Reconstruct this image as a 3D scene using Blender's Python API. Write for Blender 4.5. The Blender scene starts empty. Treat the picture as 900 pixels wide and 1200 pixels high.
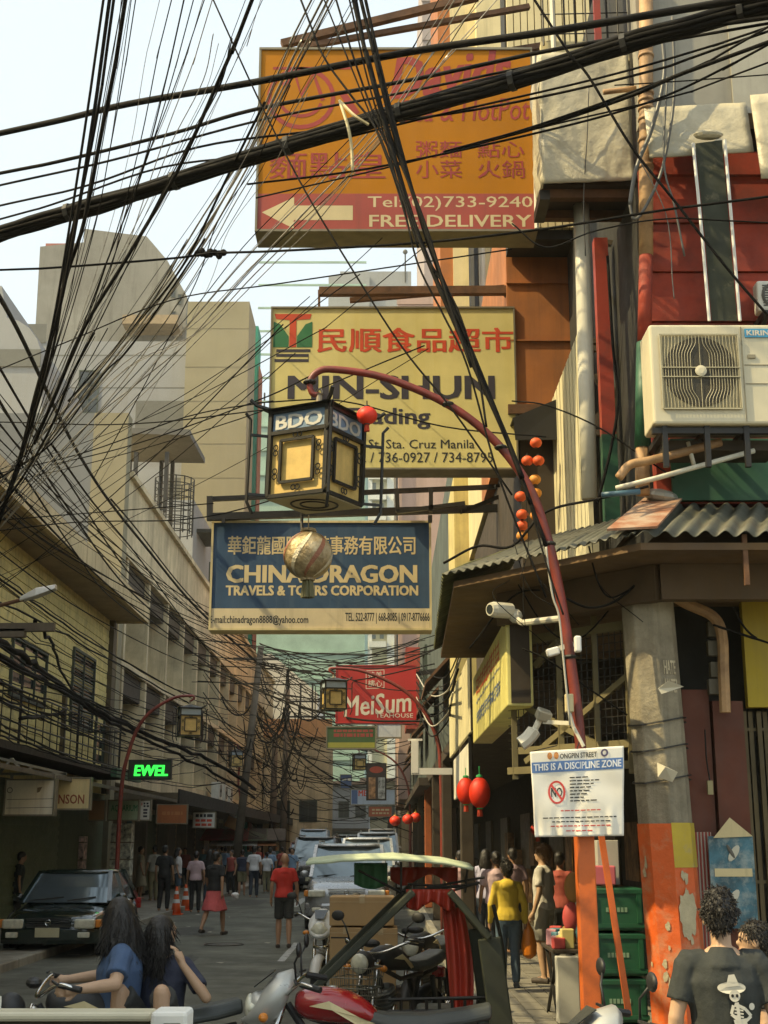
import bpy, bmesh, math, random
from mathutils import Vector, Matrix, Euler, noise
R = math.radians
random.seed(7)
S = bpy.context.scene
COL = S.collection

# ---------------------------------------------------------------- camera, sky, sun, exposure
F = 1550.0                      # focal length in pixels of the 900 x 1200 photograph
PITCH = R(14.05)
EYE = Vector((0, 0, 1.85))
SP, CP = math.sin(PITCH), math.cos(PITCH)
cd = bpy.data.cameras.new('camera')
cd.sensor_fit = 'VERTICAL'; cd.sensor_height = 36.0; cd.lens = F / 1200 * 36
cd.clip_start = 0.05; cd.clip_end = 2000
cam = bpy.data.objects.new('camera', cd); COL.objects.link(cam)
cam.location = EYE; cam.rotation_euler = (R(90) + PITCH, 0, 0)
S.camera = cam

SUN_DIR = Vector((-0.88, -0.28, 1.0)).normalized()      # towards the sun
W = bpy.data.worlds.new('World'); S.world = W; W.use_nodes = True
wn = W.node_tree.nodes; wn.clear()
sky = wn.new('ShaderNodeTexSky'); sky.sky_type = 'NISHITA'; sky.sun_disc = False
sky.sun_elevation = math.asin(SUN_DIR.z); sky.sun_rotation = math.atan2(SUN_DIR.x, SUN_DIR.y)
sky.air_density = 1.3; sky.dust_density = 4.0; sky.ozone_density = 1.0
bg = wn.new('ShaderNodeBackground'); bg.inputs[1].default_value = 0.15
wo = wn.new('ShaderNodeOutputWorld')
# thin bright cloud veil over the blue
wt = wn.new('ShaderNodeTexCoord'); wz = wn.new('ShaderNodeTexNoise'); wz.inputs['Scale'].default_value = 1.6; wz.inputs['Detail'].default_value = 6
wr = wn.new('ShaderNodeMapRange'); wr.inputs[1].default_value = 0.35; wr.inputs[2].default_value = 0.65; wr.inputs[3].default_value = 0.45; wr.inputs[4].default_value = 0.95
wx = wn.new('ShaderNodeMix'); wx.data_type = 'RGBA'; wx.inputs[7].default_value = (1.78, 2.14, 2.9, 1)
for a, b in ((wt.outputs['Generated'], wz.inputs['Vector']), (wz.outputs[0], wr.inputs[0]), (wr.outputs[0], wx.inputs[0]), (sky.outputs[0], wx.inputs[6]), (wx.outputs[2], bg.inputs[0])): W.node_tree.links.new(a, b)
W.node_tree.links.new(bg.outputs[0], wo.inputs[0])

sl = bpy.data.lights.new('sun', 'SUN'); sl.energy = 2.0; sl.angle = R(0.55); sl.color = (1.0, 0.86, 0.62)
so = bpy.data.objects.new('sun', sl); COL.objects.link(so)
so.rotation_euler = SUN_DIR.to_track_quat('Z', 'Y').to_euler(); so.location = (-30, -20, 60)

vs = S.view_settings
vs.view_transform = 'Standard'; vs.look = 'None'; vs.gamma = 1.0; vs.use_curve_mapping = False
vs.exposure = 1.66
vs.use_white_balance = True; vs.white_balance_temperature = 8200; vs.white_balance_tint = 0
S.cycles.max_bounces = 6; S.cycles.diffuse_bounces = 4; S.cycles.glossy_bounces = 3
S.cycles.transmission_bounces = 4; S.cycles.transparent_max_bounces = 6
S.cycles.use_denoising = True
try: S.cycles.denoiser = 'OPENIMAGEDENOISE'
except Exception: pass

# ---------------------------------------------------------------- where a photo point lies in the street
def ray(px, py):
    xr, yr = (px - 450) / F, (600 - py) / F
    return Vector((xr, CP - yr * SP, SP + yr * CP))
def V(px, py, Y):               # on the plane y = Y
    r = ray(px, py); return EYE + r * (Y / r.y)
def VX(px, py, X):              # on the plane x = X
    r = ray(px, py); return EYE + r * (X / r.x)
def G(px, py, z=0.0):           # on the ground
    r = ray(px, py); return EYE + r * ((z - EYE.z) / r.z)

# ---------------------------------------------------------------- materials
MATS = {}
def mat(name, col, rough=0.6, metal=0.0, var=0.12, scale=2.5, bump=0.0, bscale=None, dirt=None, damt=0.0, dscale=1.2,
        streak=0.0, scol=(0.05, 0.045, 0.03), emit=None, estr=0.0, trans=0.0, spec=0.5, coat=0.0):
    if name in MATS: return MATS[name]
    m = bpy.data.materials.new(name); m.use_nodes = True
    nt = m.node_tree; N = nt.nodes; L = nt.links
    p = N['Principled BSDF']
    p.inputs['Roughness'].default_value = rough; p.inputs['Metallic'].default_value = metal
    p.inputs['Specular IOR Level'].default_value = spec
    if coat: p.inputs['Coat Weight'].default_value = coat; p.inputs['Coat Roughness'].default_value = 0.05
    if trans: p.inputs['Transmission Weight'].default_value = trans
    tc = N.new('ShaderNodeTexCoord')
    def nz(sc, detail=5, vec=None, r=0.6):
        n = N.new('ShaderNodeTexNoise'); n.inputs['Scale'].default_value = sc; n.inputs['Detail'].default_value = detail
        n.inputs['Roughness'].default_value = r
        L.new(vec or tc.outputs['Object'], n.inputs['Vector']); return n.outputs[0]
    def mrange(s, a, b, c=0, d=1):
        n = N.new('ShaderNodeMapRange'); n.inputs[1].default_value = a; n.inputs[2].default_value = b
        n.inputs[3].default_value = c; n.inputs[4].default_value = d; L.new(s, n.inputs[0]); return n.outputs[0]
    def mix(f, a, b):
        n = N.new('ShaderNodeMix'); n.data_type = 'RGBA'
        L.new(f, n.inputs[0])
        for s, i in ((a, 6), (b, 7)):
            if isinstance(s, tuple): n.inputs[i].default_value = (*s[:3], 1)
            else: L.new(s, n.inputs[i])
        return n.outputs[2]
    c = tuple(col[:3])
    lo = tuple(max(0, x * (1 - var)) for x in c); hi = tuple(min(1, x * (1 + var)) for x in c)
    out = mix(mrange(nz(scale), 0.3, 0.7), lo, hi)
    if streak:
        mp = N.new('ShaderNodeMapping'); mp.inputs['Scale'].default_value = (7, 7, 0.35) if scale >= 1 else (1.6, 1.6, 0.10)
        L.new(tc.outputs['Object'], mp.inputs[0])
        out = mix(mrange(nz(1.0, 6, mp.outputs[0], 0.7), 0.5, 0.78, 0, streak), out, tuple(scol))
    if dirt:
        out = mix(mrange(nz(dscale, 8, None, 0.7), 0.62 - damt * 0.4, 0.72, 0, min(1, 0.4 + damt)), out, tuple(dirt))
    L.new(out, p.inputs['Base Color'])
    if rough > 0.15:
        L.new(mrange(nz(scale * 3), 0.3, 0.7, max(0.02, rough - 0.1), min(1, rough + 0.1)), p.inputs['Roughness'])
    if bump:
        b = N.new('ShaderNodeBump'); b.inputs['Strength'].default_value = bump; b.inputs['Distance'].default_value = 0.02
        L.new(nz(bscale or scale * 6, 6), b.inputs['Height']); L.new(b.outputs[0], p.inputs['Normal'])
    if emit:
        p.inputs['Emission Color'].default_value = (*emit, 1); p.inputs['Emission Strength'].default_value = estr
    MATS[name] = m
    return m

# ---------------------------------------------------------------- mesh builder
_txt = {}; _txt_w = {}
def glyphs(body, bold=0.0, shear=0.0):
    bold = 0.0; k = (body, bold, shear)
    if k not in _txt:
        c = bpy.data.curves.new('t', 'FONT'); c.body = body; c.offset = bold; c.shear = shear; c.resolution_u = 2
        o = bpy.data.objects.new('t', c); COL.objects.link(o)
        dg = bpy.context.evaluated_depsgraph_get(); dg.update()
        me = bpy.data.meshes.new_from_object(o.evaluated_get(dg))
        vs_ = [(v.co.x, v.co.y) for v in me.vertices]; fs = [tuple(p.vertices) for p in me.polygons]
        bpy.data.objects.remove(o); bpy.data.curves.remove(c); bpy.data.meshes.remove(me)
        if not vs_: vs_ = [(0, 0), (1, 0), (1, 1)]; fs = []
        x0 = min(v[0] for v in vs_); x1 = max(v[0] for v in vs_); y0 = min(v[1] for v in vs_); y1 = max(v[1] for v in vs_)
        _txt_w[body] = (max(1e-6, x1 - x0), max(1e-6, y1 - y0))
        _txt[k] = ([((x - x0) / max(1e-6, x1 - x0), (y - y0) / max(1e-6, y1 - y0)) for x, y in vs_], fs)
    return _txt[k]

class MB:
    def __init__(self): self.v = []; self.f = []; self.mi = []; self.mats = []; self.cur = 0; self.M = None
    def m(self, material):
        if material not in self.mats: self.mats.append(material)
        self.cur = self.mats.index(material); return self
    def add(self, vs_, fs):
        n = len(self.v)
        for p in vs_:
            p = Vector(p); self.v.append(self.M @ p if self.M else p)
        for f in fs: self.f.append(tuple(n + i for i in f)); self.mi.append(self.cur)
        return self
    def bx(self, x0, x1, y0, y1, z0, z1):
        return self.add([(x0, y0, z0), (x1, y0, z0), (x1, y1, z0), (x0, y1, z0), (x0, y0, z1), (x1, y0, z1), (x1, y1, z1), (x0, y1, z1)],
                        [(0, 3, 2, 1), (4, 5, 6, 7), (0, 1, 5, 4), (1, 2, 6, 5), (2, 3, 7, 6), (3, 0, 4, 7)])
    def box(self, c, s, rot=None):
        c = Vector(c); m = rot.to_matrix() if isinstance(rot, Euler) else rot
        P = []
        for z in (-.5, .5):
            for x, y in ((-.5, -.5), (.5, -.5), (.5, .5), (-.5, .5)):
                q = Vector((x * s[0], y * s[1], z * s[2])); P.append(c + (m @ q if m else q))
        return self.add(P, [(0, 3, 2, 1), (4, 5, 6, 7), (0, 1, 5, 4), (1, 2, 6, 5), (2, 3, 7, 6), (3, 0, 4, 7)])
    def bar(self, a, b, w=0.05, h=None):
        a, b = Vector(a), Vector(b); h = h or w
        d = (b - a); L = d.length
        if L < 1e-6: return self
        d.normalize(); up = Vector((0, 0, 1)) if abs(d.z) < 0.95 else Vector((0, 1, 0))
        s = d.cross(up).normalized(); u = s.cross(d).normalized()
        P = []
        for q in (a, b):
            for i, j in ((-1, -1), (1, -1), (1, 1), (-1, 1)): P.append(q + s * (w / 2 * i) + u * (h / 2 * j))
        return self.add(P, [(0, 3, 2, 1), (4, 5, 6, 7), (0, 1, 5, 4), (1, 2, 6, 5), (2, 3, 7, 6), (3, 0, 4, 7)])
    def tube(self, pts, r, n=6, caps=True, ry=None):
        pts = [Vector(p) for p in pts]; k = len(pts)
        rs = list(r) if isinstance(r, (list, tuple)) else [r] * k
        P = []; prev = None
        for i in range(k):
            t = (pts[min(i + 1, k - 1)] - pts[max(i - 1, 0)])
            t = t.normalized() if t.length > 1e-9 else Vector((0, 0, 1))
            if prev is None:
                a = Vector((0, 0, 1)) if abs(t.z) < 0.9 else Vector((1, 0, 0)); s = t.cross(a).normalized()
            else:
                s = prev - t * prev.dot(t)
                s = s.normalized() if s.length > 1e-6 else t.orthogonal().normalized()
            prev = s; u = t.cross(s)
            for j in range(n):
                a = 2 * math.pi * j / n; P.append(pts[i] + (s * math.cos(a) + u * math.sin(a)) * rs[i])
        fs = [(i * n + j, i * n + (j + 1) % n, (i + 1) * n + (j + 1) % n, (i + 1) * n + j) for i in range(k - 1) for j in range(n)]
        if caps: fs += [tuple(reversed(range(n))), tuple((k - 1) * n + j for j in range(n))]
        return self.add(P, fs)
    def loft(self, rings, caps=True, closed=True):
        n = len(rings[0]); P = [q for rg in rings for q in rg]; k = len(rings)
        fs = [(i * n + j, i * n + (j + 1) % n, (i + 1) * n + (j + 1) % n, (i + 1) * n + j) for i in range(k - 1) for j in range(n if closed else n - 1)]
        if caps: fs += [tuple(reversed(range(n))), tuple((k - 1) * n + j for j in range(n))]
        return self.add(P, fs)
    def ell(self, c, rad, nu=12, nv=8, rot=None):
        c = Vector(c); P = []; m = rot.to_matrix() if isinstance(rot, Euler) else rot
        def q(x, y, z):
            w = Vector((x * rad[0], y * rad[1], z * rad[2])); return c + (m @ w if m else w)
        P.append(q(0, 0, -1))
        for i in range(1, nv):
            a = -math.pi / 2 + math.pi * i / nv
            for j in range(nu):
                b = 2 * math.pi * j / nu; P.append(q(math.cos(a) * math.cos(b), math.cos(a) * math.sin(b), math.sin(a)))
        P.append(q(0, 0, 1)); fs = []
        for j in range(nu):
            fs.append((0, 1 + (j + 1) % nu, 1 + j)); e = len(P) - 1; b = 1 + (nv - 2) * nu
            fs.append((e, b + j, b + (j + 1) % nu))
        for i in range(nv - 2):
            for j in range(nu):
                a = 1 + i * nu; fs.append((a + j, a + (j + 1) % nu, a + nu + (j + 1) % nu, a + nu + j))
        return self.add(P, fs)
    def lathe(self, prof, n=16, c=(0, 0, 0), rot=None):
        c = Vector(c); m = rot.to_matrix() if isinstance(rot, Euler) else rot; rings = []
        for r, z in prof:
            rg = []
            for j in range(n):
                a = 2 * math.pi * j / n; w = Vector((r * math.cos(a), r * math.sin(a), z)); rg.append(c + (m @ w if m else w))
            rings.append(rg)
        return self.loft(rings)
    def torus(self, c, R_, r, n=20, k=8, rot=None):
        c = Vector(c); m = rot.to_matrix() if isinstance(rot, Euler) else rot; P = []
        for i in range(n):
            a = 2 * math.pi * i / n
            for j in range(k):
                b = 2 * math.pi * j / k
                w = Vector(((R_ + r * math.cos(b)) * math.cos(a), (R_ + r * math.cos(b)) * math.sin(a), r * math.sin(b)))
                P.append(c + (m @ w if m else w))
        return self.add(P, [(i * k + j, ((i + 1) % n) * k + j, ((i + 1) % n) * k + (j + 1) % k, i * k + (j + 1) % k) for i in range(n) for j in range(k)])
    def prism(self, poly, a, b, fn):
        """polygon of (u, v) pulled from depth a to depth b; fn(u, v, w) gives the point"""
        n = len(poly)
        P = [fn(u, v, a) for u, v in poly] + [fn(u, v, b) for u, v in poly]
        return self.add(P, [tuple(range(n)), tuple(reversed(range(n, 2 * n)))] + [(i, i + n, (i + 1) % n + n, (i + 1) % n) for i in range(n)])
    def grid(self, fn, nu, nv):
        P = [fn(i / nu, j / nv) for i in range(nu + 1) for j in range(nv + 1)]
        w = nv + 1
        return self.add(P, [(i * w + j, (i + 1) * w + j, (i + 1) * w + j + 1, i * w + j + 1) for i in range(nu) for j in range(nv)])
    def quad(self, a, b, c, d): return self.add([a, b, c, d], [(0, 1, 2, 3)])
    def text(self, body, rect, fn, bold=0.0, shear=0.0):
        vs_, fs = glyphs(body, bold, shear); u0, v0, u1, v1 = rect
        gw, gh = _txt_w[body]; a = bold / gw; b_ = bold / gh
        sh = [(0, 0)] if bold < .005 else [(-a / 2, 0), (a / 2, 0)] if bold < .015 else [(-a, -b_ * .5), (a, -b_ * .5), (-a, b_ * .5), (a, b_ * .5), (0, 0)]
        c0 = fn((u0 + u1) / 2, (v0 + v1) / 2); e1 = fn(u1, (v0 + v1) / 2) - c0; e2 = fn((u0 + u1) / 2, v1) - c0; nr = e1.cross(e2).normalized()
        for i, (dx, dy) in enumerate(sh):
            self.add([fn(u0 + (u1 - u0) * (x * (1 - 2 * a) + a + dx), v0 + (v1 - v0) * (y * (1 - b_) + b_ / 2 + dy)) + nr * (i * .00012) for x, y in vs_], fs)
        return self
    def build(self, name, material=None, parent=None, smooth=False, bevel=0.0, local=False, sub=0, solid=0.0, seg=2):
        me = bpy.data.meshes.new(name)
        off = Vector((0, 0, 0))
        if parent is not None and not local:
            q = parent
            while q is not None: off += q.location; q = q.parent
        me.from_pydata([v - off for v in self.v], [], self.f)
        if material is not None and not self.mats: me.materials.append(material)
        else:
            for x in self.mats: me.materials.append(x)
            me.polygons.foreach_set('material_index', self.mi)
        me.update()
        if smooth: me.polygons.foreach_set('use_smooth', [True] * len(me.polygons))
        o = bpy.data.objects.new(name, me); COL.objects.link(o)
        if parent is not None: o.parent = parent
        if solid:
            s = o.modifiers.new('s', 'SOLIDIFY'); s.thickness = solid; s.offset = 0
        if bevel:
            b = o.modifiers.new('b', 'BEVEL'); b.width = bevel; b.segments = seg; b.limit_method = 'ANGLE'; b.angle_limit = R(35)
        if sub:
            b = o.modifiers.new('u', 'SUBSURF'); b.levels = sub; b.render_levels = sub
        return o

def tag(o, label=None, cat=None, group=None, kind=None):
    if label: o['label'] = label
    if cat: o['category'] = cat
    if group: o['group'] = group
    if kind: o['kind'] = kind
    return o
def empty(name, loc, label, cat, group=None, rz=0.0):
    o = bpy.data.objects.new(name, None); COL.objects.link(o); o.empty_display_size = 0.2
    o.location = loc; o.rotation_euler = (0, 0, rz)
    return tag(o, label, cat, group)
def copy_tree(o, parent=None):
    c = o.copy(); COL.objects.link(c)
    if parent is not None: c.parent = parent
    for ch in list(o.children): copy_tree(ch, c)
    return c
def structure(o): o['kind'] = 'structure'; return o
def catmull(pts, per=6):
    pts = [Vector(p) for p in pts]; out = []
    q = [pts[0] * 2 - pts[1]] + pts + [pts[-1] * 2 - pts[-2]]
    for i in range(1, len(q) - 2):
        for k in range(per):
            t = k / per; a, b, c, d = q[i - 1], q[i], q[i + 1], q[i + 2]
            out.append(0.5 * ((2 * b) + (c - a) * t + (2 * a - 5 * b + 4 * c - d) * t * t + (3 * b - a - 3 * c + d) * t ** 3))
    out.append(pts[-1]); return out
# ---------------------------------------------------------------- palette
asphalt = mat('asphalt', (0.125, 0.127, 0.098), 0.8, var=0.3, scale=.8, bump=0.25, bscale=60, dirt=(0.045, 0.044, 0.032), damt=0.55, dscale=0.6)
concrete = mat('concrete', (0.30, 0.28, 0.23), 0.9, var=0.18, scale=1.5, bump=0.2, dirt=(0.13, 0.11, 0.08), damt=0.45, streak=0.5)
pave = mat('paving', (0.20, 0.185, 0.15), 0.85, var=0.15, bump=0.2)
grout = mat('grout', (0.08, 0.075, 0.06), 0.9)
linepaint = mat('line_paint', (0.55, 0.55, 0.52), 0.8, dirt=(0.08, 0.08, 0.07), damt=0.7, dscale=9)
yellow_wall = mat('yellow_wall', (0.68, 0.55, 0.22), 0.8, var=0.15, streak=0.55, bump=0.1, dirt=(0.22, 0.17, 0.08), damt=0.3)
beige_wall = mat('beige_wall', (0.62, 0.51, 0.32), 0.85, var=0.2, streak=0.8, scol=(.14, .11, .07), bump=0.1, dirt=(0.26, 0.21, 0.13), damt=0.4, scale=0.6, dscale=.5)
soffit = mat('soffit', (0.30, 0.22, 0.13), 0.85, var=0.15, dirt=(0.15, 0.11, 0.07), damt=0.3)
rust_cream = mat('rust_cream', (0.52, 0.40, 0.22), 0.8, var=0.15, streak=0.9, scol=(0.16, 0.07, 0.02), scale=1)
grey_wall = mat('grey_wall', (0.145, 0.152, 0.15), 0.85, var=0.12, streak=0.5, scol=(.11, .11, .10), scale=0.25)
tan_wall = mat('tan_wall', (0.245, 0.215, 0.135), 0.85, var=0.10, streak=0.5, scol=(.2, .18, .12), scale=0.3)
pale_wall = mat('pale_wall', (0.245, 0.25, 0.25), 0.85, var=0.08, streak=0.5, scol=(.2, .19, .16), scale=0.2)
band_grey = mat('band_grey', (0.125, 0.125, 0.11), 0.85, var=0.06)
tower_conc = mat('tower_concrete', (0.215, 0.21, 0.185), 0.9, var=0.25, scale=0.15, dirt=(0.115, 0.105, 0.088), damt=0.5, dscale=0.14, streak=0.9, scol=(.085, .08, .065))
netting = mat('green_netting', (0.30, 0.43, 0.35), 0.9, var=0.25, scale=0.3)
netting_dark = mat('teal_netting', (0.02, 0.24, 0.17), 0.9, var=0.2, scale=0.4)
condo_cream = mat('condo_cream', (0.55, 0.50, 0.34), 0.8, var=0.08, scale=0.1)
condo_white = mat('condo_white', (0.62, 0.62, 0.58), 0.8, var=0.06, scale=0.1)
pink_wall = mat('pink_wall', (0.40, 0.27, 0.22), 0.85, var=0.10, scale=0.3, streak=0.35)
mauve_wall = mat('mauve_wall', (0.30, 0.25, 0.24), 0.85, var=0.10, scale=0.2)
glass_dark = mat('window_glass', (0.03, 0.035, 0.035), 0.12, var=0.3, spec=0.6)
dark_frame = mat('dark_green_frame', (0.035, 0.05, 0.035), 0.6)
iron = mat('dark_iron', (0.022, 0.020, 0.017), 0.5, metal=0.3, var=0.3)
rust = mat('rusty_steel', (0.12, 0.055, 0.025), 0.8, var=0.4, scale=6, bump=0.2)
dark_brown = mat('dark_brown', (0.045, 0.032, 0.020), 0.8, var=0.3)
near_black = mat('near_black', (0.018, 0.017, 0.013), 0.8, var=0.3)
shutter_green = mat('shutter_green', (0.13, 0.16, 0.075), 0.6, var=0.15, streak=0.4)
shutter_grey = mat('shutter_grey', (0.22, 0.21, 0.18), 0.5, metal=0.3, streak=0.4)
white_paint = mat('white_paint', (0.72, 0.70, 0.64), 0.6, var=0.06, streak=0.25)
cream_paint = mat('cream_paint', (0.60, 0.50, 0.28), 0.7, var=0.1, streak=0.4)
red_boards = mat('red_boards', (0.30, 0.036, 0.016), 0.75, var=0.3, scale=3, dirt=(0.07, 0.02, 0.012), damt=0.4, bump=0.15)
red_paint = mat('red_paint', (0.32, 0.035, 0.018), 0.55, var=0.25, dirt=(0.1, 0.03, 0.02), damt=0.35, dscale=3)
orange_paint = mat('orange_paint', (0.62, 0.13, 0.025), 0.55, var=0.15, dirt=(0.30, 0.06, 0.02), damt=0.35, dscale=4)
green_paint = mat('green_paint', (0.02, 0.10, 0.05), 0.55, var=0.25, dirt=(0.01, 0.04, 0.02), damt=0.4, dscale=3)
plywood = mat('plywood', (0.36, 0.125, 0.036), 0.8, var=0.2, scale=1.5, streak=0.5, dirt=(0.2, 0.08, 0.03), damt=0.4)
tarp_silver = mat('silver_tarp', (0.46, 0.41, 0.29), 0.45, var=0.25, scale=2.5, bump=0.9, bscale=7, dirt=(0.25, 0.33, 0.42), damt=0.12, dscale=1.6)
tarp_grey = mat('grey_tarp', (0.30, 0.28, 0.23), 0.75, var=0.15, scale=1.5, streak=0.35, bump=0.2)
pvc = mat('old_pvc', (0.42, 0.25, 0.12), 0.6, var=0.25, scale=4, dirt=(0.15, 0.07, 0.03), damt=0.4, dscale=5)
pipe_white = mat('white_pipe', (0.62, 0.58, 0.46), 0.45, var=0.1, streak=0.4)
corrugated = mat('corrugated_iron', (0.115, 0.115, 0.085), 0.65, metal=0.15, var=0.3, scale=3, dirt=(0.05, 0.035, 0.02), damt=0.45, dscale=3)
moss_iron = mat('mossy_iron', (0.085, 0.085, 0.03), 0.8, var=0.4, scale=4)
rust_flash = mat('rusty_flashing', (0.30, 0.12, 0.06), 0.7, var=0.3, dirt=(0.4, 0.36, 0.28), damt=0.55, dscale=5)

def fl(u, v, w): return Vector((u, w, v))

# ---------------------------------------------------------------- ground
g = MB(); g.quad((-300, -60, -0.16), (300, -60, -0.16), (300, 500, -0.16), (-300, 500, -0.16))
structure(g.build('ground', mat('ground_earth', (0.16, 0.15, 0.12), 0.95)))
g = MB(); g.quad((-5.6, -30, 0), (0.95, -30, 0), (0.95, 300, 0), (-5.6, 300, 0)); g.bx(-5.6, 0.95, -30, 300, -0.15, -0.004)
structure(g.build('road', asphalt))
g = MB()
for (x, y0, y1, w) in ((-2.72, 41, 47.5, .26), (-1.66, 22.4, 26.5, .12), (-2.75, 53, 58, .2), (-2.75, 65, 70, .2), (-2.8, 78, 84, .2)):
    g.quad((x - w / 2, y0, .004), (x + w / 2, y0, .004), (x + w / 2, y1, .004), (x - w / 2, y1, .004))
structure(g.build('road_marking', linepaint))
g = MB(); g.bx(-8.2, -5.75, 18, 300, -0.15, 0.12); g.bx(-5.75, -5.6, 18, 300, -0.15, 0.13)
structure(g.build('pavement', concrete, bevel=0.02))
g = MB(); g.m(grout).bx(1.09, 9, 7.6, 300, -0.15, 0.112)
g.m(pave)
for i in range(11):
    for j in range(46):
        x = 1.10 + i * 0.21; y = 7.6 + j * 0.31 + (i % 2) * 0.15
        g.bx(x, x + 0.195, y, y + 0.295, 0.05, 0.12 + random.uniform(0, .006))
g.m(concrete).bx(0.95, 1.085, 7.6, 300, -0.15, 0.13)
structure(g.build('sidewalk'))

# ---------------------------------------------------------------- window part
def window(parent, fn, u0, u1, v0, v1, frame=dark_frame, pane=glass_dark, bars=1, rows=1, louvre_shade=False, name='window'):
    """fn(u, v, w): w = distance out of the wall"""
    m = MB(); t = 0.07
    for a in (u0, u1 - t): m.add([fn(a + i * t, v, w) for w in (-.02, .07) for v in (v0, v1) for i in (0, 1)], [(0, 1, 3, 2), (4, 6, 7, 5), (0, 2, 6, 4), (1, 5, 7, 3), (0, 4, 5, 1), (2, 3, 7, 6)])
    def hb(v, h, w1=.07):
        m.add([fn(u, vv, w) for w in (-.02, w1) for vv in (v, v + h) for u in (u0 + t, u1 - t)], [(0, 1, 3, 2), (4, 6, 7, 5), (0, 2, 6, 4), (1, 5, 7, 3), (0, 4, 5, 1), (2, 3, 7, 6)])
    hb(v0, t); hb(v1 - t, t)
    for r_ in range(1, rows): hb(v0 + (v1 - v0) * r_ / rows, .03, .05)
    for b_ in range(1, bars):
        u = u0 + (u1 - u0) * b_ / bars
        m.add([fn(u + i * .035, v, w) for w in (-.02, .055) for v in (v0 + t, v1 - t) for i in (-.5, .5)], [(0, 1, 3, 2), (4, 6, 7, 5), (0, 2, 6, 4), (1, 5, 7, 3), (0, 4, 5, 1), (2, 3, 7, 6)])
    if louvre_shade:
        n = int((v1 - v0) / .09)
        for k in range(n):
            v = v0 + .09 * k + .05
            m.add([fn(u0 + t, v, .045), fn(u1 - t, v, .045), fn(u1 - t, v + .055, .008), fn(u0 + t, v + .055, .008)], [(0, 1, 2, 3)])
    f = m.build(name, frame, parent)
    p = MB(); p.quad(fn(u0 + .03, v0 + .03, .004), fn(u1 - .03, v0 + .03, .004), fn(u1 - .03, v1 - .03, .004), fn(u0 + .03, v1 - .03, .004))
    p.build('pane', pane, f)
    return f
def facade(X):  return lambda u, v, w: Vector((X + w, u, v))       # wall looking +x, u = y
def front(Y):   return lambda u, v, w: Vector((u, Y - w, v))       # wall looking -y, u = x

# ================================================================ the far side of the street (west)
# yellow timber house
b = empty('yellow_house', (-9, 29, 0), 'old yellow boarded house with deep rust stained eave and dark shuttered windows', 'house')
m = MB()
m.bx(-20, -8.03, 13.6, 39.0, 3.2, 8.2)  # near end lengthened out of view to keep a sun patch off the road
for k in range(25): z = 3.25 + k * 0.2; m.bx(-8.03, -8.0 + .012 * (k % 2), 13.62, 38.9, z, z + 0.185)
m.build('wall', yellow_wall, b)
m = MB(); m.bx(-20, -8.06, 13.6, 39, 0.12, 3.2); m.build('ground_floor_wall', mat('shop_green', (0.11, 0.13, 0.07), .8, streak=.4), b)
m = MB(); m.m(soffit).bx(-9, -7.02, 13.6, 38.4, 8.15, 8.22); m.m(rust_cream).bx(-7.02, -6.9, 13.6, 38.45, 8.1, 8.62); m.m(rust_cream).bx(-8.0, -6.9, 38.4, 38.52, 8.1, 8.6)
m.m(rust).bx(-20, -6.95, 13.6, 38.4, 8.623, 8.68)
m.build('eave', None, b)
for y0_, y1_, x1_, z1_ in ((38.2, 38.7, -7.86, 8.15), (33.0, 33.18, -7.9, 5.4)): m = MB(); m.bx(-8.0, x1_, y0_, y1_, 3.2, z1_); m.build('corner_post', mat('post_brown', (0.10, 0.075, 0.04), .8), b)
fx = facade(-8.0)
window(b, fx, 28.2, 31.2, 4.9, 6.2, bars=3, rows=2); window(b, fx, 33.8, 36.4, 4.75, 6.75, bars=2, louvre_shade=True)
window(b, fx, 36.9, 38.0, 3.6, 5.6, bars=1); window(b, fx, 23, 26, 4.9, 6.3, bars=3)
m = MB()
for y in [21 + .62 * i for i in range(24)]: m.tube([(-7.1, y, 3.75), (-7.1, y, 4.75)], .012, 4)
for z in (3.78, 4.1, 4.4, 4.75): m.tube([(-7.1, 21, z), (-7.1, 36, z)], .02, 5)
for y in (21, 26, 31, 36): m.tube([(-7.1, y, 3.7), (-7.1, y, 5.2)], .03, 5); m.tube([(-7.1, y, 4.75), (-8, y, 4.75)], .02, 4)
m.build('balcony_rail', iron, b)
m = MB(); m.m(dark_brown).bx(-8.0, -7.0, 20, 37.5, 3.55, 3.7); m.m(mat('canopy_green', (.05, .13, .07), .6)).bx(-7.0, -6.85, 34.5, 38, 3.5, 3.72); m.build('balcony_floor', None, b)
m = MB()
m.m(mat('canopy_dark', (.12, .10, .07), .85, var=.3)).loft([[(-8, y, 3.45), (-5.9, y, 3.05), (-5.9, y, 2.97), (-8, y, 3.37)] for y in (18, 38.6)])
m.build('canopy', None, b)
for (y0, y1, mm) in ((18.5, 27.4, shutter_green), (27.9, 33.4, shutter_green)):
    m = MB(); k = 0; z = .14
    while z < 2.95: m.bx(-8.05, -8.0 + .03 * (k % 2), y0, y1, z, z + .1); z += .1; k += 1
    m.build('roller_shutter', mm, b)

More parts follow.
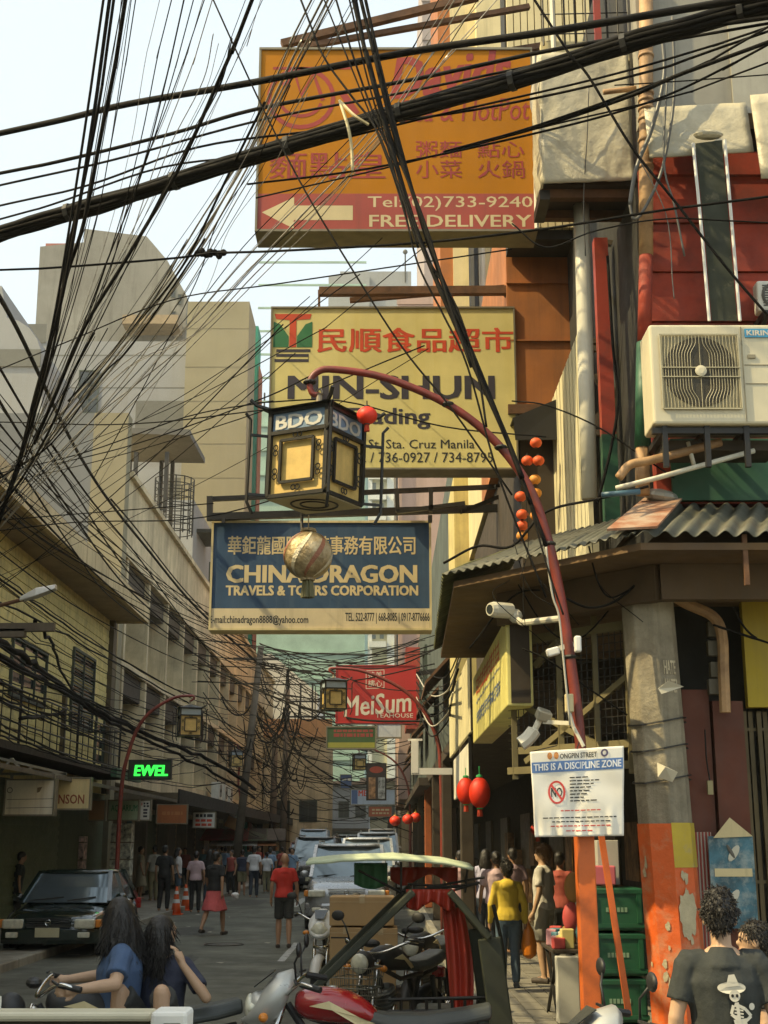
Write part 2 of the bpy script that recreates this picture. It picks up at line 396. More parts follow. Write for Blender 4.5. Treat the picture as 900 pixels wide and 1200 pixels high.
# fin building
b = empty('finned_block', (-10, 60, 0), 'long beige office block with vertical fins and recessed windows', 'building')
m = MB(); Y0, Y1 = 40, 96
m.bx(-26, -8.95, Y0 + .02, Y1, 0.12, 10.6)
m.bx(-26, -8.0, Y0 + .01, Y1, 10.6, 13.0); m.bx(-26, -7.85, Y0, Y1, 13.0, 13.18); m.bx(-8.6, -7.95, Y0 + .1, Y1, 10.45, 10.6)
m.bx(-8.95, -7.98, Y0 + .1, Y1, 7.1, 7.28); m.bx(-8.95, -7.98, Y0 + .1, Y1, 3.6, 4.1)
m.build('wall', beige_wall, b)
m = MB(); m.bx(-40, -8.9, Y0 - .6, Y0, 0.12, 14.9); m.build('party_wall', grey_wall, b)
m = MB(); m.bx(-9.05, -7.98, Y0 - .62, Y0 + .02, 0.12, 14.9); m.build('party_wall_edge', tan_wall, b)
k = 0; y = Y0 + .4
while y < Y1:
    f = MB(); f.bx(-8.95, -8.0, y, y + .28, 4.1, 7.1); f.bx(-8.95, -8.0, y, y + .28, 7.28, 10.45); f.build('fin', beige_wall, b)
    if k < 11:
        for z in (7.28, 4.1):
            window(b, facade(-8.94), y + .4, y + 3.6, z + .6, z + 2.2, bars=3, rows=2)
            lv = MB(); lv.bx(-8.93, -8.16, y + .282, y + 3.998, z + (2.42 if z > 5 else 2.25), z + (3.16 if z > 5 else 2.99)); lv.build('louvre_shade', mat('recess_shade', (.05, .04, .028), .8), b)  # dark block paints the slatted shade at each recess top
    y += 4.0; k += 1
m = MB(); m.m(mat('canopy_brown', (.12, .095, .06), .85, var=.3)).bx(-8.9, -6.1, Y0, Y1, 3.1, 3.3); m.m(near_black).bx(-6.1, -6.04, Y0, Y1, 2.98, 3.4); m.build('canopy', None, b)
for i, (y, w, mm) in enumerate(((41, 3.2, shutter_grey), (45, 3, mat('blue_green_door', (.05, .13, .12), .5)), (49, 4, shutter_green), (54, 4, shutter_grey), (59, 5, mat('shop_dark', (.095, .085, .06), .7, var=.4)), (65, 4, shutter_grey), (70, 5, mat('shop_brown', (.14, .10, .06), .7, var=.4)), (76, 8, mat('shop_dark', (.095, .085, .06), .7, var=.4)))):
    m = MB(); z = .14; q = 0
    while z < 2.9: m.bx(-8.94, -8.9 + .03 * (q % 2), y, y + w, z, z + .12); z += .12; q += 1
    m.build('roller_shutter', mm, b)
for y in (40.6, 44.5, 48.6, 53.5, 58.5, 64.4, 69.5, 75.4): m = MB(); m.bx(-8.9, -8.5, y, y + .35, .12, 3.1); m.build('shop_pillar', mat('shop_pillar_paint', (.28, .24, .18), .8, streak=.4), b)

def ac_unit(loc, label, s=1.0, rz=0.0, group=None):
    a = empty('air_conditioner', loc, label, 'air conditioner', group, rz)
    m = MB(); m.bx(-.4 * s, .4 * s, -.14 * s, .14 * s, 0, .56 * s); m.build('casing', mat('ac_white', (.62, .6, .52), .5, streak=.3), a, local=True, bevel=.02)
    m = MB(); m.torus((-.1 * s, -.15 * s, .28 * s), .21 * s, .012, 16, 4, Euler((R(90), 0, 0))); m.ell((-.1 * s, -.15 * s, .28 * s), (.06 * s, .02, .06 * s))
    for k in range(9): m.bar((-.31 * s, -.146 * s, (.1 + .045 * k) * s), (.11 * s, -.146 * s, (.1 + .045 * k) * s), .008)
    m.build('fan_grille', mat('ac_grille', (.1, .1, .09), .6), a, local=True)
    m = MB()
    for x in (-.3, .3): m.bar((x * s, -.1, -.03), (x * s, .4 * s, -.03), .04); m.bar((x * s, -.1, -.03), (x * s, .4, -.35), .03)
    m.build('bracket', iron, a, local=True)
    return a
for i, y in enumerate((61, 63.2, 65.4)): ac_unit((-7.55, y, 3.75), 'grey boxed air conditioner in the row under the beige finned block', 1.35, R(90), 'air conditioners along the finned block')
ac_unit((-7.4, 24.6, 3.75), 'dark old air conditioner on the iron balcony of the yellow house', 1.2, R(90))

# roof terrace shed
b = empty('roof_shed', (-9, 50, 13.2), 'small roof shed with dark sloping roof above the beige block', 'shed')
p0, p1, p2, p3 = V(150, 508, 45), V(222, 510, 45), V(240, 543, 48.7), V(150, 541, 48.7)
m = MB(); up = Vector((0, 0, .22)); m.add([p3, p2, p1, p0, p3 + up, p2 + up, p1 + up, p0 + up], [(0, 3, 2, 1), (4, 5, 6, 7), (0, 1, 5, 4), (1, 2, 6, 5), (2, 3, 7, 6), (3, 0, 4, 7)])
m.build('roof', mat('shed_roof', (.10, .095, .085), .8), b)
for px, Y in ((153, 48.5), (190, 48.5), (203, 48.5), (160, 45.3), (196, 45.3)): m = MB(); q = V(px, 530, Y); m.bar((q.x, q.y, 13.18), (q.x, q.y, q.z), .14); m.build('post', iron, b)
m = MB(); a0 = V(150, 560, 50); m.bx(a0.x - 1, a0.x + 1.4, 50.2, 50.5, 13.18, 16.2); m.build('back_wall', pale_wall, b)
m = MB(); q = V(203, 610, 49)
for k in range(14):
    a = 2 * math.pi * k / 14; m.tube([(q.x + .75 * math.cos(a), q.y + .75 * math.sin(a), 13.18), (q.x + .75 * math.cos(a), q.y + .75 * math.sin(a), 15.4)], .025, 4)
for k in range(9): m.torus((q.x, q.y, 13.3 + .26 * k), .75, .02, 18, 4)
m.build('cage', iron, b)
b = empty('roof_annex', (-9, 58, 13.2), 'white roof annex with small dark canopy beyond the round cage', 'annex')
m = MB(); m.bx(-12, -8.3, 56, 66, 13.18, 16.4); m.build('wall', pale_wall, b)
m = MB(); m.bx(-8.35, -7.4, 57, 60, 15.2, 15.35); m.bx(-8.35, -7.4, 62, 64, 14.6, 14.7); m.build('canopy', near_black, b)
window(b, facade(-8.3), 61.5, 63.5, 13.9, 14.8)

# slab block with grey bands
b = empty('banded_block', (-14, 84, 0), 'pale plain block with grey bands and one broken window beside a tan slab', 'building')
T = 80
P = V(219, 500, T); Q = V(55, 500, T)
zt = V(150, 400, T).z
m = MB(); m.bx(-60, P.x, T, T + 16, 0, zt); m.build('wall', pale_wall, b)
m = MB(); f_ = front(T)
for (xa, ya, xb, yb) in ((158, 470, 219, 507), (155, 560, 219, 584), (0, 380, 55, 402)):
    a = V(xa, yb, T); c = V(xb, ya, T); m.bx(a.x, c.x, T - .06, T, a.z, c.z)
for yy in (417, 455, 540, 585, 630):
    z = V(100, yy, T).z; m.bx(-60, P.x, T - .012, T, z, z + .07)
m.build('band', band_grey, b)
a = V(90, 485, T); c = V(117, 434, T)
window(b, f_, a.x, c.x, a.z, c.z, bars=2, rows=3)
m = MB(); s0 = V(218, 500, T); s1 = V(300, 500, T); ztop = V(260, 362, T).z
s1.x = V(291, 500, T).x; m.bx(s0.x, s1.x, T - 1.2, T + 3, 0, ztop)
for yy in (385, 430, 470, 520, 560): z = V(260, yy, T - 1.2).z; m.bx(s0.x - .02, s1.x, T - 1.22, T - 1.2, z, z + .06)
m.build('tan_slab', tan_wall, b)
b = empty('netted_scaffold', (-8, 104, 0), 'strip of dark teal safety netting behind the tan slab', 'netting')
m = MB(); q0 = V(290, 500, 84); q1 = V(300, 500, 84); m.bx(q0.x - 1, q1.x, 84, 86, 0, V(296, 382, 84).z); m.build('net', netting_dark, b)
m = MB()
for k in range(12): m.tube([(q1.x + .12, 84.05 + k * .18, 0), (q1.x + .12, 84.05 + k * .18, 33)], .04, 5)
m.build('scaffold_pole', mat('scaffold_red', (.25, .08, .05), .7), b)

b = empty('curved_block', (-26, 70, 0), 'low pale block with rounded stepped roofline half behind the cables', 'building')
pts = [(-90, 330), (2, 335), (8, 372), (22, 376), (34, 384), (44, 398), (48, 412), (50, 520), (-90, 520)]
w0 = [V(x, y, 66) for x, y in pts]; m = MB()
m.prism([(q.x, q.z) for q in w0], 66, 76, lambda u, v, w: Vector((u, w, v))); m.build('wall', pale_wall, b)
m = MB(); m.bx(w0[0].x, w0[6].x + 0.02, 65.9, 66, V(20, 430, 66).z, V(20, 410, 66).z); m.build('band', band_grey, b)

b = empty('concrete_tower', (-38, 125, 0), 'tall weathered bare concrete tower with sloped shoulder and red roof box', 'tower')
T = 120
pts = [(44, 430), (47, 289), (98, 284), (99, 268), (172, 277), (196, 305), (219, 347), (219, 430)]
w0 = [V(x, y, T) for x, y in pts]; w0[0].z = 0; w0[-1].z = 0; m = MB()
m.prism([(q.x, q.z) for q in w0], T, T + 24, lambda u, v, w: Vector((u, w, v))); m.build('wall', tower_conc, b)
m = MB(); a = V(50, 289, T); c = V(93, 280, T); m.bx(a.x, c.x, T + 1, T + 5, a.z - .2, c.z); m.build('roof_box', mat('faded_red', (.3, .09, .07), .8), b)
for (xa, ya, xb, yb) in ((200, 337, 206, 349), (208, 345, 213, 357), (200, 365, 206, 376)):
    a = V(xa, yb, T); c = V(xb, ya, T); window(b, front(T), a.x, c.x, a.z, c.z)
m = MB(); a = V(150, 393, T); c = V(214, 378, T); m.bx(a.x, c.x, T - 3, T, a.z, a.z + .9); m.build('ledge', soffit, b)

# far towers beyond the end of the street
b = empty('netted_tower', (-10, 170, 0), 'unfinished high block wrapped in mint green safety netting', 'tower')
a = V(297, 600, 160); c = V(428, 600, 160); zt = V(300, 478, 160).z; m = MB(); m.bx(a.x, c.x, 160, 190, 0, zt)
for k in range(30): m.bx(a.x - .05, c.x + .05, 159.8, 160, 5 + k * 3.2, 5.25 + k * 3.2)
m.build('net', netting, b)
m = MB()
for k in range(9): x = a.x + 1 + k * 2.0; m.tube([(x, 160.5, zt - 2), (x, 160.5, zt + 2.2)], .12, 5)
m.build('rebar_post', iron, b)
b = empty('cream_condominium', (0, 230, 0), 'tall cream and white condominium with stacked small windows', 'tower')
a = V(398, 600, 200); c = V(482, 600, 200); m = MB(); zt = V(400, 372, 200).z
m.m(condo_cream).bx(a.x, c.x, 200, 225, 0, zt)
m.m(condo_white)
for u in (0, .33, .66): x = a.x + (c.x - a.x) * u; m.bx(x, x + 1.4, 199.4, 200, 0, zt)
m.build('wall', None, b)
nn = 0
for i in range(3):
    for k in range(11):
        z = 32 + 3.3 * k; x = a.x + (c.x - a.x) * (i + .55) / 3
        q = MB(); q.bx(x - .9, x - .1, 199.9, 199.99, z, z + 1.5); q.bx(x + .5, x + 1.1, 199.9, 199.99, z, z + 1.5); q.build('window', mat('far_glass', (.13, .16, .16), .3), b)
m = MB()
for i in range(3):
    for k in range(16): z = 30.6 + 3.3 * k; x = a.x + (c.x - a.x) * (i + .55) / 3; m.bx(x - 1.2, x + 1.5, 199.0, 199.9, z, z + .9)
m.build('balcony', condo_white, b)
b = empty('rooftop_block', (-3, 245, 0), 'low cream building with roof antenna between the two yellow signs', 'building')
a = V(385, 336, 240); c = V(482, 320, 240); m = MB(); m.bx(a.x, a.x + 8, 240, 250, 0, c.z - .5); m.bx(a.x + 2.2, c.x, 241, 250, 0, c.z + .8); m.build('wall', pale_wall, b)
m = MB(); q = V(475, 320, 241); m.tube([(q.x, 241, q.z - 2), (q.x, 241, q.z + 4.5)], .15, 5); m.ell((q.x, 241, q.z + 4.5), (.5, .5, .5), 8, 6); m.build('antenna', iron, b)
b = empty('mauve_tower', (5, 95, 0), 'tall mauve grey tower rising behind the orange hotpot sign', 'tower')
a = V(497, 300, 90); c = V(572, 300, 90); m = MB(); m.bx(a.x, c.x + 4, 90, 110, 0, 72)
for k in range(20): m.bx(a.x - .05, c.x + 4.05, 89.9, 90, 4 + 3.4 * k, 4.2 + 3.4 * k)
m.build('wall', mauve_wall, b)
for k in range(6, 19):
    for u in (2.2, 4.4): window(b, front(90), a.x + u, a.x + u + 1.2, 3.4 * k + 1.2, 3.4 * k + 2.7, frame=white_paint, bars=2)
m = MB(); d0 = V(541, 345, 89); d1 = V(569, 316, 89); m.bx(d0.x, d1.x, 88.4, 89.4, d0.z - 4, d1.z); m.build('net', netting, b)
b = empty('pink_block', (3, 66, 0), 'faded pink rendered block with blank end wall behind the blue sign', 'building')
a = V(467, 600, 62); zt = V(480, 346, 62).z; m = MB(); m.bx(a.x, 14, 62, 84, 3.8, zt); m.bx(1.5, 14, 62.02, 84, 0, 3.8)
m.bx(a.x - .06, 14, 61.95, 62, zt - .5, zt + .1); m.build('wall', pink_wall, b)
m = MB(); m.tube([(a.x - .12, 61.8, 8), (a.x - .12, 61.8, zt - 2)], .11, 6); m.build('downpipe', mat('dark_pipe', (.08, .07, .06), .6), b)
m = MB()
for k in range(14): m.bx(a.x + 2.2, a.x + 2.26, 61.2, 61.9, 8 + .5 * k, 8.35 + .5 * k)
m.build('side_panel', red_paint, b)

# white gabled wall and orange billboard frame at the end of the street
b = empty('white_gable_building', (-6, 110, 0), 'plain white gabled wall at the far end of the street', 'building')
w0 = [V(x, y, 108) for x, y in ((300, 900), (300, 768), (318, 766), (372, 812), (372, 900))]; w0[0].z = 0; w0[-1].z = 0
m = MB(); m.prism([(q.x, q.z) for q in w0], 108, 120, lambda u, v, w: Vector((u, w, v))); m.build('wall', mat('gable_white', (.62, .6, .55), .8, var=.05, scale=.2), b)
b = empty('billboard_frame', (-4, 98, 0), 'bare steel billboard lattice on a rooftop under the blue sign', 'frame')
m = MB(); zz = [V(340, y, 96).z for y in (860, 840, 822, 800)]
xs = [V(x, 830, 96).x for x in (338, 352, 366, 380, 395)]
for x in xs: m.tube([(x, 96, zz[0]), (x, 96, zz[3])], .07, 5)
for z in zz[:3]: m.tube([(xs[0], 96, z), (xs[-1], 96, z)], .07, 5)
m.tube([(V(335, 800, 96).x, 96, 0), (V(337, 800, 96).x, 96, V(337, 785, 96).z)], .12, 6)
m.build('lattice', iron, b)
b = empty('orange_roofed_house', (-5, 92, 0), 'low house with faded orange fascia below the steel lattice', 'house')
a = V(310, 865, 90); c = V(386, 843, 90); m = MB(); m.bx(a.x, c.x, 90, 97, 0, c.z - .9); m.build('wall', beige_wall, b)
m = MB(); m.bx(a.x - .2, c.x + .2, 89.6, 90, c.z - 1.2, c.z); m.build('fascia', mat('orange_fascia', (.62, .33, .15), .8, streak=.4), b)
for x in (a.x + .6, a.x + 2.4): window(b, front(90), x, x + 1.2, 3.2, 4.6, bars=2)
# closing houses, far end
for i, (x0, x1, Y, h, mm, lab) in enumerate(((-9.5, -5.2, 100, 5.6, mat('drab_wall', (.22, .19, .14), .85, streak=.5, var=.2), 'narrow drab house closing the far left of the street'), (-6.5, -1.5, 135, 7.5, pale_wall, 'pale low house straddling the far street end'),
                                    (-2.4, 3.5, 150, 8.5, tan_wall, 'tan house at the very end of the street'))):
    b = empty('far_house', ((x0 + x1) / 2, Y, 0), lab, 'house')
    m = MB(); m.bx(x0, x1, Y, Y + 8, 0, h); m.build('wall', mm, b)
    m = MB(); m.bx(x0 - .3, x1 + .3, Y - .5, Y + 8, h, h + .35); m.build('roof', mat('tin_roof', (.25, .16, .11), .7), b)
    m = MB(); m.bx(x0, x1, Y - 1.6, Y, 3, 3.25); m.build('awning', dark_brown, b)
    for k in range(3):
        w = (x1 - x0) / 3; window(b, front(Y), x0 + w * k + .3, x0 + w * k + w - .3, 4.3, 5.9, bars=2)
        q = MB(); q.bx(x0 + w * k + .2, x0 + w * k + w - .2, Y - .05, Y - .01, .1, 2.6); q.build('door', near_black, b)
# unseen block added on the near corner to shade the crossing
b = empty('shade_block', (-14, 6, 0), 'unseen plain concrete block added across the side street to shade the crossing', 'building')
m = MB(); m.bx(-24, -8.6, -16, 13.5, 0, 10.5); m.bx(-24, -8.2, -16, 13.5, 10.5, 10.8); m.build('wall', beige_wall, b)
for y in range(-14, 12, 4):
    for z in (4.2, 7.4): window(b, facade(-8.6), y, y + 2, z, z + 1.6, bars=2)
# ================================================================ the near side (east): corner building and its neighbours
b = empty('corner_building', (3, 10, 0), 'old corner shophouse with red boards, silver tarp balcony and corrugated awning', 'building')
m = MB()
m.m(red_boards)
for k in range(14):
    z = 4.16 + k * .195; m.bx(1.92, 6.5, 9.0 - .02 * (k % 2) - .01, 9.1, z, z + .187)
m.build('boarded_wall', None, b)
m = MB(); m.m(mat('green_board', (.02, .085, .045), .7, var=.3, dirt=(.05, .09, .05), damt=.3)).bx(2.02, 6.4, 8.93, 8.975, 4.17, 4.62); m.build('green_board', None, b)
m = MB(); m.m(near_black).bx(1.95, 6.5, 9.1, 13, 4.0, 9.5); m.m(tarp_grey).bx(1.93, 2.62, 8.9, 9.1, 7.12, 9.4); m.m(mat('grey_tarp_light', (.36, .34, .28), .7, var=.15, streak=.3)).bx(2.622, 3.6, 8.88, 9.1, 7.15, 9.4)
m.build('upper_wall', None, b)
m = MB(); m.grid(lambda u, v: Vector((1.93 + u * .76, 8.80 - .10 * v + .012 * noise.noise((u * 6, v * 6, 1)), 7.14 - v * .46 + .05 * u)), 14, 8)
m.grid(lambda u, v: Vector((2.70 + u * 1.6, 8.72 - .12 * v + .014 * noise.noise((u * 8, v * 3, 4)), 7.20 - v * .74 + .12 * u)), 24, 8)
m.build('flashing', tarp_silver, b, smooth=True, solid=.012)
# tarp balcony
def tarp(u, v):
    n = noise.noise((u * 4, v * 3, 2.2)) * .022 + noise.noise((u * 13, v * 11, 7)) * .008
    return Vector((1.215 + u * .70, 9.2 + n, 6.74 + v * 1.12 + .03 * u))
m = MB(); m.grid(tarp, 26, 30)
m.grid(lambda u, v: Vector((1.215 + noise.noise((u * 9, v * 5, 3)) * .04, 9.2 + u * .5, 6.74 + v * 1.12)), 8, 14)
m.build('tarp', tarp_silver, b, smooth=True, solid=.01)
m = MB(); m.m(dark_brown).bx(1.24, 1.95, 9.26, 9.75, 6.76, 6.82)
for y in (9.35, 9.7): m.m(rust).bar((1.22, y, 6.72), (1.95, y, 6.72), .07)
m.m(iron).bar((1.24, 9.3, 6.70), (1.24, 9.7, 6.70), .08)
m.build('balcony_floor', None, b)
m = MB(); m.m(cream_paint).bx(1.25, 1.95, 9.32, 9.4, 7.88, 8.05)
for k in range(9): m.m(iron).tube([(1.27 + k * .085, 9.3, 8.0), (1.27 + k * .085, 9.3, 8.9)], .008, 4)
for k in range(5): m.tube([(1.25, 9.3, 8.1 + k * .18), (1.97, 9.3, 8.12 + k * .18)], .006, 4)
m.m(red_paint).bar((1.70, 9.28, 7.9), (1.70, 9.28, 9.3), .05); m.m(pipe_white).tube([(1.34, 9.25, 7.6), (1.34, 9.25, 9.4)], .022, 6)
m.build('balcony_grille', None, b)
m = MB(); m.m(cream_paint)
for k in range(12): m.bx(1.32 + k * .075, 1.385 + k * .075, 12.5, 12.56, 8.0, 11.4)
m.m(near_black).bx(1.3, 2.3, 12.57, 13, 7.9, 11.4)
m.build('louvred_screen', None, b)
# lit slats on the street side, behind the white pipe
m = MB()
for k in range(11): y = 10.9 + k * .22; m.bx(1.74, 1.78, y, y + .17, 4.3, 6.3)
m.m(mat('slat_cream', (.62, .56, .36), .7, streak=.3)); m.bx(1.70, 1.80, 10.8, 13.2, 4.2, 4.3)
m.build('shutter_slats', mat('slat_cream', (.62, .56, .36)), b)
m = MB(); m.m(near_black).bx(1.9, 1.94, 9.12, 10.8, 4.2, 6.7); m.m(red_paint).bar((1.79, 10.1, 4.2), (1.79, 10.1, 6.7), .11); m.m(green_paint).bar((1.79, 10.1, 4.2), (1.79, 10.1, 5.0), .118)
m.build('side_post', None, b)
# steel lattice holding the signs
m = MB(); T = 10.3
def lb(a, c, w=.05): m.bar(V(*a, T), V(*c, T), w)
for a, c in (((694, 400), (744, 404)), ((694, 408), (740, 420)), ((697, 350), (742, 352)), ((694, 497), (742, 430)), ((696, 440), (742, 500)), ((697, 497), (744, 498)), ((697, 507), (740, 512)), ((741, 265), (741, 560)), ((697, 282), (741, 290)), ((729, 290), (735, 560))):
    lb(a, c, .045)
m.build('steel_lattice', mat('lattice_brown', (.07, .05, .03), .7), b)
# pipes
m = MB(); T = 8.84
pp = [V(757, y, T) for y in (-30, 60, 120, 200, 300)]; m.m(pvc).tube(pp, .052, 10); m.m(red_boards).tube([V(757, 300, T), V(755, 400, T)], .05, 10); m.m(green_paint).tube([V(755, 402, T), V(753, 525, T)], .057, 10); m.m(pvc).tube([V(753, 525, T), V(753, 580, T)], .05, 10)
for y in (66, 110, 118, 128, 140, 165, 196): q = V(757, y, T); m.tube([q - Vector((0, 0, .012)), q + Vector((0, 0, .012))], .06, 10)
m.tube(catmull([V(757, 185, T), V(764, 165, T - .03), V(776, 142, T)]), [.05] * 12 + [.058], 9)
m.tube([V(707, 108, T + .2), V(750, 103, T + .2)], .022, 8)
m.build('downpipe', None, b, smooth=True)
m = MB(); T = 9.6; m.tube([V(681, 235, T), V(684, 330, T), V(687, 450, T), V(691, 585, T)], .062, 12); m.build('white_downpipe', pipe_white, b, smooth=True)
m = MB(); T = 8.5
m.m(pvc).tube(catmull([V(725, 560, T), V(738, 545, T), V(760, 540, T), V(800, 530, T), V(845, 518, T)]), .03, 8)
m.m(pipe_white).tube([V(722, 572, T - .05), V(770, 560, T - .05), V(884, 528, T - .05)], .018, 7); m.tube([V(806, 518, T), V(814, 548, T)], .015, 6)
m.m(mat('blue_pvc', (.06, .13, .17), .5)).tube([V(705, 580, T - .05), V(750, 576, T - .05)], .02, 7)
m.build('water_pipe', None, b, smooth=True)
# corrugated awning
def corr(p0, p1, q1, q0, period=.125, amp=.02, rows=3):
    L_ = (Vector(p1) - Vector(p0)).length; n = max(8, int(L_ / period * 8))
    p0, p1, q0, q1 = map(Vector, (p0, p1, q0, q1)); nor = (p1 - p0).cross(q0 - p0).normalized()
    if nor.z < 0: nor = -nor
    def fn(u, v):
        a = p0.lerp(p1, u); c = q0.lerp(q1, u); x = a.lerp(c, v)
        step = .012 * (1 if v < .5 else 0)
        return x + nor * (amp * math.sin(u * L_ / period * 2 * math.pi) + step + .012 * noise.noise((u * L_ * 2, v * 2, 3)))
    return lambda mm: (mm.grid(fn, n, rows))
A, B, C, D = (6.4, 8.0, 3.70), (1.56, 8.0, 3.70), (.43, 9.28, 3.70), (.50, 13.0, 3.70)
A2, B2, C2, D2 = (6.4, 8.96, 4.14), (2.0, 8.96, 4.14), (1.05, 9.95, 4.08), (1.05, 13.0, 4.05)
m = MB(); corr(A, B, B2, A2)(m); corr(B, C, C2, B2, .085, .011)(m); m.build('corrugated_awning', corrugated, b, smooth=True, solid=.006)
m = MB(); corr(C, D, D2, C2, amp=.014)(m); m.build('street_awning', moss_iron, b, smooth=True, solid=.006)
m = MB(); q0, q1 = Vector(B), Vector(B2)
m.add([q0 + Vector((-.17, .03, .045)), q0 + Vector((.13, -.04, .045)), q1 + Vector((.1, .02, .06)), q1 + Vector((-.17, .05, .06))], [(0, 1, 2, 3)])
m.build('hip_flashing', rust_flash, b, solid=.015)
m = MB(); m.ell((1.93, 8.93, 4.2), (.14, .1, .05), 10, 6, Euler((.3, 0, .5))); m.build('hip_cap', mat('tin_scrap', (.5, .48, .4), .4, metal=.5), b)
m = MB(); m.m(mat('awning_ply', (.13, .075, .033), .85, var=.25, dirt=(.08, .05, .03), damt=.4, dscale=2))
def poly(pts, z0, z1, mb): mb.prism(pts, z0, z1, lambda u, v, w: Vector((u, v, w)))
poly([(6.4, 8.04), (1.60, 8.04), (.50, 9.30), (.56, 13), (3.4, 13), (6.4, 13)], 3.62, 3.665, m)
m.m(mat('beam_brown', (.10, .06, .028), .8, var=.25, streak=.5))
m.bar((6.4, 8.50, 3.50), (1.80, 8.50, 3.50), .10, .235); m.bar((1.80, 8.50, 3.50), (.86, 9.56, 3.50), .10, .235)
m.m(rust)
for x in (2.25, 2.47): m.bar((x, 8.06, 3.72), (x, 8.06, 3.40), .03)
m.build('awning_soffit', None, b)
# ground floor under the awning
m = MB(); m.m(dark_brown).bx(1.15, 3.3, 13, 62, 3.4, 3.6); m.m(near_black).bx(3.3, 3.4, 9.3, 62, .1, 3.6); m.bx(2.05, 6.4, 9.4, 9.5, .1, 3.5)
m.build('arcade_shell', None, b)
m = MB(); m.m(mat('panel_maroon', (.12, .030, .013), .7, var=.25, streak=.4)).bx(2.02, 2.20, 9.0, 9.2, .12, 2.86).bx(2.215, 2.42, 8.97, 9.2, .12, 2.78); m.m(mat('stripe_white', (.5, .42, .34), .7)).bx(2.035, 2.15, 8.95, 8.99, .5, 1.92)
m.m(red_paint)
for k in range(5): m.bx(2.045 + .022 * k, 2.055 + .022 * k, 8.94, 8.955, .5, 1.92)
m.build('red_panel', None, b)
m = MB(); m.m(mat('gate_brown', (.10, .072, .03), .55, metal=.3, var=.3))
for k in range(40): x = 2.45 + .05 * k; m.bar((x, 9.08 + .03 * (k % 2), .12), (x, 9.08 + .03 * (k % 2), 2.72), .03)
for z in (.5, 1.6, 2.6): m.bar((2.44, 9.1, z), (4.4, 9.1, z), .02)
m.build('folding_gate', None, b)
m = MB(); m.m(mat('yellow_board', (.42, .30, .02), .6, var=.12, streak=.3)).bx(2.46, 4.4, 8.98, 9.05, 2.74, 3.46); m.build('yellow_board', None, b)
m = MB(); m.m(pvc)
T = 8.85; m.tube(catmull([V(770, 683, T), V(800, 705, T), V(835, 722, T), V(846, 745, T), V(848, 790, T), V(850, 835, T)]), .038, 8)
m.m(mat('meter_grey', (.14, .12, .08), .6))
for px, py in ((835, 738), (835, 760), (838, 785), (836, 805)): q = V(px, py, 8.95); m.box(q, (.07, .06, .1))
m.m(mat('switch_cream', (.3, .25, .12), .6)).box(V(832, 923, 8.93), (.035, .03, .09))
m.m(iron).tube(catmull([V(826, 855, 8.93), V(828, 890, 8.93), V(832, 915, 8.93)]), .005, 4)
m.build('drain_elbow', None, b, smooth=False)
# transom frame and wire mesh on the chamfered corner
m = MB(); m.m(mat('frame_olive', (.16, .13, .06), .7, var=.25))
P0, P1 = Vector((1.66, 9.0, 0)), Vector((.92, 9.85, 0))
def ch(u, z): q = P0.lerp(P1, u); return Vector((q.x, q.y, z))
for a, c, w in (((0, 3.30), (1, 3.30), .06), ((0, 2.36), (1, 2.36), .05), ((0, 2.5), (.9, 2.5), .05), ((0, 2.95), (.85, 2.42), .04), ((.1, 2.42), (1, 2.9), .04), ((.5, 3.3), (.75, 3.1), .04)): m.bar(ch(*a), ch(*c), w)
for u in (.0, .25, .55, .95): m.bar(ch(u, 2.3), ch(u, 3.4), .04)
m.m(iron)
for k in range(22): m.bar(ch(k / 22, 2.5), ch(k / 22, 3.3), .006)
for k in range(14): m.bar(ch(0, 2.52 + .056 * k), ch(1, 2.52 + .056 * k), .006)
m.build('transom_grille', None, b)
# arcade columns down the street
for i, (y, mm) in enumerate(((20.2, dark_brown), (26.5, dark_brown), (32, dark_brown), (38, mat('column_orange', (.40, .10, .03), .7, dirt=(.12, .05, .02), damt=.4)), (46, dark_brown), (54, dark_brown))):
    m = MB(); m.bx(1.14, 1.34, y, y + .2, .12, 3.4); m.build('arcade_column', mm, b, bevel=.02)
for i in range(8):
    y = 13.5 + i * 5.5
    m = MB(); m.bx(3.22, 3.29, y, y + 2.1, .12, 2.5); m.m(mat('shop_door', (.09, .07, .04), .5)); m.build('shop_door', mat('shop_door', (.09, .07, .04)), b)
for k in range(12): m = MB(); m.bx(3.05, 3.2, 12.6 + k * 1.9, 13.5 + k * 1.9, .6 + .4 * (k % 3), 1.3 + .4 * (k % 3)); m.build('shop_shelf', mat('shop_goods', (.18, .10, .05), .7, var=.8, scale=5), b)

# neighbours
b = empty('plywood_bay', (2, 15, 0), 'rust orange plywood bay with black tarp hood above the arcade', 'building')
m = MB(); m.m(plywood).bx(1.30, 2.6, 13.02, 17, 6.18, 8.8)
for z in (6.95, 7.6, 8.2): m.bx(1.295, 2.6, 12.995, 13.02, z, z + .015)
m.m(rust).bx(1.28, 2.62, 12.96, 13.02, 6.14, 6.24)
m.build('wall', None, b)
m = MB(); m.m(cream_paint).bx(1.35, 2.6, 17.0, 21, 6.2, 14); m.m(cream_paint).bx(.98, 1.74, 17.3, 20, 8.4, 16); m.m(plywood).bx(.80, .98, 17.35, 20, 8.4, 16); m.build('upper_wall', None, b)
m = MB(); m.add([(1.30, 12.7, 6.0), (2.1, 12.7, 6.35), (2.1, 14.6, 6.35), (1.30, 14.6, 6.1), (1.32, 12.72, 5.78), (2.1, 12.72, 5.78)], [(0, 1, 2, 3), (4, 5, 1, 0)]); m.build('hood', mat('black_tarp', (.015, .014, .013), .6), b, solid=.02)
m = MB(); m.m(dark_brown).bx(1.40, 3.2, 13.05, 20, 3.62, 6.15); m.build('lower_wall', None, b)
m = MB(); m.m(pipe_white)
